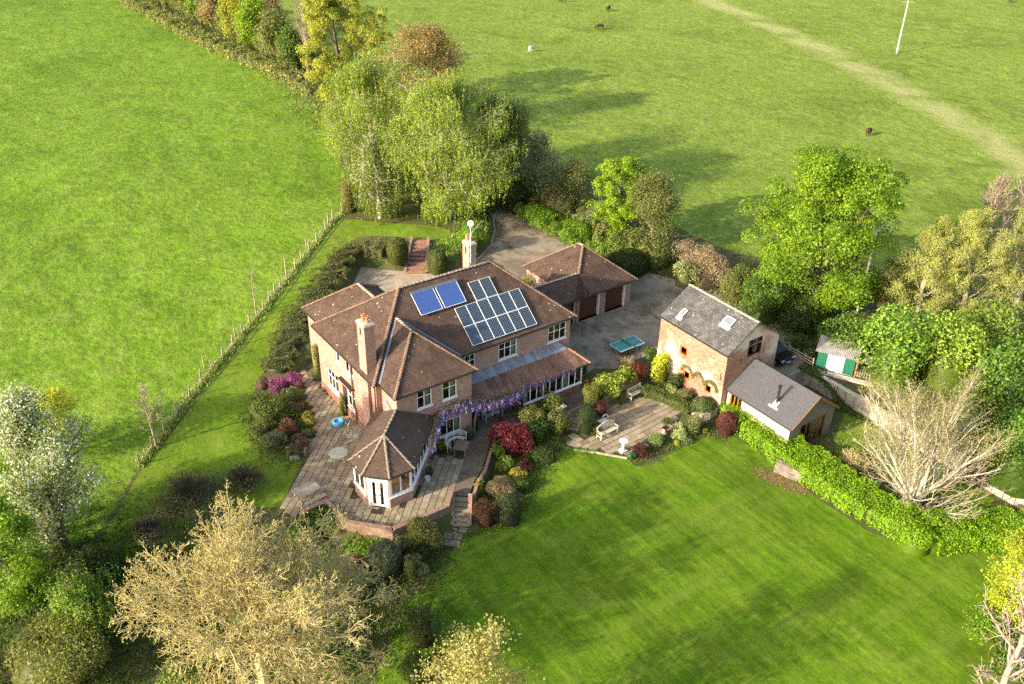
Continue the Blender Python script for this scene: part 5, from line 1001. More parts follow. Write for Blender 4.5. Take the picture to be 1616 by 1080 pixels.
def paving(par, region, z, ang, rowh, lens, keep, seed, th=.06, gap=.045, maxn=300, sun_first=None, crazy=0.0):
    r = random.Random(seed); ca, sa = math.cos(ang), math.sin(ang); R = np.array(region); rot = np.column_stack([R[:, 0]*ca+R[:, 1]*sa, -R[:, 0]*sa+R[:, 1]*ca])
    x0, x1, y0, y1 = rot[:, 0].min(), rot[:, 0].max(), rot[:, 1].min(), rot[:, 1].max(); cells = []
    y = y0
    while y < y1:
        h = rowh*r.uniform(.85, 1.2); x_ = x0-r.uniform(0, .6)
        while x_ < x1:
            l_ = r.choice(lens)*r.uniform(.92, 1.08); j = crazy
            q = [(x_+gap/2+r.uniform(-j, j), y+gap/2+r.uniform(-j, j)), (x_+l_-gap/2+r.uniform(-j, j), y+gap/2+r.uniform(-j, j)), (x_+l_-gap/2+r.uniform(-j, j), y+h-gap/2+r.uniform(-j, j)), (x_+gap/2+r.uniform(-j, j), y+h-gap/2+r.uniform(-j, j))]
            cells.append([(a*ca-b*sa, a*sa+b*ca) for a, b in q]); x_ += l_
        y += h
    C_ = np.array([[sum(p[0] for p in c)/4, sum(p[1] for p in c)/4] for c in cells]); s = seg_dist(C_, region); ok = s < -.02
    cnr = np.array([p for c in cells for p in c]); sc = seg_dist(cnr, region).reshape(-1, 4).max(1) < .16
    lst = [c for c, o, o2, m_ in zip(cells, ok, sc, C_) if o and o2 and keep(m_[0], m_[1])]
    cam2 = np.array([CAMX, CAMY]); lst.sort(key=lambda c: (c[0][0]-CAMX)**2+(c[0][1]-CAMY)**2)
    rest = MB(); Ox, rz = rootof(par)
    for k, c in enumerate(lst):
        dz = r.uniform(-.006, .008); mb = MB() if k < maxn else rest
        if (c[1][0]-c[0][0])*(c[2][1]-c[0][1])-(c[1][1]-c[0][1])*(c[2][0]-c[0][0]) < 0: c = c[::-1]
        mb.prism(c, z-th, z+dz)
        if k < maxn: mb.build('paving_slab', FLAG, par)
    if rest.v: rest.build('paving_slabs_beyond', FLAG, par, 'stuff')
TZ = -.45
terr = sheet('terrace', TERR, TZ-.035, 1.1, MATS['joint_moss'])
inside = lambda x_, y_: not ((x_ > .3 and y_ > 0) or (.7 < x_ < 7 and y_ > -1.9)) and not (abs(x_-cx) < 1.9 and abs(y_-cy) < 1.9 and abs((x_-cx)+(y_-cy)) < 3.0) and not (-6.6 < (x_-y_)-(cx-cy) < 0 and False)
def in_room(x_, y_):
    a = (x_-cx+y_-cy)/math.sqrt(2); b = (x_-cx-y_+cy)/math.sqrt(2); return abs(b) < 2.0 and a > -1.7 and a < 5.5
def keep_t(x_, y_): return inside(x_, y_) and not in_room(x_, y_) and (x_+y_*-1.0) < 9.6-.0*y_ and not (x_ > 2.2 and y_ < -2.2 and (x_-3.2)+( -y_-6.5)*-.9 > 3.2)
SETT = [(1.85,-7.1),(2.75,-7.85),(4.0,-6.75),(5.1,-6.0),(8.4,-2.75),(11.5,-2.9),(14.3,-4.1),(15.0,-4.8),(16.0,-4.2),(18.2,-1.6),(18.2,.25),(7.0,.25),(7.0,-2.1),(6.2,-2.6),(5.2,-3.6)]
def keep_s(x_, y_): return keep_t(x_, y_) and seg_dist(np.array([(x_, y_)]), SETT)[0] > 0
paving(terr, TERR, TZ, math.radians(45), .46, (.46, .6, .75, .6), keep_s, 3)
sheet('sett_path', SETT, TZ-.012, .05, MATS['setts'])
pat = sheet('lower_patio', PATIO, -1.135, .3, MATS['joint_moss'])
paving(pat, PATIO, -1.1, math.radians(3), .5, (.55, .75, .95, .65), lambda a, b: True, 5)
# retaining wall round the garden-room terrace
rw = thing('retaining_wall', 'low curved brick retaining wall with brick coping round the garden-room terrace', 'garden wall', (-4, -6, -1.4))
pts = [(-7.35, -3.2), (-5.55, -3.2), (-5.5, -5.78), (-3.3, -8.1), (.72, -8.15)]; pts2 = [(.72, -8.15), (1.83, -7.04)]
mb = MB(); cp = MB()
WALLB = brickmat('old_garden_brick', (.22,.125,.09), (.33,.22,.165), (.16,.10,.07), (.3,.26,.19), wpatch=((.30,.27,.18), .5))
def wallrun(mb, cp, pts, z0, z1, th=.3, cw=.11):
    for a, b in zip(pts[:-1], pts[1:]):
        a = Vector((*a, 0)); b = Vector((*b, 0)); d = (b-a).normalized(); n_ = d.cross(UPZ); L = (b-a).length
        mb.obox((a+b)/2+Vector((0, 0, (z0+z1)/2))+n_*.1, d*(L/2+.08), n_*(th/2), (0, 0, (z1-z0)/2)); k = int(L/cw)
        for i in range(k): cp.obox(a+d*((i+.5)*L/k)+n_*.1+Vector((0, 0, z1+.035+random.uniform(-.006, .006))), d*(L/k/2-.007), n_*(th/2+.03), (0, 0, .035))
wallrun(mb, cp, pts, -1.9, -.12); mb.build('brickwork', WALLB, rw); cp.build('coping', COPE, rw, 'stuff')
def stair(name, label, a0, a1, b0, b1, z0, z1, n, mat, par_mat=None, side=True):
    """a0,a1 top left/right; b0,b1 bottom left/right"""
    t = thing(name, label, 'steps', ((a0[0]+b1[0])/2, (a0[1]+b1[1])/2, z1)); a0, a1, b0, b1 = [Vector((*p, 0)) for p in (a0, a1, b0, b1)]
    for i in range(n):
        f0, f1 = i/n, (i+1)/n; z = z0-(z0-z1)*(i+1)/(n+1)+.02
        l0 = a0.lerp(b0, f0); r0 = a1.lerp(b1, f0); l1 = a0.lerp(b0, f1+.04); r1 = a1.lerp(b1, f1+.04)
        q = [tuple(p[:2]) for p in (l0, r0, r1, l1)]
        if (q[1][0]-q[0][0])*(q[2][1]-q[0][1])-(q[1][1]-q[0][1])*(q[2][0]-q[0][0]) < 0: q = q[::-1]
        MB().prism(q, z-.07, z).build('tread', mat, t)
        q2 = [tuple(p[:2]) for p in (l0, r0, a1.lerp(b1, f1), a0.lerp(b0, f1))]
        if (q2[1][0]-q2[0][0])*(q2[2][1]-q2[0][1])-(q2[1][1]-q2[0][1])*(q2[2][0]-q2[0][0]) < 0: q2 = q2[::-1]
        MB().prism(q2, z1-.3, z-.07).build('riser', par_mat or WALLB, t)
    if side:
        s_ = MB(); c2 = MB()
        for p, q in ((a0, b0), (b1, a1)):
            d = (q-p); dd = Vector((d.x/2, d.y/2, (z1-z0)/2*(1 if p is a0 else -1))); s_.obox((p+q)/2+Vector((0, 0, (z0+z1)/2-.35)), dd, d.normalized().cross(UPZ)*.1, (0, 0, .5))
            c2.obox((p+q)/2+Vector((0, 0, (z0+z1)/2+.18)), dd, d.normalized().cross(UPZ)*.14, (0, 0, .035))
        s_.build('side_wall', WALLB, t); c2.build('coping', COPE, t)
    return t
stair('garden_steps', 'worn stone steps from the garden-room terrace down to the lawn', (1.95, -7.2), (2.85, -7.95), (.75, -8.9), (1.7, -9.6), TZ, -1.45, 6, FLAG)
fl = thing('stone_landing', 'irregular flagstone landing at the foot of the worn stone steps', 'paving', (.8, -9.8, -1.4))
for i, (x_, y_) in enumerate([(.55, -9.3), (1.15, -9.65), (.0, -9.6), (.55, -10.0), (-.35, -10.1), (.1, -10.45)]):
    a = .7+random.uniform(-.1, .1); ca, sa = math.cos(a)*.27, math.sin(a)*.27; MB().prism([(x_-ca+sa, y_-sa-ca), (x_+ca+sa, y_+sa-ca), (x_+ca-sa, y_+sa+ca), (x_-ca-sa, y_-sa+ca)], -1.5, -1.40+.005*i).build('paving_slab', FLAG, fl)
stair('garden_steps', 'short stone steps down to the lower patio beside the clipped yew', (14.3, -4.05), (15.0, -4.75), (13.65, -4.85), (14.3, -5.6), TZ, -1.1, 4, FLAG)
rb = [P(650, 377, 1.2), P(676, 378, 1.2), P(639, 431, 0), P(673, 431, 0)]
stair('brick_steps', 'broad brick steps between two hedges behind the house', *[tuple(p[:2]) for p in rb], 1.25, 0.0, 8, plain('step_brick', (.30,.16,.11), .9, .2, 0, .3, 5, .01), side=True)
# border kerb of the terrace
bw_ = thing('border_edging', 'thin brick edging between the sett path and the maple border', 'edging', (4, -6.5, -.5)); mb = MB(); cp = MB()
wallrun(mb, cp, [(2.95, -8.0), (4.1, -6.85), (5.2, -6.1), (8.45, -2.85), (11.4, -3.0)], -1.5, -.50, .16, .22); mb.build('brickwork', WALLB, bw_); cp.build('coping', COPE, bw_, 'stuff')
ew = thing('steps_wall', 'brick pier wall with reddish coping left of the worn stone steps', 'garden wall', (1.2, -7.6, -1.4)); mb = MB(); cp = MB(); wallrun(mb, cp, [(.72, -8.2), (1.83, -7.04)], -1.8, -.02, .26); mb.build('brickwork', WALLB, ew); cp.build('coping', COPE, ew, 'stuff')
pp = thing('gate_pier', 'slim brick pier at the head of the short patio steps', 'pier', (14.0, -3.9, -.5)); MB().box(13.85, 14.1, -4.25, -3.95, -1.1, .45).build('brickwork', WALLB, pp); MB().box(13.82, 14.13, -4.28, -3.92, .45, .52).build('cap', STONE, pp)
pw_ = thing('planter_wall', 'straight purple-brown brick wall of the raised bed behind the lower patio', 'garden wall', (20, -3.8, -1.1)); mb = MB(); cp = MB(); wallrun(mb, cp, [(18.05, -4.1), (22.6, -3.5)], -1.2, -.35, .24); mb.build('brickwork', WALLB, pw_); cp.build('coping', COPE, pw_, 'stuff')
cw_ = thing('curved_wall', 'short pale curved brick wall below the clipped dome bush', 'garden wall', (23.5, -10, -1.1)); mb = MB(); cp = MB(); wallrun(mb, cp, [(22.5, -9.6), (23.0, -10.05), (23.8, -10.25), (24.7, -10.1)][::-1], -1.3, -.45, .24); mb.build('brickwork', MATS['pale_pink_wall'], cw_); cp.build('coping', LICH, cw_, 'stuff')
pe = thing('patio_edging', 'pale stone edging along the lawn side of the lower patio', 'edging', (15, -9, -1.2)); mb = MB(); cp = MB(); q = [PATIO[0], PATIO[1], PATIO[2]]; wallrun(mb, cp, [(a, b) for a, b in q], -1.4, -1.13, .12, .5); cp.build('kerb_stones', LICH, pe, 'stuff')

# ------------------------------------------------------------------ concrete wall along the eastern plot
CONC = plain('grey_concrete', (.36,.32,.27), .9, .2, 0, .25, 2, .01); CONL = plain('pale_or_lit_concrete', (.50,.44,.36), .9, .2, 0, .2, 2, .01)
sw = thing('panel_wall', 'long retaining wall of upright concrete panels along the eastern garden', 'retaining wall', (34.8, -20, -1.4)); y = -10.4; k = 0
while y > -29.5:
    l_ = .86; dx = random.uniform(-.02, .02); MB().box(34.66+dx, 34.8+dx, y-l_+.05, y, -1.6, -.02+random.uniform(-.03, .03)).build('panel', CONC if y > -19 else CONL, sw)  # southern panels paler: the sunlight on that stretch is put into their colour
    y -= l_; k += 1
MB().box(34.62, 35.0, -29.6, -10.4, .0, .07).build('coping', CONL, sw)
mb = MB(); mb.box(31.2, 34.66, -10.5, -10.32, -1.5, .0); mb.build('end_wall', CONC, sw)
MB().box(30.9, 34.6, -10.9, -10.5, -1.5, -1.38).build('footing', CONC, sw)
# timber fence by the car
WOOD = plain('weathered_wood', (.30,.25,.19), .9, .1, 0, .3, 6, .01); WOODL = plain('pale_wood', (.38,.32,.23), .9, .1, 0, .25, 6, .01); TEAK = plain('teak_grey', (.33,.28,.22), .85, .2, 0, .25, 7); TEAKB = plain('teak_brown', (.24,.15,.10), .7, .2, 0, .3, 7)
tf = thing('timber_fence', 'short weathered post-and-rail fence between the car and the green-doored shed', 'fence', (34.6, -10.2, 0))
for i in range(4): x_ = 35.2; y_ = -8.2-i*.85; MB().box(x_-.05, x_+.05, y_-.05, y_+.05, -.05, .95).build('post', WOOD, tf)
for z_ in (.25, .5, .75): MB().box(35.12, 35.16, -10.85, -8.1, z_, z_+.1).build('rail', WOODL, tf)
# ------------------------------------------------------------------ shed
sh = thing('shed', 'white shed with green doors and corrugated lean-to roof under the laurels', 'shed', (36.3, -12.5, 0))
A = Vector((35.45, -10.9, 0)); B = Vector((36.9, -13.5, 0)); fS2 = Fr(A, B-A, (B-A).cross(UPZ)); Ls = (B-A).length
if fS2.N.dot(Vector((-1, -1, 0))) < 0: fS2.N = -fS2.N
WSH = plain('white_board', (.70,.70,.70), .8, .2, 0, .08, 2); GRN = plain('green_door', (.015,.14,.075), .6, .3, 0, .15, 3)
mb = MB(); fbox(mb, fS2, 0, Ls, -1.8, 0, 0, 1.7); mb.build('wall', WSH, sh)
for s0, s1 in ((-.02, .75), (Ls-.85, Ls)):
    d_o = MB(); fbox(d_o, fS2, s0, s1, 0, .05, .05, 1.6); d_o = d_o.build('door', GRN, sh)
    for i in range(4): w_ = (s1-s0)/4; b_ = MB(); fbox(b_, fS2, s0+i*w_+.01, s0+(i+1)*w_-.01, .05, .065, .07, 1.58); b_.build('plank', GRN, d_o)
mb = MB(); mb.tube(fS2.p(1.6, 0, 1.15), fS2.p(1.6, .05, 1.15), .05, .05, 8); mb.build('padlock', GUT, sh)
n_ = 26; vs = []; fs = []
for i in range(n_*2+1):
    s_ = -.25+(Ls+.5)*i/(n_*2); dz = .035 if i % 2 else 0
    vs += [fS2.p(s_, .3, 1.70+dz), fS2.p(s_, -1.9, 2.1+dz)]
fs = [(2*i, 2*i+2, 2*i+3, 2*i+1) for i in range(n_*2)]; MB().add(vs, fs).build('corrugated_roof', plain('corrugated_metal', (.36,.33,.31), .7, .3, .3, .3, 1.5), sh)
lg = thing('log_store', 'brown timber log store with an upright board right of the shed', 'log store', (37.4, -14.4, 0)); fL = Fr(B, B-A, fS2.N)
for s_ in (.1, 1.5): mb = MB(); fbox(mb, fL, s_, s_+.12, -.2, .0, 0, 1.5); mb.build('post', POT if s_ < 1 else WOODL, lg)
mb = MB(); fbox(mb, fL, .0, 1.8, -1.4, .1, 1.5, 1.56); mb.build('roof', WOOD, lg); mb = MB(); fbox(mb, fL, 1.3, 1.75, 0, .06, 0, 1.1); mb.build('board', plain('orange_board', (.42,.24,.11), .8, .2, 0, .2, 4), lg)
for i in range(3):
    for j in range(5): mb = MB(); a = fL.p(.35+j*.18, -.9, .12+i*.17); mb.tube(a, a+fL.N*.85, .08, .075, 7); mb.build('log', WOOD, lg)
mb = MB(); fbox(mb, fS2, -.3, Ls+1.8, .3, .9, .0, .1); tag(mb.build('concrete_step', CONL, None), 'pale concrete slab path in front of the white shed', 'slab')
# ------------------------------------------------------------------ car
car = thing('car', 'black hatchback parked beyond the coach house gable', 'car', (33.6, -7.4, 0)); CARO = Vector((.25, -.8, 0)); BLK = plain('car_black', (.006,.007,.009), .15, .6, .2, .1, 1)
W_ = .86; prof = [(-2.05, .35), (-2.08, .62), (-1.95, .78), (-1.15, .92), (-.45, 1.38), (.9, 1.45), (1.65, 1.15), (1.98, .95), (2.02, .45), (1.9, .28), (-1.9, .25)]
vs = []; fs = []
for sx, ins in ((-1, 0), (1, 0)):
    for (l_, z_) in prof: k = 1-.16*max(0, (z_-.85)/.6); vs.append((33.6+sx*W_*k, -7.4+l_, z_))
n_ = len(prof); fs = [(i, (i+1) % n_, n_+(i+1) % n_, n_+i) for i in range(n_)]+[tuple(range(n_-1, -1, -1)), tuple(range(n_, 2*n_))]
bo = MB().add(vs, fs).build('body', BLK, car); bo.modifiers.new('b', 'BEVEL').width = .07; bo.modifiers['b'].segments = 3
CG = plain('car_glass', (.02,.025,.03), .04, .8, 0, .05, 1); MB().add([(33.6-.7, -8.42, .98), (33.6+.7, -8.42, .98), (33.6+.66, -7.9, 1.33), (33.6-.66, -7.9, 1.33)], [(0, 1, 2, 3)]).build('windscreen', CG, car)
for sx in (-1, 1):
    MB().add([(33.6+sx*.845, -8.15, .98), (33.6+sx*.845, -6.0, 1.0), (33.6+sx*.79, -6.4, 1.36), (33.6+sx*.79, -7.75, 1.34)], [(0, 1, 2, 3)]).build('side_window', CG, car)
    MB().obox((33.6+sx*.66, -9.4, .66), (.17, 0, 0), (0, .1, 0), (0, -.03, .08)).build('headlight', plain('lamp_glass', (.5,.52,.55), .1, .8), car)
    for y_ in (-8.75, -6.15):
        wh = MB().tube((33.6+sx*.68, y_, .31), (33.6+sx*.88, y_, .31), .31, .31, 16).build('wheel', GUT, car); MB().tube((33.6+sx*.87, y_, .31), (33.6+sx*.895, y_, .31), .2, .18, 12).build('rim', plain('alloy', (.4,.4,.42), .35, .5, .8), wh)
MB().box(33.35, 33.85, -9.52, -9.49, .42, .53).build('number_plate', WHITE, car); MB().box(33.2, 34.0, -9.51, -9.47, .6, .7).build('grille', GUT, car)
# ------------------------------------------------------------------ table tennis table
tt = thing('table_tennis_table', 'turquoise table tennis table standing on the courtyard', 'table tennis table', (25.28, .64, 0)); TEAL = plain('teal_top', (.03,.20,.19), .35, .4, 0, .08, 2)
for y0_, y1_ in ((-.88, .475), (.495, 1.86)):
    pass
tx0, tx1, ty0, ty1 = 22.55, 25.28, -.88, .64
for a, b in ((tx0, (tx0+tx1)/2-.01), ((tx0+tx1)/2+.01, tx1)):
    p_ = MB().box(a, b, ty0, ty1, .73, .76).build('tabletop', TEAL, tt)
    m_ = MB()
    for q in ((a, b, ty0, ty0+.03), (a, b, ty1-.03, ty1), (a if a == tx0 else b-.03, a+.03 if a == tx0 else b, ty0+.03, ty1-.03)): m_.box(*q, .761, .764)
    m_.box(a+(.03 if a == tx0 else 0), b-(.03 if b == tx1 else 0), (ty0+ty1)/2-.008, (ty0+ty1)/2+.008, .7605, .763); m_.build('white_line', WHITE, p_)
mid = (tx0+tx1)/2; MB().box(mid-.01, mid+.01, ty0-.12, ty1+.12, .765, .9).build('net', plain('net_dark', (.04,.10,.10), .9, .1), tt)
for x_ in (tx0+.35, mid-.3, mid+.3, tx1-.35):
    for y_ in (ty0+.2, ty1-.2): MB().box(x_-.025, x_+.025, y_-.025, y_+.025, 0, .73).build('leg', GUT, tt)
# ------------------------------------------------------------------ garden furniture
def local(t):
    def f(name, mb, mat): me = bpy.data.meshes.new(name); me.from_pydata(mb.v, [], mb.f); me.update(); auto_uv(me); return link_mesh(name, me, mat, t)
    return f
def bench(label, loc, rz, mat, arch=False, w=1.5, cat='bench', group=None):
    t = thing('garden_bench', label, cat, loc, rz, group); f = local(t)
    for i in range(5): f('seat_slat', MB().box(-w/2, w/2, -.05+i*.09-.2, .02+i*.09-.2, .42, .445), mat)
    for sx in (-1, 1):
        x_ = sx*w/2; f('armrest', MB().box(x_-.04, x_+.04, -.28, .28, .62, .66), mat); f('leg', MB().box(x_-.035, x_+.035, -.27, -.2, 0, .62), mat); f('leg', MB().box(x_-.035, x_+.035, .2, .27, 0, .95), mat)
        f('side_rail', MB().box(x_-.02, x_+.02, -.2, .2, .2, .26), mat)
    n_ = int(w/.11)
    for i in range(n_):
        x_ = -w/2+.07+i*(w-.14)/(n_-1); h = .88+(.28*math.cos(x_/(w/2)*1.45) if arch else 0); f('back_slat', MB().box(x_-.018, x_+.018, .22, .245, .46, h), mat)
    pr = None
    mb = MB(); xs = [-w/2+w*i/12 for i in range(13)]
    hh = [(.9+(.28*math.cos(x_/(w/2)*1.45) if arch else 0)) for x_ in xs]
    for i in range(12): mb.tube((xs[i], .235, hh[i]), (xs[i+1], .235, hh[i+1]), .035, .035, 6)
    f('back_rail', mb, mat); return t
LUT = plain('lutyens_grey', (.42,.41,.34), .8, .2, 0, .2, 6); CREAMW = plain('cream_wood', (.58,.52,.38), .8, .2, 0, .15, 6)
p = P(958, 687, -1.1); bench('arched-back cream garden bench facing the lawn on the lower patio', (p.x, p.y, -1.1), .05, CREAMW, True, 1.7)
p = P(1022, 636, -1.1); bench('plain mossy cream bench by the brick wall at the back of the lower patio', (21.1, -4.55, -1.1), .1, CREAMW, False, 1.5)
bench('pale slatted bench under the wisteria in the veranda', (9.3, -1.2, TZ), 0, plain('blue_grey_wood', (.35,.37,.38), .8, .2, 0, .15, 6), False, 1.5)
def rtable(label, loc, R, mat, H=.72, rz=0, square=None):
    t = thing('garden_table', label, 'table', loc, rz); f = local(t)
    if square:
        a, b = square; n_ = 9
        for i in range(n_): f('top_slat', MB().box(-a/2, a/2, -b/2+i*b/n_+.006, -b/2+(i+1)*b/n_-.006, H-.03, H), mat)
        for sx in (-1, 1):
            for sy in (-1, 1): f('leg', MB().box(sx*(a/2-.1)-.035, sx*(a/2-.1)+.035, sy*(b/2-.1)-.035, sy*(b/2-.1)+.035, 0, H-.03), mat)
        f('apron', MB().box(-a/2+.08, a/2-.08, -b/2+.08, b/2-.08, H-.12, H-.03), mat)
    else:
        f('tabletop', MB().lathe((0, 0, H-.04), [(R*.97, 0), (R, .02), (R*.97, .045)], 28), mat); f('rim', MB().lathe((0, 0, H-.09), [(R*.8, 0), (R*.8, .05)], 20), mat)
        for i in range(4): a = i*math.pi/2+.4; f('leg', MB().tube((math.cos(a)*R*.75, math.sin(a)*R*.75, 0), (math.cos(a)*R*.55, math.sin(a)*R*.55, H-.05), .035, .03, 6), mat)
    return t
p = P(534, 714, .3); rtable('round grey-green metal garden table west of the garden room', (p.x, p.y, TZ), .68, plain('verdigris', (.38,.40,.31), .6, .4, 0, .2, 5))
p = P(728, 703, .25); rtable('square brown slatted table in front of the curved white bench', (p.x, p.y, TZ), 0, TEAKB, .72, .75, (1.15, 1.0))
# curved white bench
p = P(716, 700, .0); cb = thing('curved_bench', 'white curved slatted bench against the wing wall beneath the wisteria', 'bench', (p.x+.25, p.y-.05, TZ), .15); f = local(cb); WW = plain('white_wood', (.66,.64,.58), .7, .3, 0, .1, 5)
for r_ in (.62, .7, .78, .86): mb = MB(); [mb.tube((r_*math.cos(a), r_*math.sin(a)*.85, .44), (r_*math.cos(a+.16), r_*math.sin(a+.16)*.85, .44), .033, .033, 5) for a in [i*.157 for i in range(20)]]; f('seat_slat', mb, WW)
for z_ in (.6, .72, .84, .95): mb = MB(); [mb.tube((.93*math.cos(a), .93*math.sin(a)*.85, z_), (.93*math.cos(a+.16), .93*math.sin(a+.16)*.85, z_), .024, .024, 5) for a in [i*.157 for i in range(20)]]; f('back_rail', mb, WW)
for i in range(6): a = i*math.pi/5; f('leg', MB().tube((.9*math.cos(a), .9*math.sin(a)*.85, 0), (.93*math.cos(a), .93*math.sin(a)*.85, .97), .028, .028, 6), WW); f('leg', MB().tube((.6*math.cos(a), .6*math.sin(a)*.85, 0), (.6*math.cos(a), .6*math.sin(a)*.85, .44), .025, .025, 5), WW)
# bench and box by the terrace corner
p = P(487, 778, .0); t = rtable('weathered picnic table at the terrace corner above the retaining wall', (p.x, p.y, TZ), 0, TEAK, .72, .12, (1.6, .8)); t.name = 'picnic_table'; ROOT[t.name] = ROOT.get('garden_table.002', (t.location.copy(), .12)); f = local(t)
for sy in (-.85, .85):
    f('seat', MB().box(-.8, .8, sy-.16, sy+.16, .42, .46), TEAK)
    for sx in (-.6, .6): f('seat_leg', MB().box(sx-.03, sx+.03, sy-.1, sy+.1, 0, .42), TEAK)
# folding chair
p = P(556, 692, -.2); ch = thing('folding_chair', 'grey-green folding lounge chair leaning by the west wall', 'chair', (p.x, p.y, TZ), .9); ch.scale = (1.5, 1.5, 1.45); f = local(ch); VG = MATS['verdigris']
for sx in (-.3, .3): f('leg', MB().tube((sx, -.35, 0), (sx, .35, .95), .022, .022, 6), VG); f('leg', MB().tube((sx*.9, .35, 0), (sx*.9, -.35, .5), .022, .022, 6), VG); f('armrest', MB().box(sx-.03, sx+.03, -.4, .2, .58, .61), VG)
for i in range(7): f('back_slat', MB().box(-.27+i*.085, -.22+i*.085, .1+0, .13, .5, 1.05), VG)
f('seat', MB().box(-.28, .28, -.35, .15, .4, .43), VG); f('top_rail', MB().tube((-.3, .12, 1.05), (.3, .12, 1.05), .03, .03, 6), VG)
# small things
def pot(name, label, px, py, z, r_, h, mat, plant=None, cat='pot', prof=None, seed=1, ph=None):
    p = P(px, py, z); t = thing(name, label, cat, (p.x, p.y, z)); MB().lathe((p.x, p.y, z), prof or [(r_*.7, 0), (r_*.95, h*.6), (r_, h*.9), (r_*1.08, h*.92), (r_*1.08, h), (r_*.85, h), (r_*.8, h*.85)], 16).build('pot', mat, t, smooth=False)
    if plant:
        r = np.random.default_rng(seed); n = 500; q, d = blob_pts(r, n, r_*1.25, r_*1.25, ph or r_*1.5, .2, .3); V, F = leafquads(r, q+np.array([p.x, p.y, z+h*.8]), d, .07); np_mesh('foliage', V, F, LEAF, t, cols(r, n, plant))
    return t
BLUE = plain('sky_blue_plastic', (.10,.38,.62), .35, .5, 0, .08, 3); DPOT = plain('dark_pot', (.03,.028,.026), .6, .4)
t = pot('round_stand', 'bright blue round paddling tub on the west terrace', 534, 670, TZ, .42, .38, BLUE, None, 'tub', [(.40, 0), (.46, .12), (.44, .3), (.38, .36), (.30, .34), (.27, .2)])
t.name = 'paddling_tub'; ROOT['paddling_tub'] = ROOT['round_stand']
pot('flower_pot', 'black pot holding a lime-green mound by the wing corner', 698, 712, TZ, .36, .42, DPOT, LIME, seed=2, ph=.35)
pot('flower_pot', 'dark pot with grey-green plant at the wing corner by the veranda', 741, 692, TZ, .34, .45, DPOT, GREYG, seed=3, ph=.7)
pot('flower_pot', 'small dark pot with yellow flower beside the garden room wall', 678, 750, TZ, .25, .35, DPOT, MIDG, seed=4, ph=.5)
pot('flower_pot', 'plain stone urn beside the pot with the yellow flower', 675, 760, TZ, .2, .4, STONE, None)
pot('flower_pot', 'terracotta pot by the sunroom right corner', 925, 604, TZ, .3, .4, POT, MIDG, seed=5)
pot('flower_pot', 'dark pot with bushy plant beyond the sunroom corner', 920, 592, TZ+.2, .3, .5, DPOT, DARKG, seed=6, ph=.7)
pot('stone_urn', 'pale stone urn with purple flowers on the lawn side of the lower patio', 1048, 684, -1.1, .26, .55, STONE, PURP, 'urn', [(.2, 0), (.2, .06), (.08, .12), (.1, .25), (.24, .4), (.3, .55), (.24, .55), (.2, .45)], 7, .3)
p = P(983, 712, -1.1); bb = thing('bird_bath', 'white stone pedestal bird bath at the lawn edge of the lower patio', 'bird bath', (p.x, p.y, -1.1)); WST = plain('white_stone', (.70,.67,.60), .85, .2, 0, .08, 5)
MB().box(p.x-.24, p.x+.24, p.y-.24, p.y+.24, -1.1, -.98).build('base', WST, bb); MB().lathe((p.x, p.y, -.98), [(.18, 0), (.13, .1), (.10, .3), (.14, .5), (.11, .62), (.2, .7)], 14).build('pedestal', WST, bb, smooth=True); MB().lathe((p.x, p.y, -.28), [(.15, 0), (.33, .1), (.36, .16), (.3, .16), (.1, .08)], 18).build('bowl', WST, bb, smooth=True)
p = P(952, 668, -1.1); st_ = thing('garden_statue', 'small pale curved stone ornament behind the arched bench', 'ornament', (p.x, p.y, -1.1)); MB().box(p.x-.5, p.x+.3, p.y-.2, p.y+.2, -1.1, -.8).build('plinth', WST, st_)
mb = MB(); [mb.tube((p.x+.1+.35*math.cos(a), p.y, -.75+.4*math.sin(a)), (p.x+.1+.35*math.cos(a+.3), p.y, -.75+.4*math.sin(a+.3)), .06, .06, 6) for a in [i*.3 for i in range(8)]]; mb.build('arch', WST, st_)
# log seat
ls = thing('tree_seat', 'hollow grey tree-trunk seat on the lawn in front of the bright hedge', 'log seat', (24.4, -18.3, -1.4), 0); a = Vector((23.75, -17.1, -1.0)); b = Vector((24.4, -19.1, -1.0)); d = (b-a).normalized(); s_ = d.cross(UPZ)
vs = []; fs = []; nn = 9; prof = [(-.42, -.4), (-.5, .0), (-.42, .32), (-.15, .42), (.2, .38), (.45, .1), (.45, -.4)]
for i in range(nn):
    c_ = a+(b-a)*(i/(nn-1)); k = 1+.05*math.sin(i*1.9)
    for (u_, z_) in prof: vs.append(c_+s_*u_*k+Vector((0, 0, z_*k+.02*math.sin(i*3+u_*9))))
m_ = len(prof); fs = [(i*m_+j, i*m_+j+1, (i+1)*m_+j+1, (i+1)*m_+j) for i in range(nn-1) for j in range(m_-1)]+[tuple(range(m_-1, -1, -1)), tuple((nn-1)*m_+j for j in range(m_))]
x = N('grey_driftwood'); v = x.pos(scale=(1, .25, 1), rot=(0, 0, -.38)); x.base(x.mix(x.ramp(x.noise(v, 5, 6, .75), [(.4, 0.0), (.6, 1.0)]), (.11,.09,.07), (.25,.215,.165)), .9, .1); x.bump(x.noise(v, 9, 5), .8, .04)
MB().add(vs, fs).build('trunk', MATS['grey_driftwood'], ls)
bp = thing('bare_patch', 'bare brown earth patch worn in the lawn before the tree-trunk seat', 'bare earth', (23, -18.2, -1.4)); r = np.random.default_rng(5); n = 2200; q = r.normal(0, 1, (n, 2))*np.array([.32, .95]); a_ = .35; q = np.column_stack([q[:, 0]*math.cos(a_)-q[:, 1]*math.sin(a_), q[:, 0]*math.sin(a_)+q[:, 1]*math.cos(a_)])+np.array([22.95, -18.3]); zz = hfun(q)+r.uniform(.01, .05, n)
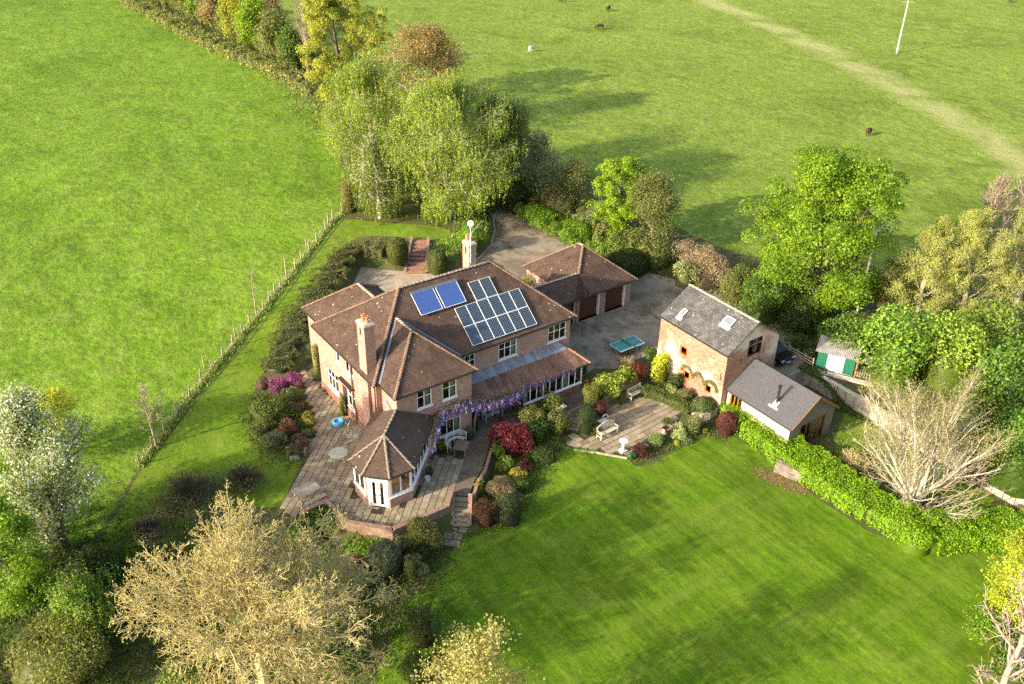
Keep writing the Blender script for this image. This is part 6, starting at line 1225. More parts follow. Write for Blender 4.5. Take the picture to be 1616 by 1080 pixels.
V, F = leafquads(r, np.column_stack([q, zz]), np.tile([[0, 0, 1.5]], (n, 1)), .14, .6, .3); np_mesh('dry_earth', V, F, LEAF, bp, cols(r, n, [(.33,.22,.11), (.28,.18,.09), (.24,.22,.06)]), kind='stuff')
# door mat
f_, L_ = ff(wv_[2], wv_[1]); mb = MB(); c_ = f_.p(L_/2-.05, .55, 0); mb.obox((c_.x, c_.y, TZ+.02), f_.A*.38, f_.N*.22, (0, 0, .012)); tag(mb.build('door_mat', plain('mat_dark', (.04,.033,.03), .95, .1, 0, .2, 9), None), 'dark door mat on the slabs outside the white double doors', 'door mat')
# ------------------------------------------------------------------ field fence
fn = thing('field_fence', 'long post-and-wire fence between the west pasture and the side lawn', 'fence', PG(388, 570))
fp = [PG(a, b) for a, b in [(221,735),(241,708),(260,684),(280,655),(300,628),(318,606),(335,586),(352,566),(368,548),(383,529),(395,515),(406,502),(416,492),(425,478),(434,466),(443,455),(453,444),(466,425),(476,413),(488,397),(500,383),(514,363),(525,350),(540,338),(548,332)]]
mb0 = None
for q in fp:
    hh = random.uniform(1.05, 1.25); dx, dy = random.uniform(-.04, .04), random.uniform(-.04, .04); MB().obox(q+Vector((dx/2, dy/2, hh/2)), (.05, 0, 0), (0, .05, 0), (dx, dy, hh/2)).build('post', WOODL, fn)
for zz in (.25, .5, .75, 1.0): MB().path([q+Vector((0, 0, zz)) for q in fp], .009, 3).build('wire', plain('fence_wire', (.25,.25,.2), .5, .5, .5), fn)
for a, b in [(323,582),(371,530),(451,425),(518,354),(484,392)]: q = PG(a, b); MB().obox(q+Vector((0, 0, .55)), (.05, 0, 0), (0, .05, 0), (0, 0, .6)).build('post', WOODL, fn)
def tufts(name, pts, n, wid, size, pal, seed, mat=LEAF, up=1.0):
    r = np.random.default_rng(seed); Q = np.array([tuple(p)[:2] for p in pts]); dv = np.diff(Q, axis=0); L = np.hypot(*dv.T); cum = np.concatenate([[0], np.cumsum(L)]); s = r.uniform(0, cum[-1], n); i = np.clip(np.searchsorted(cum, s)-1, 0, len(dv)-1)
    q = Q[i]+dv[i]*((s-cum[i])/L[i])[:, None]+r.normal(0, wid, (n, 2)); z = hfun(q); c_ = np.column_stack([q, z]); a = r.uniform(0, 6.28, n); w_ = np.column_stack([np.cos(a), np.sin(a), 0*a])*size*.22; h = size*r.uniform(.5, 1.3, n); tip = np.column_stack([r.normal(0, .35, (n, 2))*h[:, None], h*up])
    V = np.stack([c_-w_, c_+w_, c_+tip], 1).reshape(-1, 3); return tag(np_mesh(name, V, np.arange(3*n).reshape(-1, 3), mat, None, cols(r, n, pal, None, .2), 'stuff'), None)
tufts('long_grass', fp, 7000, .2, .26, [(.24,.32,.06), (.34,.36,.12), (.40,.40,.18), (.18,.28,.03)], 70)
# ------------------------------------------------------------------ shrubs (pixel of the base centre, radius and height in px of the survey photo)
def S_(label, px, py, rpx, hpx, pal, z=None, leaf=.1, **k):
    p = PG(px, py) if z is None else P(px, py, z); D_ = (p-CAMP).length; m_ = D_/FPX
    k.setdefault('name', 'shrub'); nm = k.pop('name'); seed = int(px*7+py*3) % 9973
    return shrub(nm, label, p, rpx*m_, hpx*m_/math.cos(math.radians(36)), pal, seed, leaf=leaf, **k)
T_ = [
 # west border
 ('magenta azalea mound at the top of the west border', 437, 612, 20, 18, MAG, .09, {}), ('purple-pink azalea touching the terrace path', 462, 610, 17, 20, MAG, .09, {}), ('small pink azalea at the lawn corner of the west border', 414, 612, 12, 14, [(.30,.12,.12), (.12,.13,.05)], .09, {}),
 ('large olive viburnum in the middle of the west border', 420, 658, 32, 34, [(.13,.17,.035), (.19,.23,.05), (.08,.11,.025)], .12, {}), ('rounded green bush behind the azaleas by the path', 462, 632, 15, 20, [(.12,.15,.05), (.16,.2,.06)], .09, {}), ('dark low evergreen in the heart of the west border', 450, 662, 20, 18, DARKG, .09, {}),
 ('pinkish heather between the dark evergreen and the path', 468, 650, 14, 14, [(.20,.13,.10), (.12,.12,.05)], .08, {}), ('yellow-flecked shrub where the path widens', 487, 670, 13, 20, [(.17,.19,.04), (.4,.35,.03), (.10,.12,.03)], .09, {}), ('coppery bronze spiraea in the west border', 452, 684, 18, 16, BRONZE, .09, {}),
 ('clipped green ball bush at the edge of the slabs', 490, 690, 13, 13, [(.09,.12,.04), (.12,.15,.05)], .08, {}), ('rosy bronze spiraea beside the clipped ball bush', 474, 704, 20, 14, [(.26,.13,.10), (.2,.12,.09), (.12,.1,.05)], .09, {}), ('grey-green santolina at the lawn side of the west border', 436, 700, 19, 18, GREYG, .09, {}),
 ('rusty low shrub below the grey-green santolina', 462, 716, 14, 12, [(.17,.14,.04), (.1,.12,.03)], .08, {}), ('olive low shrub beneath the large viburnum', 412, 684, 15, 18, OLIVE, .1, {}), ('pale pink flowers at the foot of the west border', 482, 716, 7, 8, [(.5,.32,.35), (.15,.2,.08)], .08, {}),
 ('white-flowered tuft at the foot of the west border', 466, 726, 8, 7, [(.6,.62,.5), (.12,.2,.05)], .08, {}),
 # maple border
 ('crimson japanese maple right of the sett path', 806, 712, 32, 46, REDM, .12, {'rough': .3}), ('tall olive shrub between the crimson maple and the sunroom', 838, 672, 26, 34, OLIVE, .1, {}), ('large-leaved green shrub right of the crimson maple', 850, 690, 22, 30, [(.06,.11,.02), (.09,.16,.03), (.05,.08,.015)], .14, {}),
 ('dark glossy green shrub behind the tan-stemmed bush', 872, 650, 22, 30, [(.07,.10,.02), (.2,.22,.04), (.10,.13,.03)], .1, {}), ('bushy evergreen left of the short patio steps', 880, 680, 20, 36, [(.07,.10,.02), (.14,.17,.04), (.22,.22,.06)], .1, {}), ('low dark cotoneaster at the lawn edge below the large-leaved shrub', 862, 724, 24, 16, DARKG, .08, {}),
 ('bright green leafy plant left of the crimson maple', 785, 722, 14, 24, FRESH, .11, {}), ('yellow-green laurel-leaved shrub under the crimson maple', 796, 740, 18, 20, [(.2,.28,.04), (.12,.2,.02)], .12, {}), ('dark purple shrub under the right side of the crimson maple', 826, 744, 14, 18, PURP, .09, {}),
 ('golden tipped shrub at the lawn edge of the maple border', 818, 752, 13, 14, [(.42,.30,.03), (.14,.17,.04)], .09, {}), ('tan twiggy hydrangea in the maple border', 790, 776, 25, 24, [(.33,.24,.14), (.25,.18,.10), (.12,.13,.05)], .08, {'stems': 20}), ('bright yellow euonymus beside the sett path', 757, 776, 11, 18, YEL, .09, {}),
 ('round purple berberis right of the worn stone steps', 767, 825, 22, 34, [(.13,.05,.035), (.17,.07,.045), (.10,.07,.03)], .08, {}), ('large rounded dark green shrub at the lawn corner of the maple border', 806, 822, 25, 44, [(.06,.08,.03), (.08,.11,.04), (.05,.06,.025)], .08, {}), ('small green tuft above the rounded dark shrub', 822, 772, 13, 16, MIDG, .09, {}),
 # below the retaining wall
 ('spiky olive shrub spilling over the retaining wall left of the steps', 672, 858, 34, 44, [(.12,.13,.03), (.17,.18,.05), (.08,.09,.025)], .16, {'asp': .28, 'rnd': 1.2}), ('bright fern-green ground plants below the retaining wall', 590, 862, 40, 14, FRESH, .1, {}), ('fresh green shrub at the left foot of the retaining wall', 520, 828, 34, 24, MIDG, .11, {}),
 ('small pale leafy shrub at the foot of the retaining wall', 625, 858, 13, 14, [(.2,.25,.08), (.14,.19,.05)], .09, {}), ('square clipped grey-green bush at the front of the lower border', 608, 900, 28, 42, [(.10,.12,.06), (.13,.15,.075), (.08,.10,.045)], .07, {'flat': .8, 'rough': .06}), ('oval olive clipped bush right of the square one', 650, 905, 17, 32, [(.13,.15,.04), (.17,.18,.05), (.09,.10,.03)], .08, {}),
 ('purple-brown smoke bush left of the square clipped bush', 568, 905, 18, 30, PURP, .09, {}), ('dark evergreen filling behind the oval clipped bush', 660, 880, 18, 18, DARKG, .1, {}), ('small brown-tipped shrub below the square clipped bush', 600, 925, 10, 12, [(.22,.2,.05), (.12,.13,.03)], .08, {}),
 ('blue-green low shrub at the lawn corner of the lower border', 665, 905, 14, 16, GREYG, .09, {}), ('green shrub under the budding tree near the terrace corner', 480, 850, 30, 26, MIDG, .12, {}), ('broad dark shrub in the shade of the big budding tree', 560, 940, 30, 24, DARKG, .12, {}),
 # lower patio
 ('clipped dark green yew column at the short patio steps', 925, 680, 14, 42, [(.045,.075,.02), (.06,.095,.025)], .07, {'rough': .05}), ('ochre-tipped conifer behind the yew column', 932, 640, 16, 34, [(.28,.24,.05), (.13,.17,.03), (.18,.2,.04)], .09, {'asp': .4}), ('dark red low shrub behind the stone ornament', 948, 652, 14, 18, PURP, .08, {}), ('rounded dark bush between the yew column and the arched bench', 942, 686, 13, 18, DARKG, .08, {}),
 ('yellow variegated laurel in the raised bed', 962, 622, 26, 30, [(.3,.36,.04), (.45,.45,.06), (.12,.2,.03)], .15, {}), ('second yellow variegated bush nearer the courtyard corner', 985, 606, 18, 26, [(.36,.40,.05), (.15,.22,.03)], .14, {}),
 ('red-brown acer above the raised bed', 1003, 600, 19, 27, [(.22,.06,.04), (.17,.05,.035), (.12,.05,.03)], .09, {}), ('brown twiggy shrub behind the red-brown acer', 990, 578, 17, 14, TAN, .08, {'stems': 14}), ('mid green shrub between the table tennis table and the coach house', 1026, 566, 14, 16, MIDG, .11, {}),
 ('brilliant yellow-green bush against the coach house corner', 1040, 600, 19, 40, [(.42,.48,.03), (.30,.40,.02), (.5,.5,.05)], .14, {}), ('russet shrub against the coach house wall', 1062, 585, 16, 34, [(.26,.13,.06), (.2,.12,.05), (.14,.12,.04)], .09, {}), ('dark green shrub at the foot of the coach house wall', 1066, 612, 12, 24, DARKG, .1, {}),
 ('silver variegated dome left of the coach house window', 1058, 622, 10, 14, PALE, .08, {}), ('olive brown shrub under the ground floor oak window', 1080, 628, 12, 16, [(.2,.17,.06), (.13,.14,.05)], .08, {}), ('large clipped dome bush above the curved wall', 1108, 652, 19, 22, [(.11,.15,.045), (.14,.19,.055), (.08,.11,.035)], .07, {'rough': .05}),
 ('speckled green shrub right of the patio', 1092, 684, 14, 30, [(.08,.11,.025), (.2,.22,.08)], .08, {}), ('pale lime dome at the right end of the patio', 1068, 690, 14, 20, PALE, .09, {}), ('dark red-purple mound by the bird bath', 1010, 718, 14, 18, PURP, .08, {}), ('soft green euphorbia between the urn and the purple mound', 1034, 700, 15, 14, [(.2,.3,.07), (.26,.36,.1)], .09, {}),
 ('blue-green tuft beside the bird bath', 996, 722, 9, 10, [(.10,.2,.09), (.14,.24,.1)], .08, {}), ('little dark shrub on the patio edge by the lime dome', 1052, 668, 8, 8, MIDG, .08, {}), ('grey sage between the lime dome and the lawn', 1082, 700, 8, 9, GREYG, .08, {}), ('yellow flower clump at the lawn point below the patio', 1068, 702, 7, 6, YEL, .08, {}), ('yellow clump on the lawn corner near the purple dome', 1112, 682, 6, 5, YEL, .08, {}),
 ('purple-leaved clipped dome in front of the bright hedge', 1145, 682, 16, 30, [(.14,.045,.04), (.18,.06,.05), (.10,.04,.03)], .07, {'rough': .05}), ('climber tuft at the coach house corner', 1126, 628, 8, 18, [(.2,.25,.08), (.12,.18,.05)], .09, {}),
 # behind the house
 ('dark clipped hedge block left of the brick steps', 628, 420, 18, 34, [(.09,.115,.025), (.13,.15,.035)], .09, {'flat': .8, 'rough': .05}), ('dark clipped bush right of the brick steps', 691, 428, 17, 32, [(.09,.12,.025), (.13,.155,.04)], .09, {'rough': .06, 'flat': .4}), 
 ('columnar climbing shrub against the west front', 503, 590, 9, 50, [(.25,.28,.06), (.13,.18,.03), (.3,.24,.12)], .09, {'z': TZ}), ('yellow forsythia at the corner of the west front', 517, 600, 9, 10, YEL, .08, {'z': TZ}), ('climbing rose between the west windows', 541, 655, 7, 32, [(.25,.30,.06), (.15,.2,.03)], .08, {'z': TZ}), ('green shrub in the nook beside the garden room roof', 578, 668, 12, 26, FRESH, .1, {'z': TZ}),
 ('ivy mass below the west downpipes', 571, 655, 8, 28, MIDG, .08, {'z': TZ}),
 # hedge line and scrub far side
 ('rounded bush at the upper end of the field fence', 551, 334, 17, 46, [(.14,.18,.03), (.2,.22,.05), (.2,.12,.06)], .15, {}), ('cream variegated bush between the scrub and the coach house roof', 1078, 450, 21, 38, [(.40,.40,.18), (.3,.33,.12), (.2,.24,.06)], .14, {}), ('dark clipped yew hedge behind the garage', 990, 428, 34, 26, DARKG, .13, {'flat': .9, 'rough': .04}),
 ('tan dead scrub beside the cream variegated bush', 1118, 452, 34, 46, TAN, .12, {'stems': 30}), ('olive scrub along the field edge behind the coach house', 1160, 470, 34, 46, OLIVE, .15, {}), ('green thicket behind the coach house roof ridge', 1205, 500, 44, 56, MIDG, .18, {}), ('dark holly under the bright oak', 1262, 522, 34, 44, DARKG, .18, {}),
 ('dense thicket between the bright oak and the laurels', 1328, 556, 46, 56, MIDG, .18, {}), ('dark thicket behind the car', 1255, 555, 18, 26, DARKG, .15, {}),
 ('glossy yellow-green laurel right behind the shed', 1405, 598, 62, 96, LAUREL, .24, {'rough': .25}), ('glossy laurel in the middle of the eastern bank', 1490, 600, 58, 90, [(.12,.2,.025), (.2,.3,.04), (.3,.4,.05)], .24, {'rough': .25}), ('deep green laurel at the right border', 1590, 650, 64, 96, [(.07,.14,.02), (.10,.19,.025), (.15,.25,.035)], .24, {'rough': .25}),
 ('dark green rounded tree-bush over the far end of the panel wall', 1600, 760, 62, 100, [(.07,.15,.015), (.10,.2,.02), (.14,.25,.03)], .2, {'rough': .25}), ('mid green bush above the panel wall behind the white tree', 1535, 672, 46, 60, [(.10,.17,.02), (.14,.22,.03)], .2, {}), ('leafy screen at the top of the eastern bank', 1555, 570, 60, 80, [(.16,.22,.03), (.2,.27,.05)], .22, {}), ('shrubs left of the shed behind the timber fence', 1275, 565, 12, 14, OLIVE, .12, {}),
 # boundary between drive and east pasture
 ('dark undergrowth bush left at the bend of the drive', 812, 330, 26, 40, DARKG, .15, {}), ('green bank of nettles below the hawthorns', 850, 352, 30, 24, FRESH, .13, {}), ('brown-green bramble mass in front of the hawthorns', 872, 340, 34, 40, [(.14,.13,.05), (.10,.12,.03), (.18,.15,.07)], .12, {}), ('bright green nettle bank behind the garage ridge', 905, 378, 32, 26, FRESH, .13, {}),
 ('grey-green bramble below the lime-green tree', 940, 368, 34, 34, GREYG, .13, {}), ('light green brambles right behind the garage', 968, 398, 34, 24, [(.2,.26,.04), (.14,.2,.03)], .13, {}), ('olive bush under the ivy-clad tree', 1035, 418, 34, 34, OLIVE, .14, {}), ('tan brushwood at the corner of the east pasture', 1090, 420, 34, 36, TAN, .12, {'stems': 20}),
 ('evergreen bush under the grey-green twiggy tree', 835, 318, 22, 50, MIDG, .15, {}), ('shaded bush below the right-hand birch', 765, 330, 34, 36, MIDG, .16, {}), ('grass-green shrub on the bank beside the kerb', 745, 388, 26, 26, FRESH, .12, {}), ('hedgerow bush behind the birches', 700, 280, 50, 60, OLIVE, .2, {}), ('bush between oak and birches', 560, 200, 26, 36, MIDG, .18, {}),
 # lower left
 ('wide dark bare-looking shrub at the shaded lawn end', 290, 800, 66, 20, [(.19,.15,.07), (.13,.13,.05), (.22,.18,.09)], .12, {'dens': .45, 'core': False}), ('shaded olive shrub behind the crown of the big budding tree', 375, 770, 46, 18, [(.17,.15,.07), (.12,.13,.045)], .12, {'dens': .5, 'core': False}), ('shaded shrub left of the dark bare-looking one', 240, 850, 40, 22, [(.17,.15,.07), (.12,.12,.045)], .12, {'dens': .5, 'core': False}),
 ('olive bamboo clump in the lower left corner', 85, 1055, 82, 60, [(.17,.19,.04), (.12,.14,.03), (.22,.23,.06)], .2, {'asp': .3, 'rnd': 1.2}), ('dark ivy mound between the green maple and weeping tree', 60, 1000, 50, 40, DARKG, .15, {}), ('undergrowth beneath the cherry blossom', 140, 905, 50, 30, DARKG, .14, {}), ('leafy mass on the left border beside the green maple', 15, 960, 46, 60, [(.08,.14,.015), (.11,.18,.02)], .16, {}), ('yellow-green shrub under the big budding tree', 300, 1090, 46, 30, [(.2,.26,.05), (.15,.2,.04)], .13, {}), ('ivy-green ground shrubs beneath the big budding tree', 520, 1030, 60, 24, MIDG, .13, {}), ('mixed green undergrowth left of the budding tree trunk', 400, 960, 60, 24, [(.10,.15,.025), (.14,.18,.04)], .13, {}),
 # dark conifers by the lawn
 ('dark conifer at the upper end of the little row on the lawn', 668, 1010, 27, 56, [(.07,.085,.025), (.05,.065,.02), (.11,.11,.035)], .12, {'asp': .35, 'rnd': 1.1}), ('dark conifer lowest in the little row on the lawn', 660, 1085, 24, 60, DARKG, .12, {'asp': .35}), ('small dark conifer right of the lowest one', 692, 1066, 17, 50, DARKG, .11, {'asp': .35}),
 ('green shrub under the golden-yellow conifer', 1560, 1000, 40, 26, FRESH, .12, {}), ('green ground bush behind the pollarded tree', 1600, 1060, 46, 30, MIDG, .13, {}),
]
for lb, px_, py_, rp, hp, pal, lf, kw in T_:
    kw = dict(kw); z = kw.pop('z', None); S_(lb, px_, py_, rp, hp, pal, z, lf, **kw)
# hedges
hp_ = [PG(a, b)+Vector((.75, .2, 0)) for a, b in [(1140, 655), (1178, 690), (1235, 735), (1300, 780), (1370, 825), (1428, 854)]]
hedge('laurel_hedge', 'bright lime-green laurel hedge running along the lawn from the extension to the right border', [p_+Vector((.35, .1, 0)) for p_ in hp_]+[PG(a, b) for a, b in [(1452, 856), (1500, 846), (1560, 846), (1640, 853), (1760, 863)]], 3.2, 1.45, HEDG, 80, leaf=.115, dens=1.1, lump=.09)
hedge('box_hedge', 'low clipped olive hedge round the back of the lower patio', [P(a, b, -1.1) for a, b in [(1012, 622), (1035, 628), (1058, 636), (1082, 650), (1090, 662)]], 1.0, .8, [(.12,.16,.04), (.16,.2,.05), (.09,.12,.03)], 82, leaf=.09, lump=.06)
hedge('field_hedge', 'low leafy hedge on the west pasture side of the grass track', [PG(a, b) for a, b in [(150, -30), (215, 12), (300, 58), (390, 98), (455, 125), (500, 152)]], 3.2, 1.6, [(.17,.21,.03), (.24,.27,.05), (.12,.15,.03), (.3,.28,.12)], 83, leaf=.26, lump=.3, dens=.9)
hedge('field_hedge', 'tall bushy hedge on the far side of the grass track', [PG(a, b) for a, b in [(190, -35), (255, -2), (305, 22), (355, 46), (405, 72), (455, 98), (488, 112)]], 4.6, 4.2, [(.20,.23,.05), (.16,.21,.04), (.26,.24,.09), (.14,.19,.04)], 84, leaf=.27, lump=.3)
hedge('bank_hedge', 'shaggy dark hedge down the bank between side lawn and rear courtyard', [PG(a, b) for a, b in [(560, 392), (540, 408), (520, 440), (500, 470), (478, 498), (462, 520)]], 2.6, .65, [(.11,.14,.03), (.15,.17,.045), (.08,.10,.025), (.19,.16,.07)], 85, leaf=.12, lump=.4, corec=(.08,.08,.03))
hedge('bank_hedge', 'tan-green ivy bank left of the dark hedge block behind the house', [PG(a, b) for a, b in [(572, 398), (590, 396), (612, 400)]], 2.6, 1.0, [(.16,.16,.06), (.2,.19,.08), (.12,.13,.04)], 86, leaf=.1, lump=.2)
hedge('bank_hedge', 'mossy low hedge following the west border above the house path', [PG(a, b) for a, b in [(462, 522), (452, 545), (444, 570), (434, 590)]], 2.4, .7, [(.08,.12,.03), (.12,.15,.04), (.2,.16,.08)], 87, leaf=.1, lump=.3)
hedge('bank_hedge', 'trailing ivy along the top of the grass bank above the panel wall', [PG(a, b) for a, b in [(1262, 592), (1300, 612), (1340, 630), (1385, 655)]], 1.4, .35, [(.14,.18,.04), (.08,.12,.02)], 88, leaf=.12, lump=.3)
# extra bare, twiggy shrubs
def tw(label, px, py, rp, hp, mat, seed, **k):
    p = PG(px, py); D_ = (p-CAMP).length/FPX; return twigbush('bare_shrub', label, p, rp*D_, hp*D_*1.2, seed, mat, **k)
tw('tan-stemmed bare bush between the large-leaved shrub and the patio steps', 880, 676, 18, 38, B_TAN, 91, stems=26)
tw('tan twiggy shrub spreading in the maple border', 792, 780, 24, 20, B_TAN, 92, stems=26)
tw('brown bare thorn at the field edge behind the coach house', 1120, 448, 40, 46, B_TAN, 93, stems=34, rmin=.02)
tw('grey bare shrub at the end of the panel wall under the white tree', 1545, 745, 40, 34, B_PINK, 94, stems=34)
tw('tan bare shrub left of the white tree at the hedge', 1345, 740, 34, 30, B_TAN, 95, stems=34)
tw('brown bare shrub in shade beside the west strip of lawn', 300, 790, 60, 34, B_DARK, 96, stems=40)
tw('brown bare undergrowth left of the wide dark shrub', 235, 850, 34, 34, B_DARK, 97, stems=30)
tw('brown bare shrub beside the wide dark one under the budding tree', 385, 765, 44, 26, B_DARK, 98, stems=30)
# wisteria
ws = thing('wisteria', 'lilac-flowered wisteria trained along the wing wall and veranda eaves', 'wisteria', (7, -2.1, TZ)); r = np.random.default_rng(99)
wp = [(1.6, -4.9, 2.3), (2.6, -3.6, 2.3), (3.6, -2.5, 2.35), (4.2, -2.12, 2.6), (5.4, -2.08, 2.65), (6.6, -2.1, 2.5), (7.6, -2.3, 2.15), (8.8, -2.35, 1.95), (10.2, -2.35, 1.95), (11.5, -2.3, 1.9)]
MB().path([(x_+random.uniform(-.05, .05), y_, z_) for x_, y_, z_ in wp], .04, 6).build('stem', B_GREY, ws); MB().path([(7.15, -2.0, TZ), (7.05, -2.1, .6), (7.2, -2.15, 1.4), (7.4, -2.25, 2.15)], .07, 7).build('stem', B_GREY, ws)
Wp = np.array(wp); seg = r.integers(0, len(wp)-1, 620); tt_ = r.uniform(0, 1, 620); c0 = Wp[seg]+(Wp[seg+1]-Wp[seg])*tt_[:, None]; c0 += r.normal(0, 1, c0.shape)*np.array([.14, .16, .2]); c0[:, 1] -= .1
ln = r.uniform(.3, .7, 620); k = 34; f_ = r.uniform(0, 1, (620, k)); rad = .075*(1-f_*.8)
an = r.uniform(0, 6.28, (620, k)); pts_ = c0[:, None]+np.stack([np.cos(an)*rad, np.sin(an)*rad, -f_*ln[:, None]], 2); g = np.repeat(np.arange(620), k); V, F = leafquads(r, pts_.reshape(-1, 3), np.tile([[0, 0, .1]], (620*k, 1)), .055, .9, 1.0)
cc = cols(r, 620*k, [(.30,.22,.46), (.42,.33,.58), (.24,.17,.40), (.56,.46,.62)], None, .12, grp=g*7+3); np_mesh('flowers', V, F, LEAF, ws, cc)
n = 3500; seg = r.integers(0, len(wp)-1, n); c_ = Wp[seg]+(Wp[seg+1]-Wp[seg])*r.uniform(0, 1, (n, 1))+r.normal(0, 1, (n, 3))*np.array([.15, .15, .14])+np.array([0, 0, .12]); V, F = leafquads(r, c_, np.tile([[0, 0, .7]], (n, 1)), .09); np_mesh('foliage', V, F, LEAF, ws, cols(r, n, [(.16,.16,.05), (.2,.15,.06), (.10,.13,.03)]))
ws2 = thing('wisteria', 'thin wisteria shoots hanging over the sunroom windows', 'wisteria', (13, -2.25, 1.9)); n = 110; sx = 11.6+5.0*r.uniform(0, 1, n)**1.5; c0 = np.column_stack([sx, -2.28+r.normal(0, .08, n), 2.05+r.normal(0, .08, n)]); ln = r.uniform(.15, .4, n); k = 24; f_ = r.uniform(0, 1, (n, k)); an = r.uniform(0, 6.28, (n, k)); rad = .06*(1-f_*.7)
pts_ = (c0[:, None]+np.stack([np.cos(an)*rad, np.sin(an)*rad, -f_*ln[:, None]], 2)).reshape(-1, 3); V, F = leafquads(r, pts_, np.tile([[0, 0, .1]], (n*k, 1)), .05, .9, 1.0); np_mesh('flowers', V, F, LEAF, ws2, cols(r, n*k, [(.26,.19,.38), (.36,.28,.48), (.2,.16,.3)])); MB().path([(11.5, -2.3, 1.98), (13, -2.3, 2.08), (15, -2.28, 2.02), (16.4, -2.25, 2.05)], .02, 5).build('stem', B_GREY, ws2)
# coach house climber over the arches
cl = thing('wall_climber', 'thin climber arching over the ground floor windows of the coach house', 'climber', (24.9, -8.5, -1)); n = 2600; a = r.uniform(0, math.pi, n); cyy = r.choice([-6.3, -9.0, -7.6], n, p=[.25, .5, .25]); c_ = np.column_stack([24.88-np.abs(r.normal(0, .06, n)), cyy+np.cos(a)*.62+r.normal(0, .07, n), .75+np.sin(a)*.62+r.normal(0, .08, n)]); V, F = leafquads(r, c_, np.tile([[-.6, 0, .2]], (n, 1)), .08); np_mesh('foliage', V, F, LEAF, cl, cols(r, n, [(.22,.24,.08), (.16,.2,.05), (.3,.28,.12)]))
# grass edges
tufts('border_grass', [Vector((*p, 0)) for p in LAWN[:9]], 5000, .12, .14, [(.12,.22,.02), (.16,.26,.03)], 71)
tufts('meadow_grass', [PG(a, b) for a, b in [(735, 330), (745, 365), (725, 395), (700, 400)]], 4000, .9, .3, [(.13,.24,.02), (.2,.3,.05), (.26,.28,.1)], 72)
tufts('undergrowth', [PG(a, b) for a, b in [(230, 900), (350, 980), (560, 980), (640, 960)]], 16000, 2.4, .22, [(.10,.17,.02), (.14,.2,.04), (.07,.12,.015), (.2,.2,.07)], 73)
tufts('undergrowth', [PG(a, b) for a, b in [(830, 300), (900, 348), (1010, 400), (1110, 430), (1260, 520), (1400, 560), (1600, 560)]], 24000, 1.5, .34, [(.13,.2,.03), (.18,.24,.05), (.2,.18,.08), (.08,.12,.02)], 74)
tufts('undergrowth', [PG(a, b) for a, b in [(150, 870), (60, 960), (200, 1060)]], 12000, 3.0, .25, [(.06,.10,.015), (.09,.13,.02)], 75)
tufts('undergrowth', [PG(a, b) for a, b in [(480, 105), (560, 190), (690, 250), (800, 300)]], 12000, 3.0, .4, [(.13,.2,.03), (.18,.24,.05), (.2,.18,.08)], 76)
tufts('undergrowth', [PG(a, b) for a, b in [(1330, 715), (1400, 775), (1500, 822), (1640, 850)]], 9000, 1.0, .18, [(.2,.26,.06), (.3,.3,.14), (.14,.2,.03)], 77)
# ------------------------------------------------------------------ pasture things
WOOL = plain('brown_fleece', (.055,.03,.022), .95, .1, 0, .3, 8, .02); WOOLW = plain('white_fleece', (.55,.50,.40), .95, .1, 0, .15, 8, .02)
def sheep(label, px, py, rz, mat, s=1.0, graze=True, name='sheep'):
    p = PG(px, py); t = thing(name, label, 'sheep', p, rz, group=None)
    me = bpy.data.meshes.new('body'); hz = .42 if graze else .95
    V = [(0, 0, .66), (-.3, 0, .68), (-.52, 0, .66), (.3, 0, .68), (.48, 0, .70), (.66, 0, .62 if graze else .85), (.80, 0, hz-.1 if graze else .98), (.93, 0, hz-.28 if graze else .95),
         (-.42, .14, .45), (-.44, .14, .22), (-.42, .14, .02), (-.42, -.14, .45), (-.40, -.14, .22), (-.42, -.14, .02), (.38, .13, .45), (.38, .13, .22), (.38, .13, .02), (.38, -.13, .45), (.40, -.13, .22), (.38, -.13, .02), (-.62, 0, .55)]
    E_ = [(0, 1), (1, 2), (0, 3), (3, 4), (4, 5), (5, 6), (6, 7), (2, 8), (8, 9), (9, 10), (2, 11), (11, 12), (12, 13), (4, 14), (14, 15), (15, 16), (4, 17), (17, 18), (18, 19), (2, 20)]
    R_ = [.29, .30, .25, .28, .22, .13, .10, .06, .08, .045, .04, .08, .045, .04, .07, .045, .04, .07, .045, .04, .05]
    me.from_pydata([tuple(c*s for c in v) for v in V], E_, []); o = link_mesh('body', me, mat, t); sk = o.modifiers.new('skin', 'SKIN'); o.modifiers.new('s', 'SUBSURF').levels = 1; o.modifiers['s'].render_levels = 1
    for i, q in enumerate(R_): me.skin_vertices[0].data[i].radius = (q*s, q*s)
    me.skin_vertices[0].data[0].use_root = True
    z_ = (hz-.02) if graze else 1.06
    for sy in (-1, 1): m2 = MB().obox((.78*s, sy*.12*s, (z_ if graze else 1.03)*s), (.02*s, 0, 0), (0, .07*s, 0), (0, 0, .03*s)); local(t)('ear', m2, mat)
    return t
sheep('lone dark brown sheep grazing right of centre in the east pasture', 1370, 214, .3, WOOL, 1.15)
sheep('white sheep lying near the birch shadows in the east pasture', 838, 82, .2, WOOLW, 1.15)
sheep('dark brown sheep below the pair near the upper border', 947, 47, 2.6, WOOL, 1.2)
sheep('dark brown sheep close to the upper border facing right', 960, 18, .5, WOOL, 1.2)
sheep('dark brown sheep cut by the upper border left of the others', 889, 4, 3.0, WOOL, 1.2)
sheep('dark brown sheep at the upper right corner of the photo', 1594, 4, .2, WOOL, 1.3)
up_ = thing('utility_pole', 'pale timber utility pole with cross-arm beyond the farm track', 'pole', PG(1415, 84)); q = PG(1415, 84)
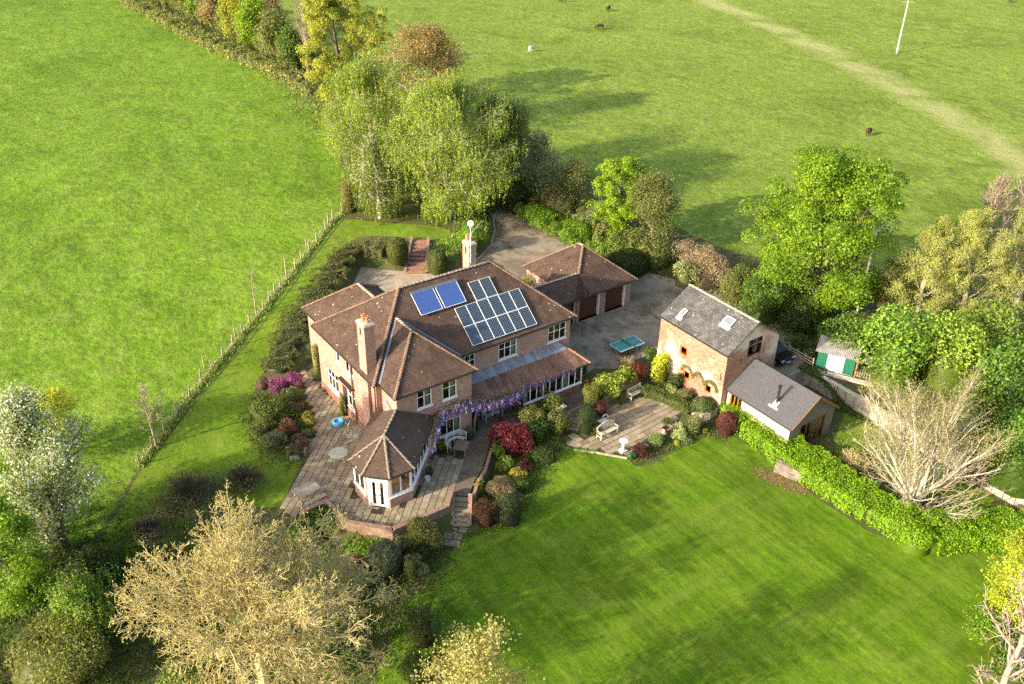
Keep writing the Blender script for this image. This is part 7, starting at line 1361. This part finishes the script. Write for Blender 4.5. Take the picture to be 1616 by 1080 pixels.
MB().tube(q-Vector((0, 0, .3)), q+Vector((0, 0, 9.2)), .16, .11, 9).build('pole', plain('pole_wood', (.52,.47,.40), .8, .2, 0, .15, 3), up_); MB().obox(q+Vector((0, 0, 9.0)), RT*1.1, FW*.06, (0, 0, .06)).build('cross_arm', WOOD, up_)
for k in (-1, 0, 1): MB().lathe(q+RT*k*.95+Vector((0, 0, 9.06)), [(.05, 0), (.09, .05), (.06, .12), (.09, .17), (.03, .24)], 8).build('insulator', GUT, up_)
u2 = thing('utility_pole', 'utility pole half hidden by the bright oak with its cross-arm showing', 'pole', (46.33, -6.88, 0)); q = Vector((46.33, -6.88, 0)); MB().tube(q, q+Vector((0, 0, 8.6)), .14, .10, 9).build('pole', MATS['pole_wood'], u2); MB().obox(q+Vector((0, 0, 8.5)), RT*1.1+FW*.1, FW*.05, (0, 0, .05)).build('cross_arm', plain('grey_steel', (.4,.42,.45), .4, .5, .5), u2)
for k in (-1, 1): MB().lathe(q+RT*k+Vector((0, 0, 8.55)), [(.05, 0), (.1, .08), (.05, .2)], 8).build('insulator', GUT, u2)

for nm_, pts_px, n_, wd_, sz_ in (('border_plants', [(415, 640), (425, 690), (470, 720)], 5000, .9, .2), ('border_plants', [(450, 620), (480, 650), (480, 700)], 3500, .5, .2), ('border_plants', [(785, 700), (770, 780), (800, 810), (860, 700), (840, 660)], 9000, .7, .22), ('border_plants', [(520, 835), (600, 865), (680, 870), (640, 910)], 9000, 1.0, .22), ('border_plants', [(1000, 722), (1040, 705), (1080, 690), (1110, 665), (1140, 690)], 6000, .45, .16), ('border_plants', [(950, 625), (1000, 600), (1060, 600), (1110, 640)], 6000, .6, .2)):
    tufts(nm_, [PG(a, b) for a, b in pts_px], n_, wd_, sz_, [(.10,.15,.03), (.14,.18,.04), (.07,.10,.02), (.18,.13,.06), (.16,.22,.05)], n_+int(wd_*10), up=.8)

shrub('shrub', 'bushy green shrub in the corner between the garage and its link roof', Vector((20.9, 10.6, 0)), 1.25, 3.7, [(.16,.22,.05), (.22,.28,.06), (.3,.16,.08)], 501, leaf=.11)
hedge('verge', 'fresh green nettle bank along the far kerb of the drive', [PG(a, b) for a, b in [(815, 318), (850, 345), (890, 368), (930, 388), (965, 402)]], 3.4, 1.0, [(.15,.25,.02), (.19,.29,.03), (.11,.18,.02)], 502, leaf=.12, lump=.35, cat='verge')
hedge('boundary_hedge', 'overgrown bramble hedge between the nettle bank and the east pasture', [PG(a, b) for a, b in [(815, 285), (850, 312), (895, 338), (940, 362), (990, 388), (1040, 408)]], 4.0, 2.0, [(.15,.17,.05), (.12,.15,.035), (.2,.18,.08), (.17,.22,.04)], 503, leaf=.15, lump=.45)
S_('rounded bulge of bright laurel at the corner of the lawn', 1442, 862, 36, 34, HEDG, None, .12, rough=.2)
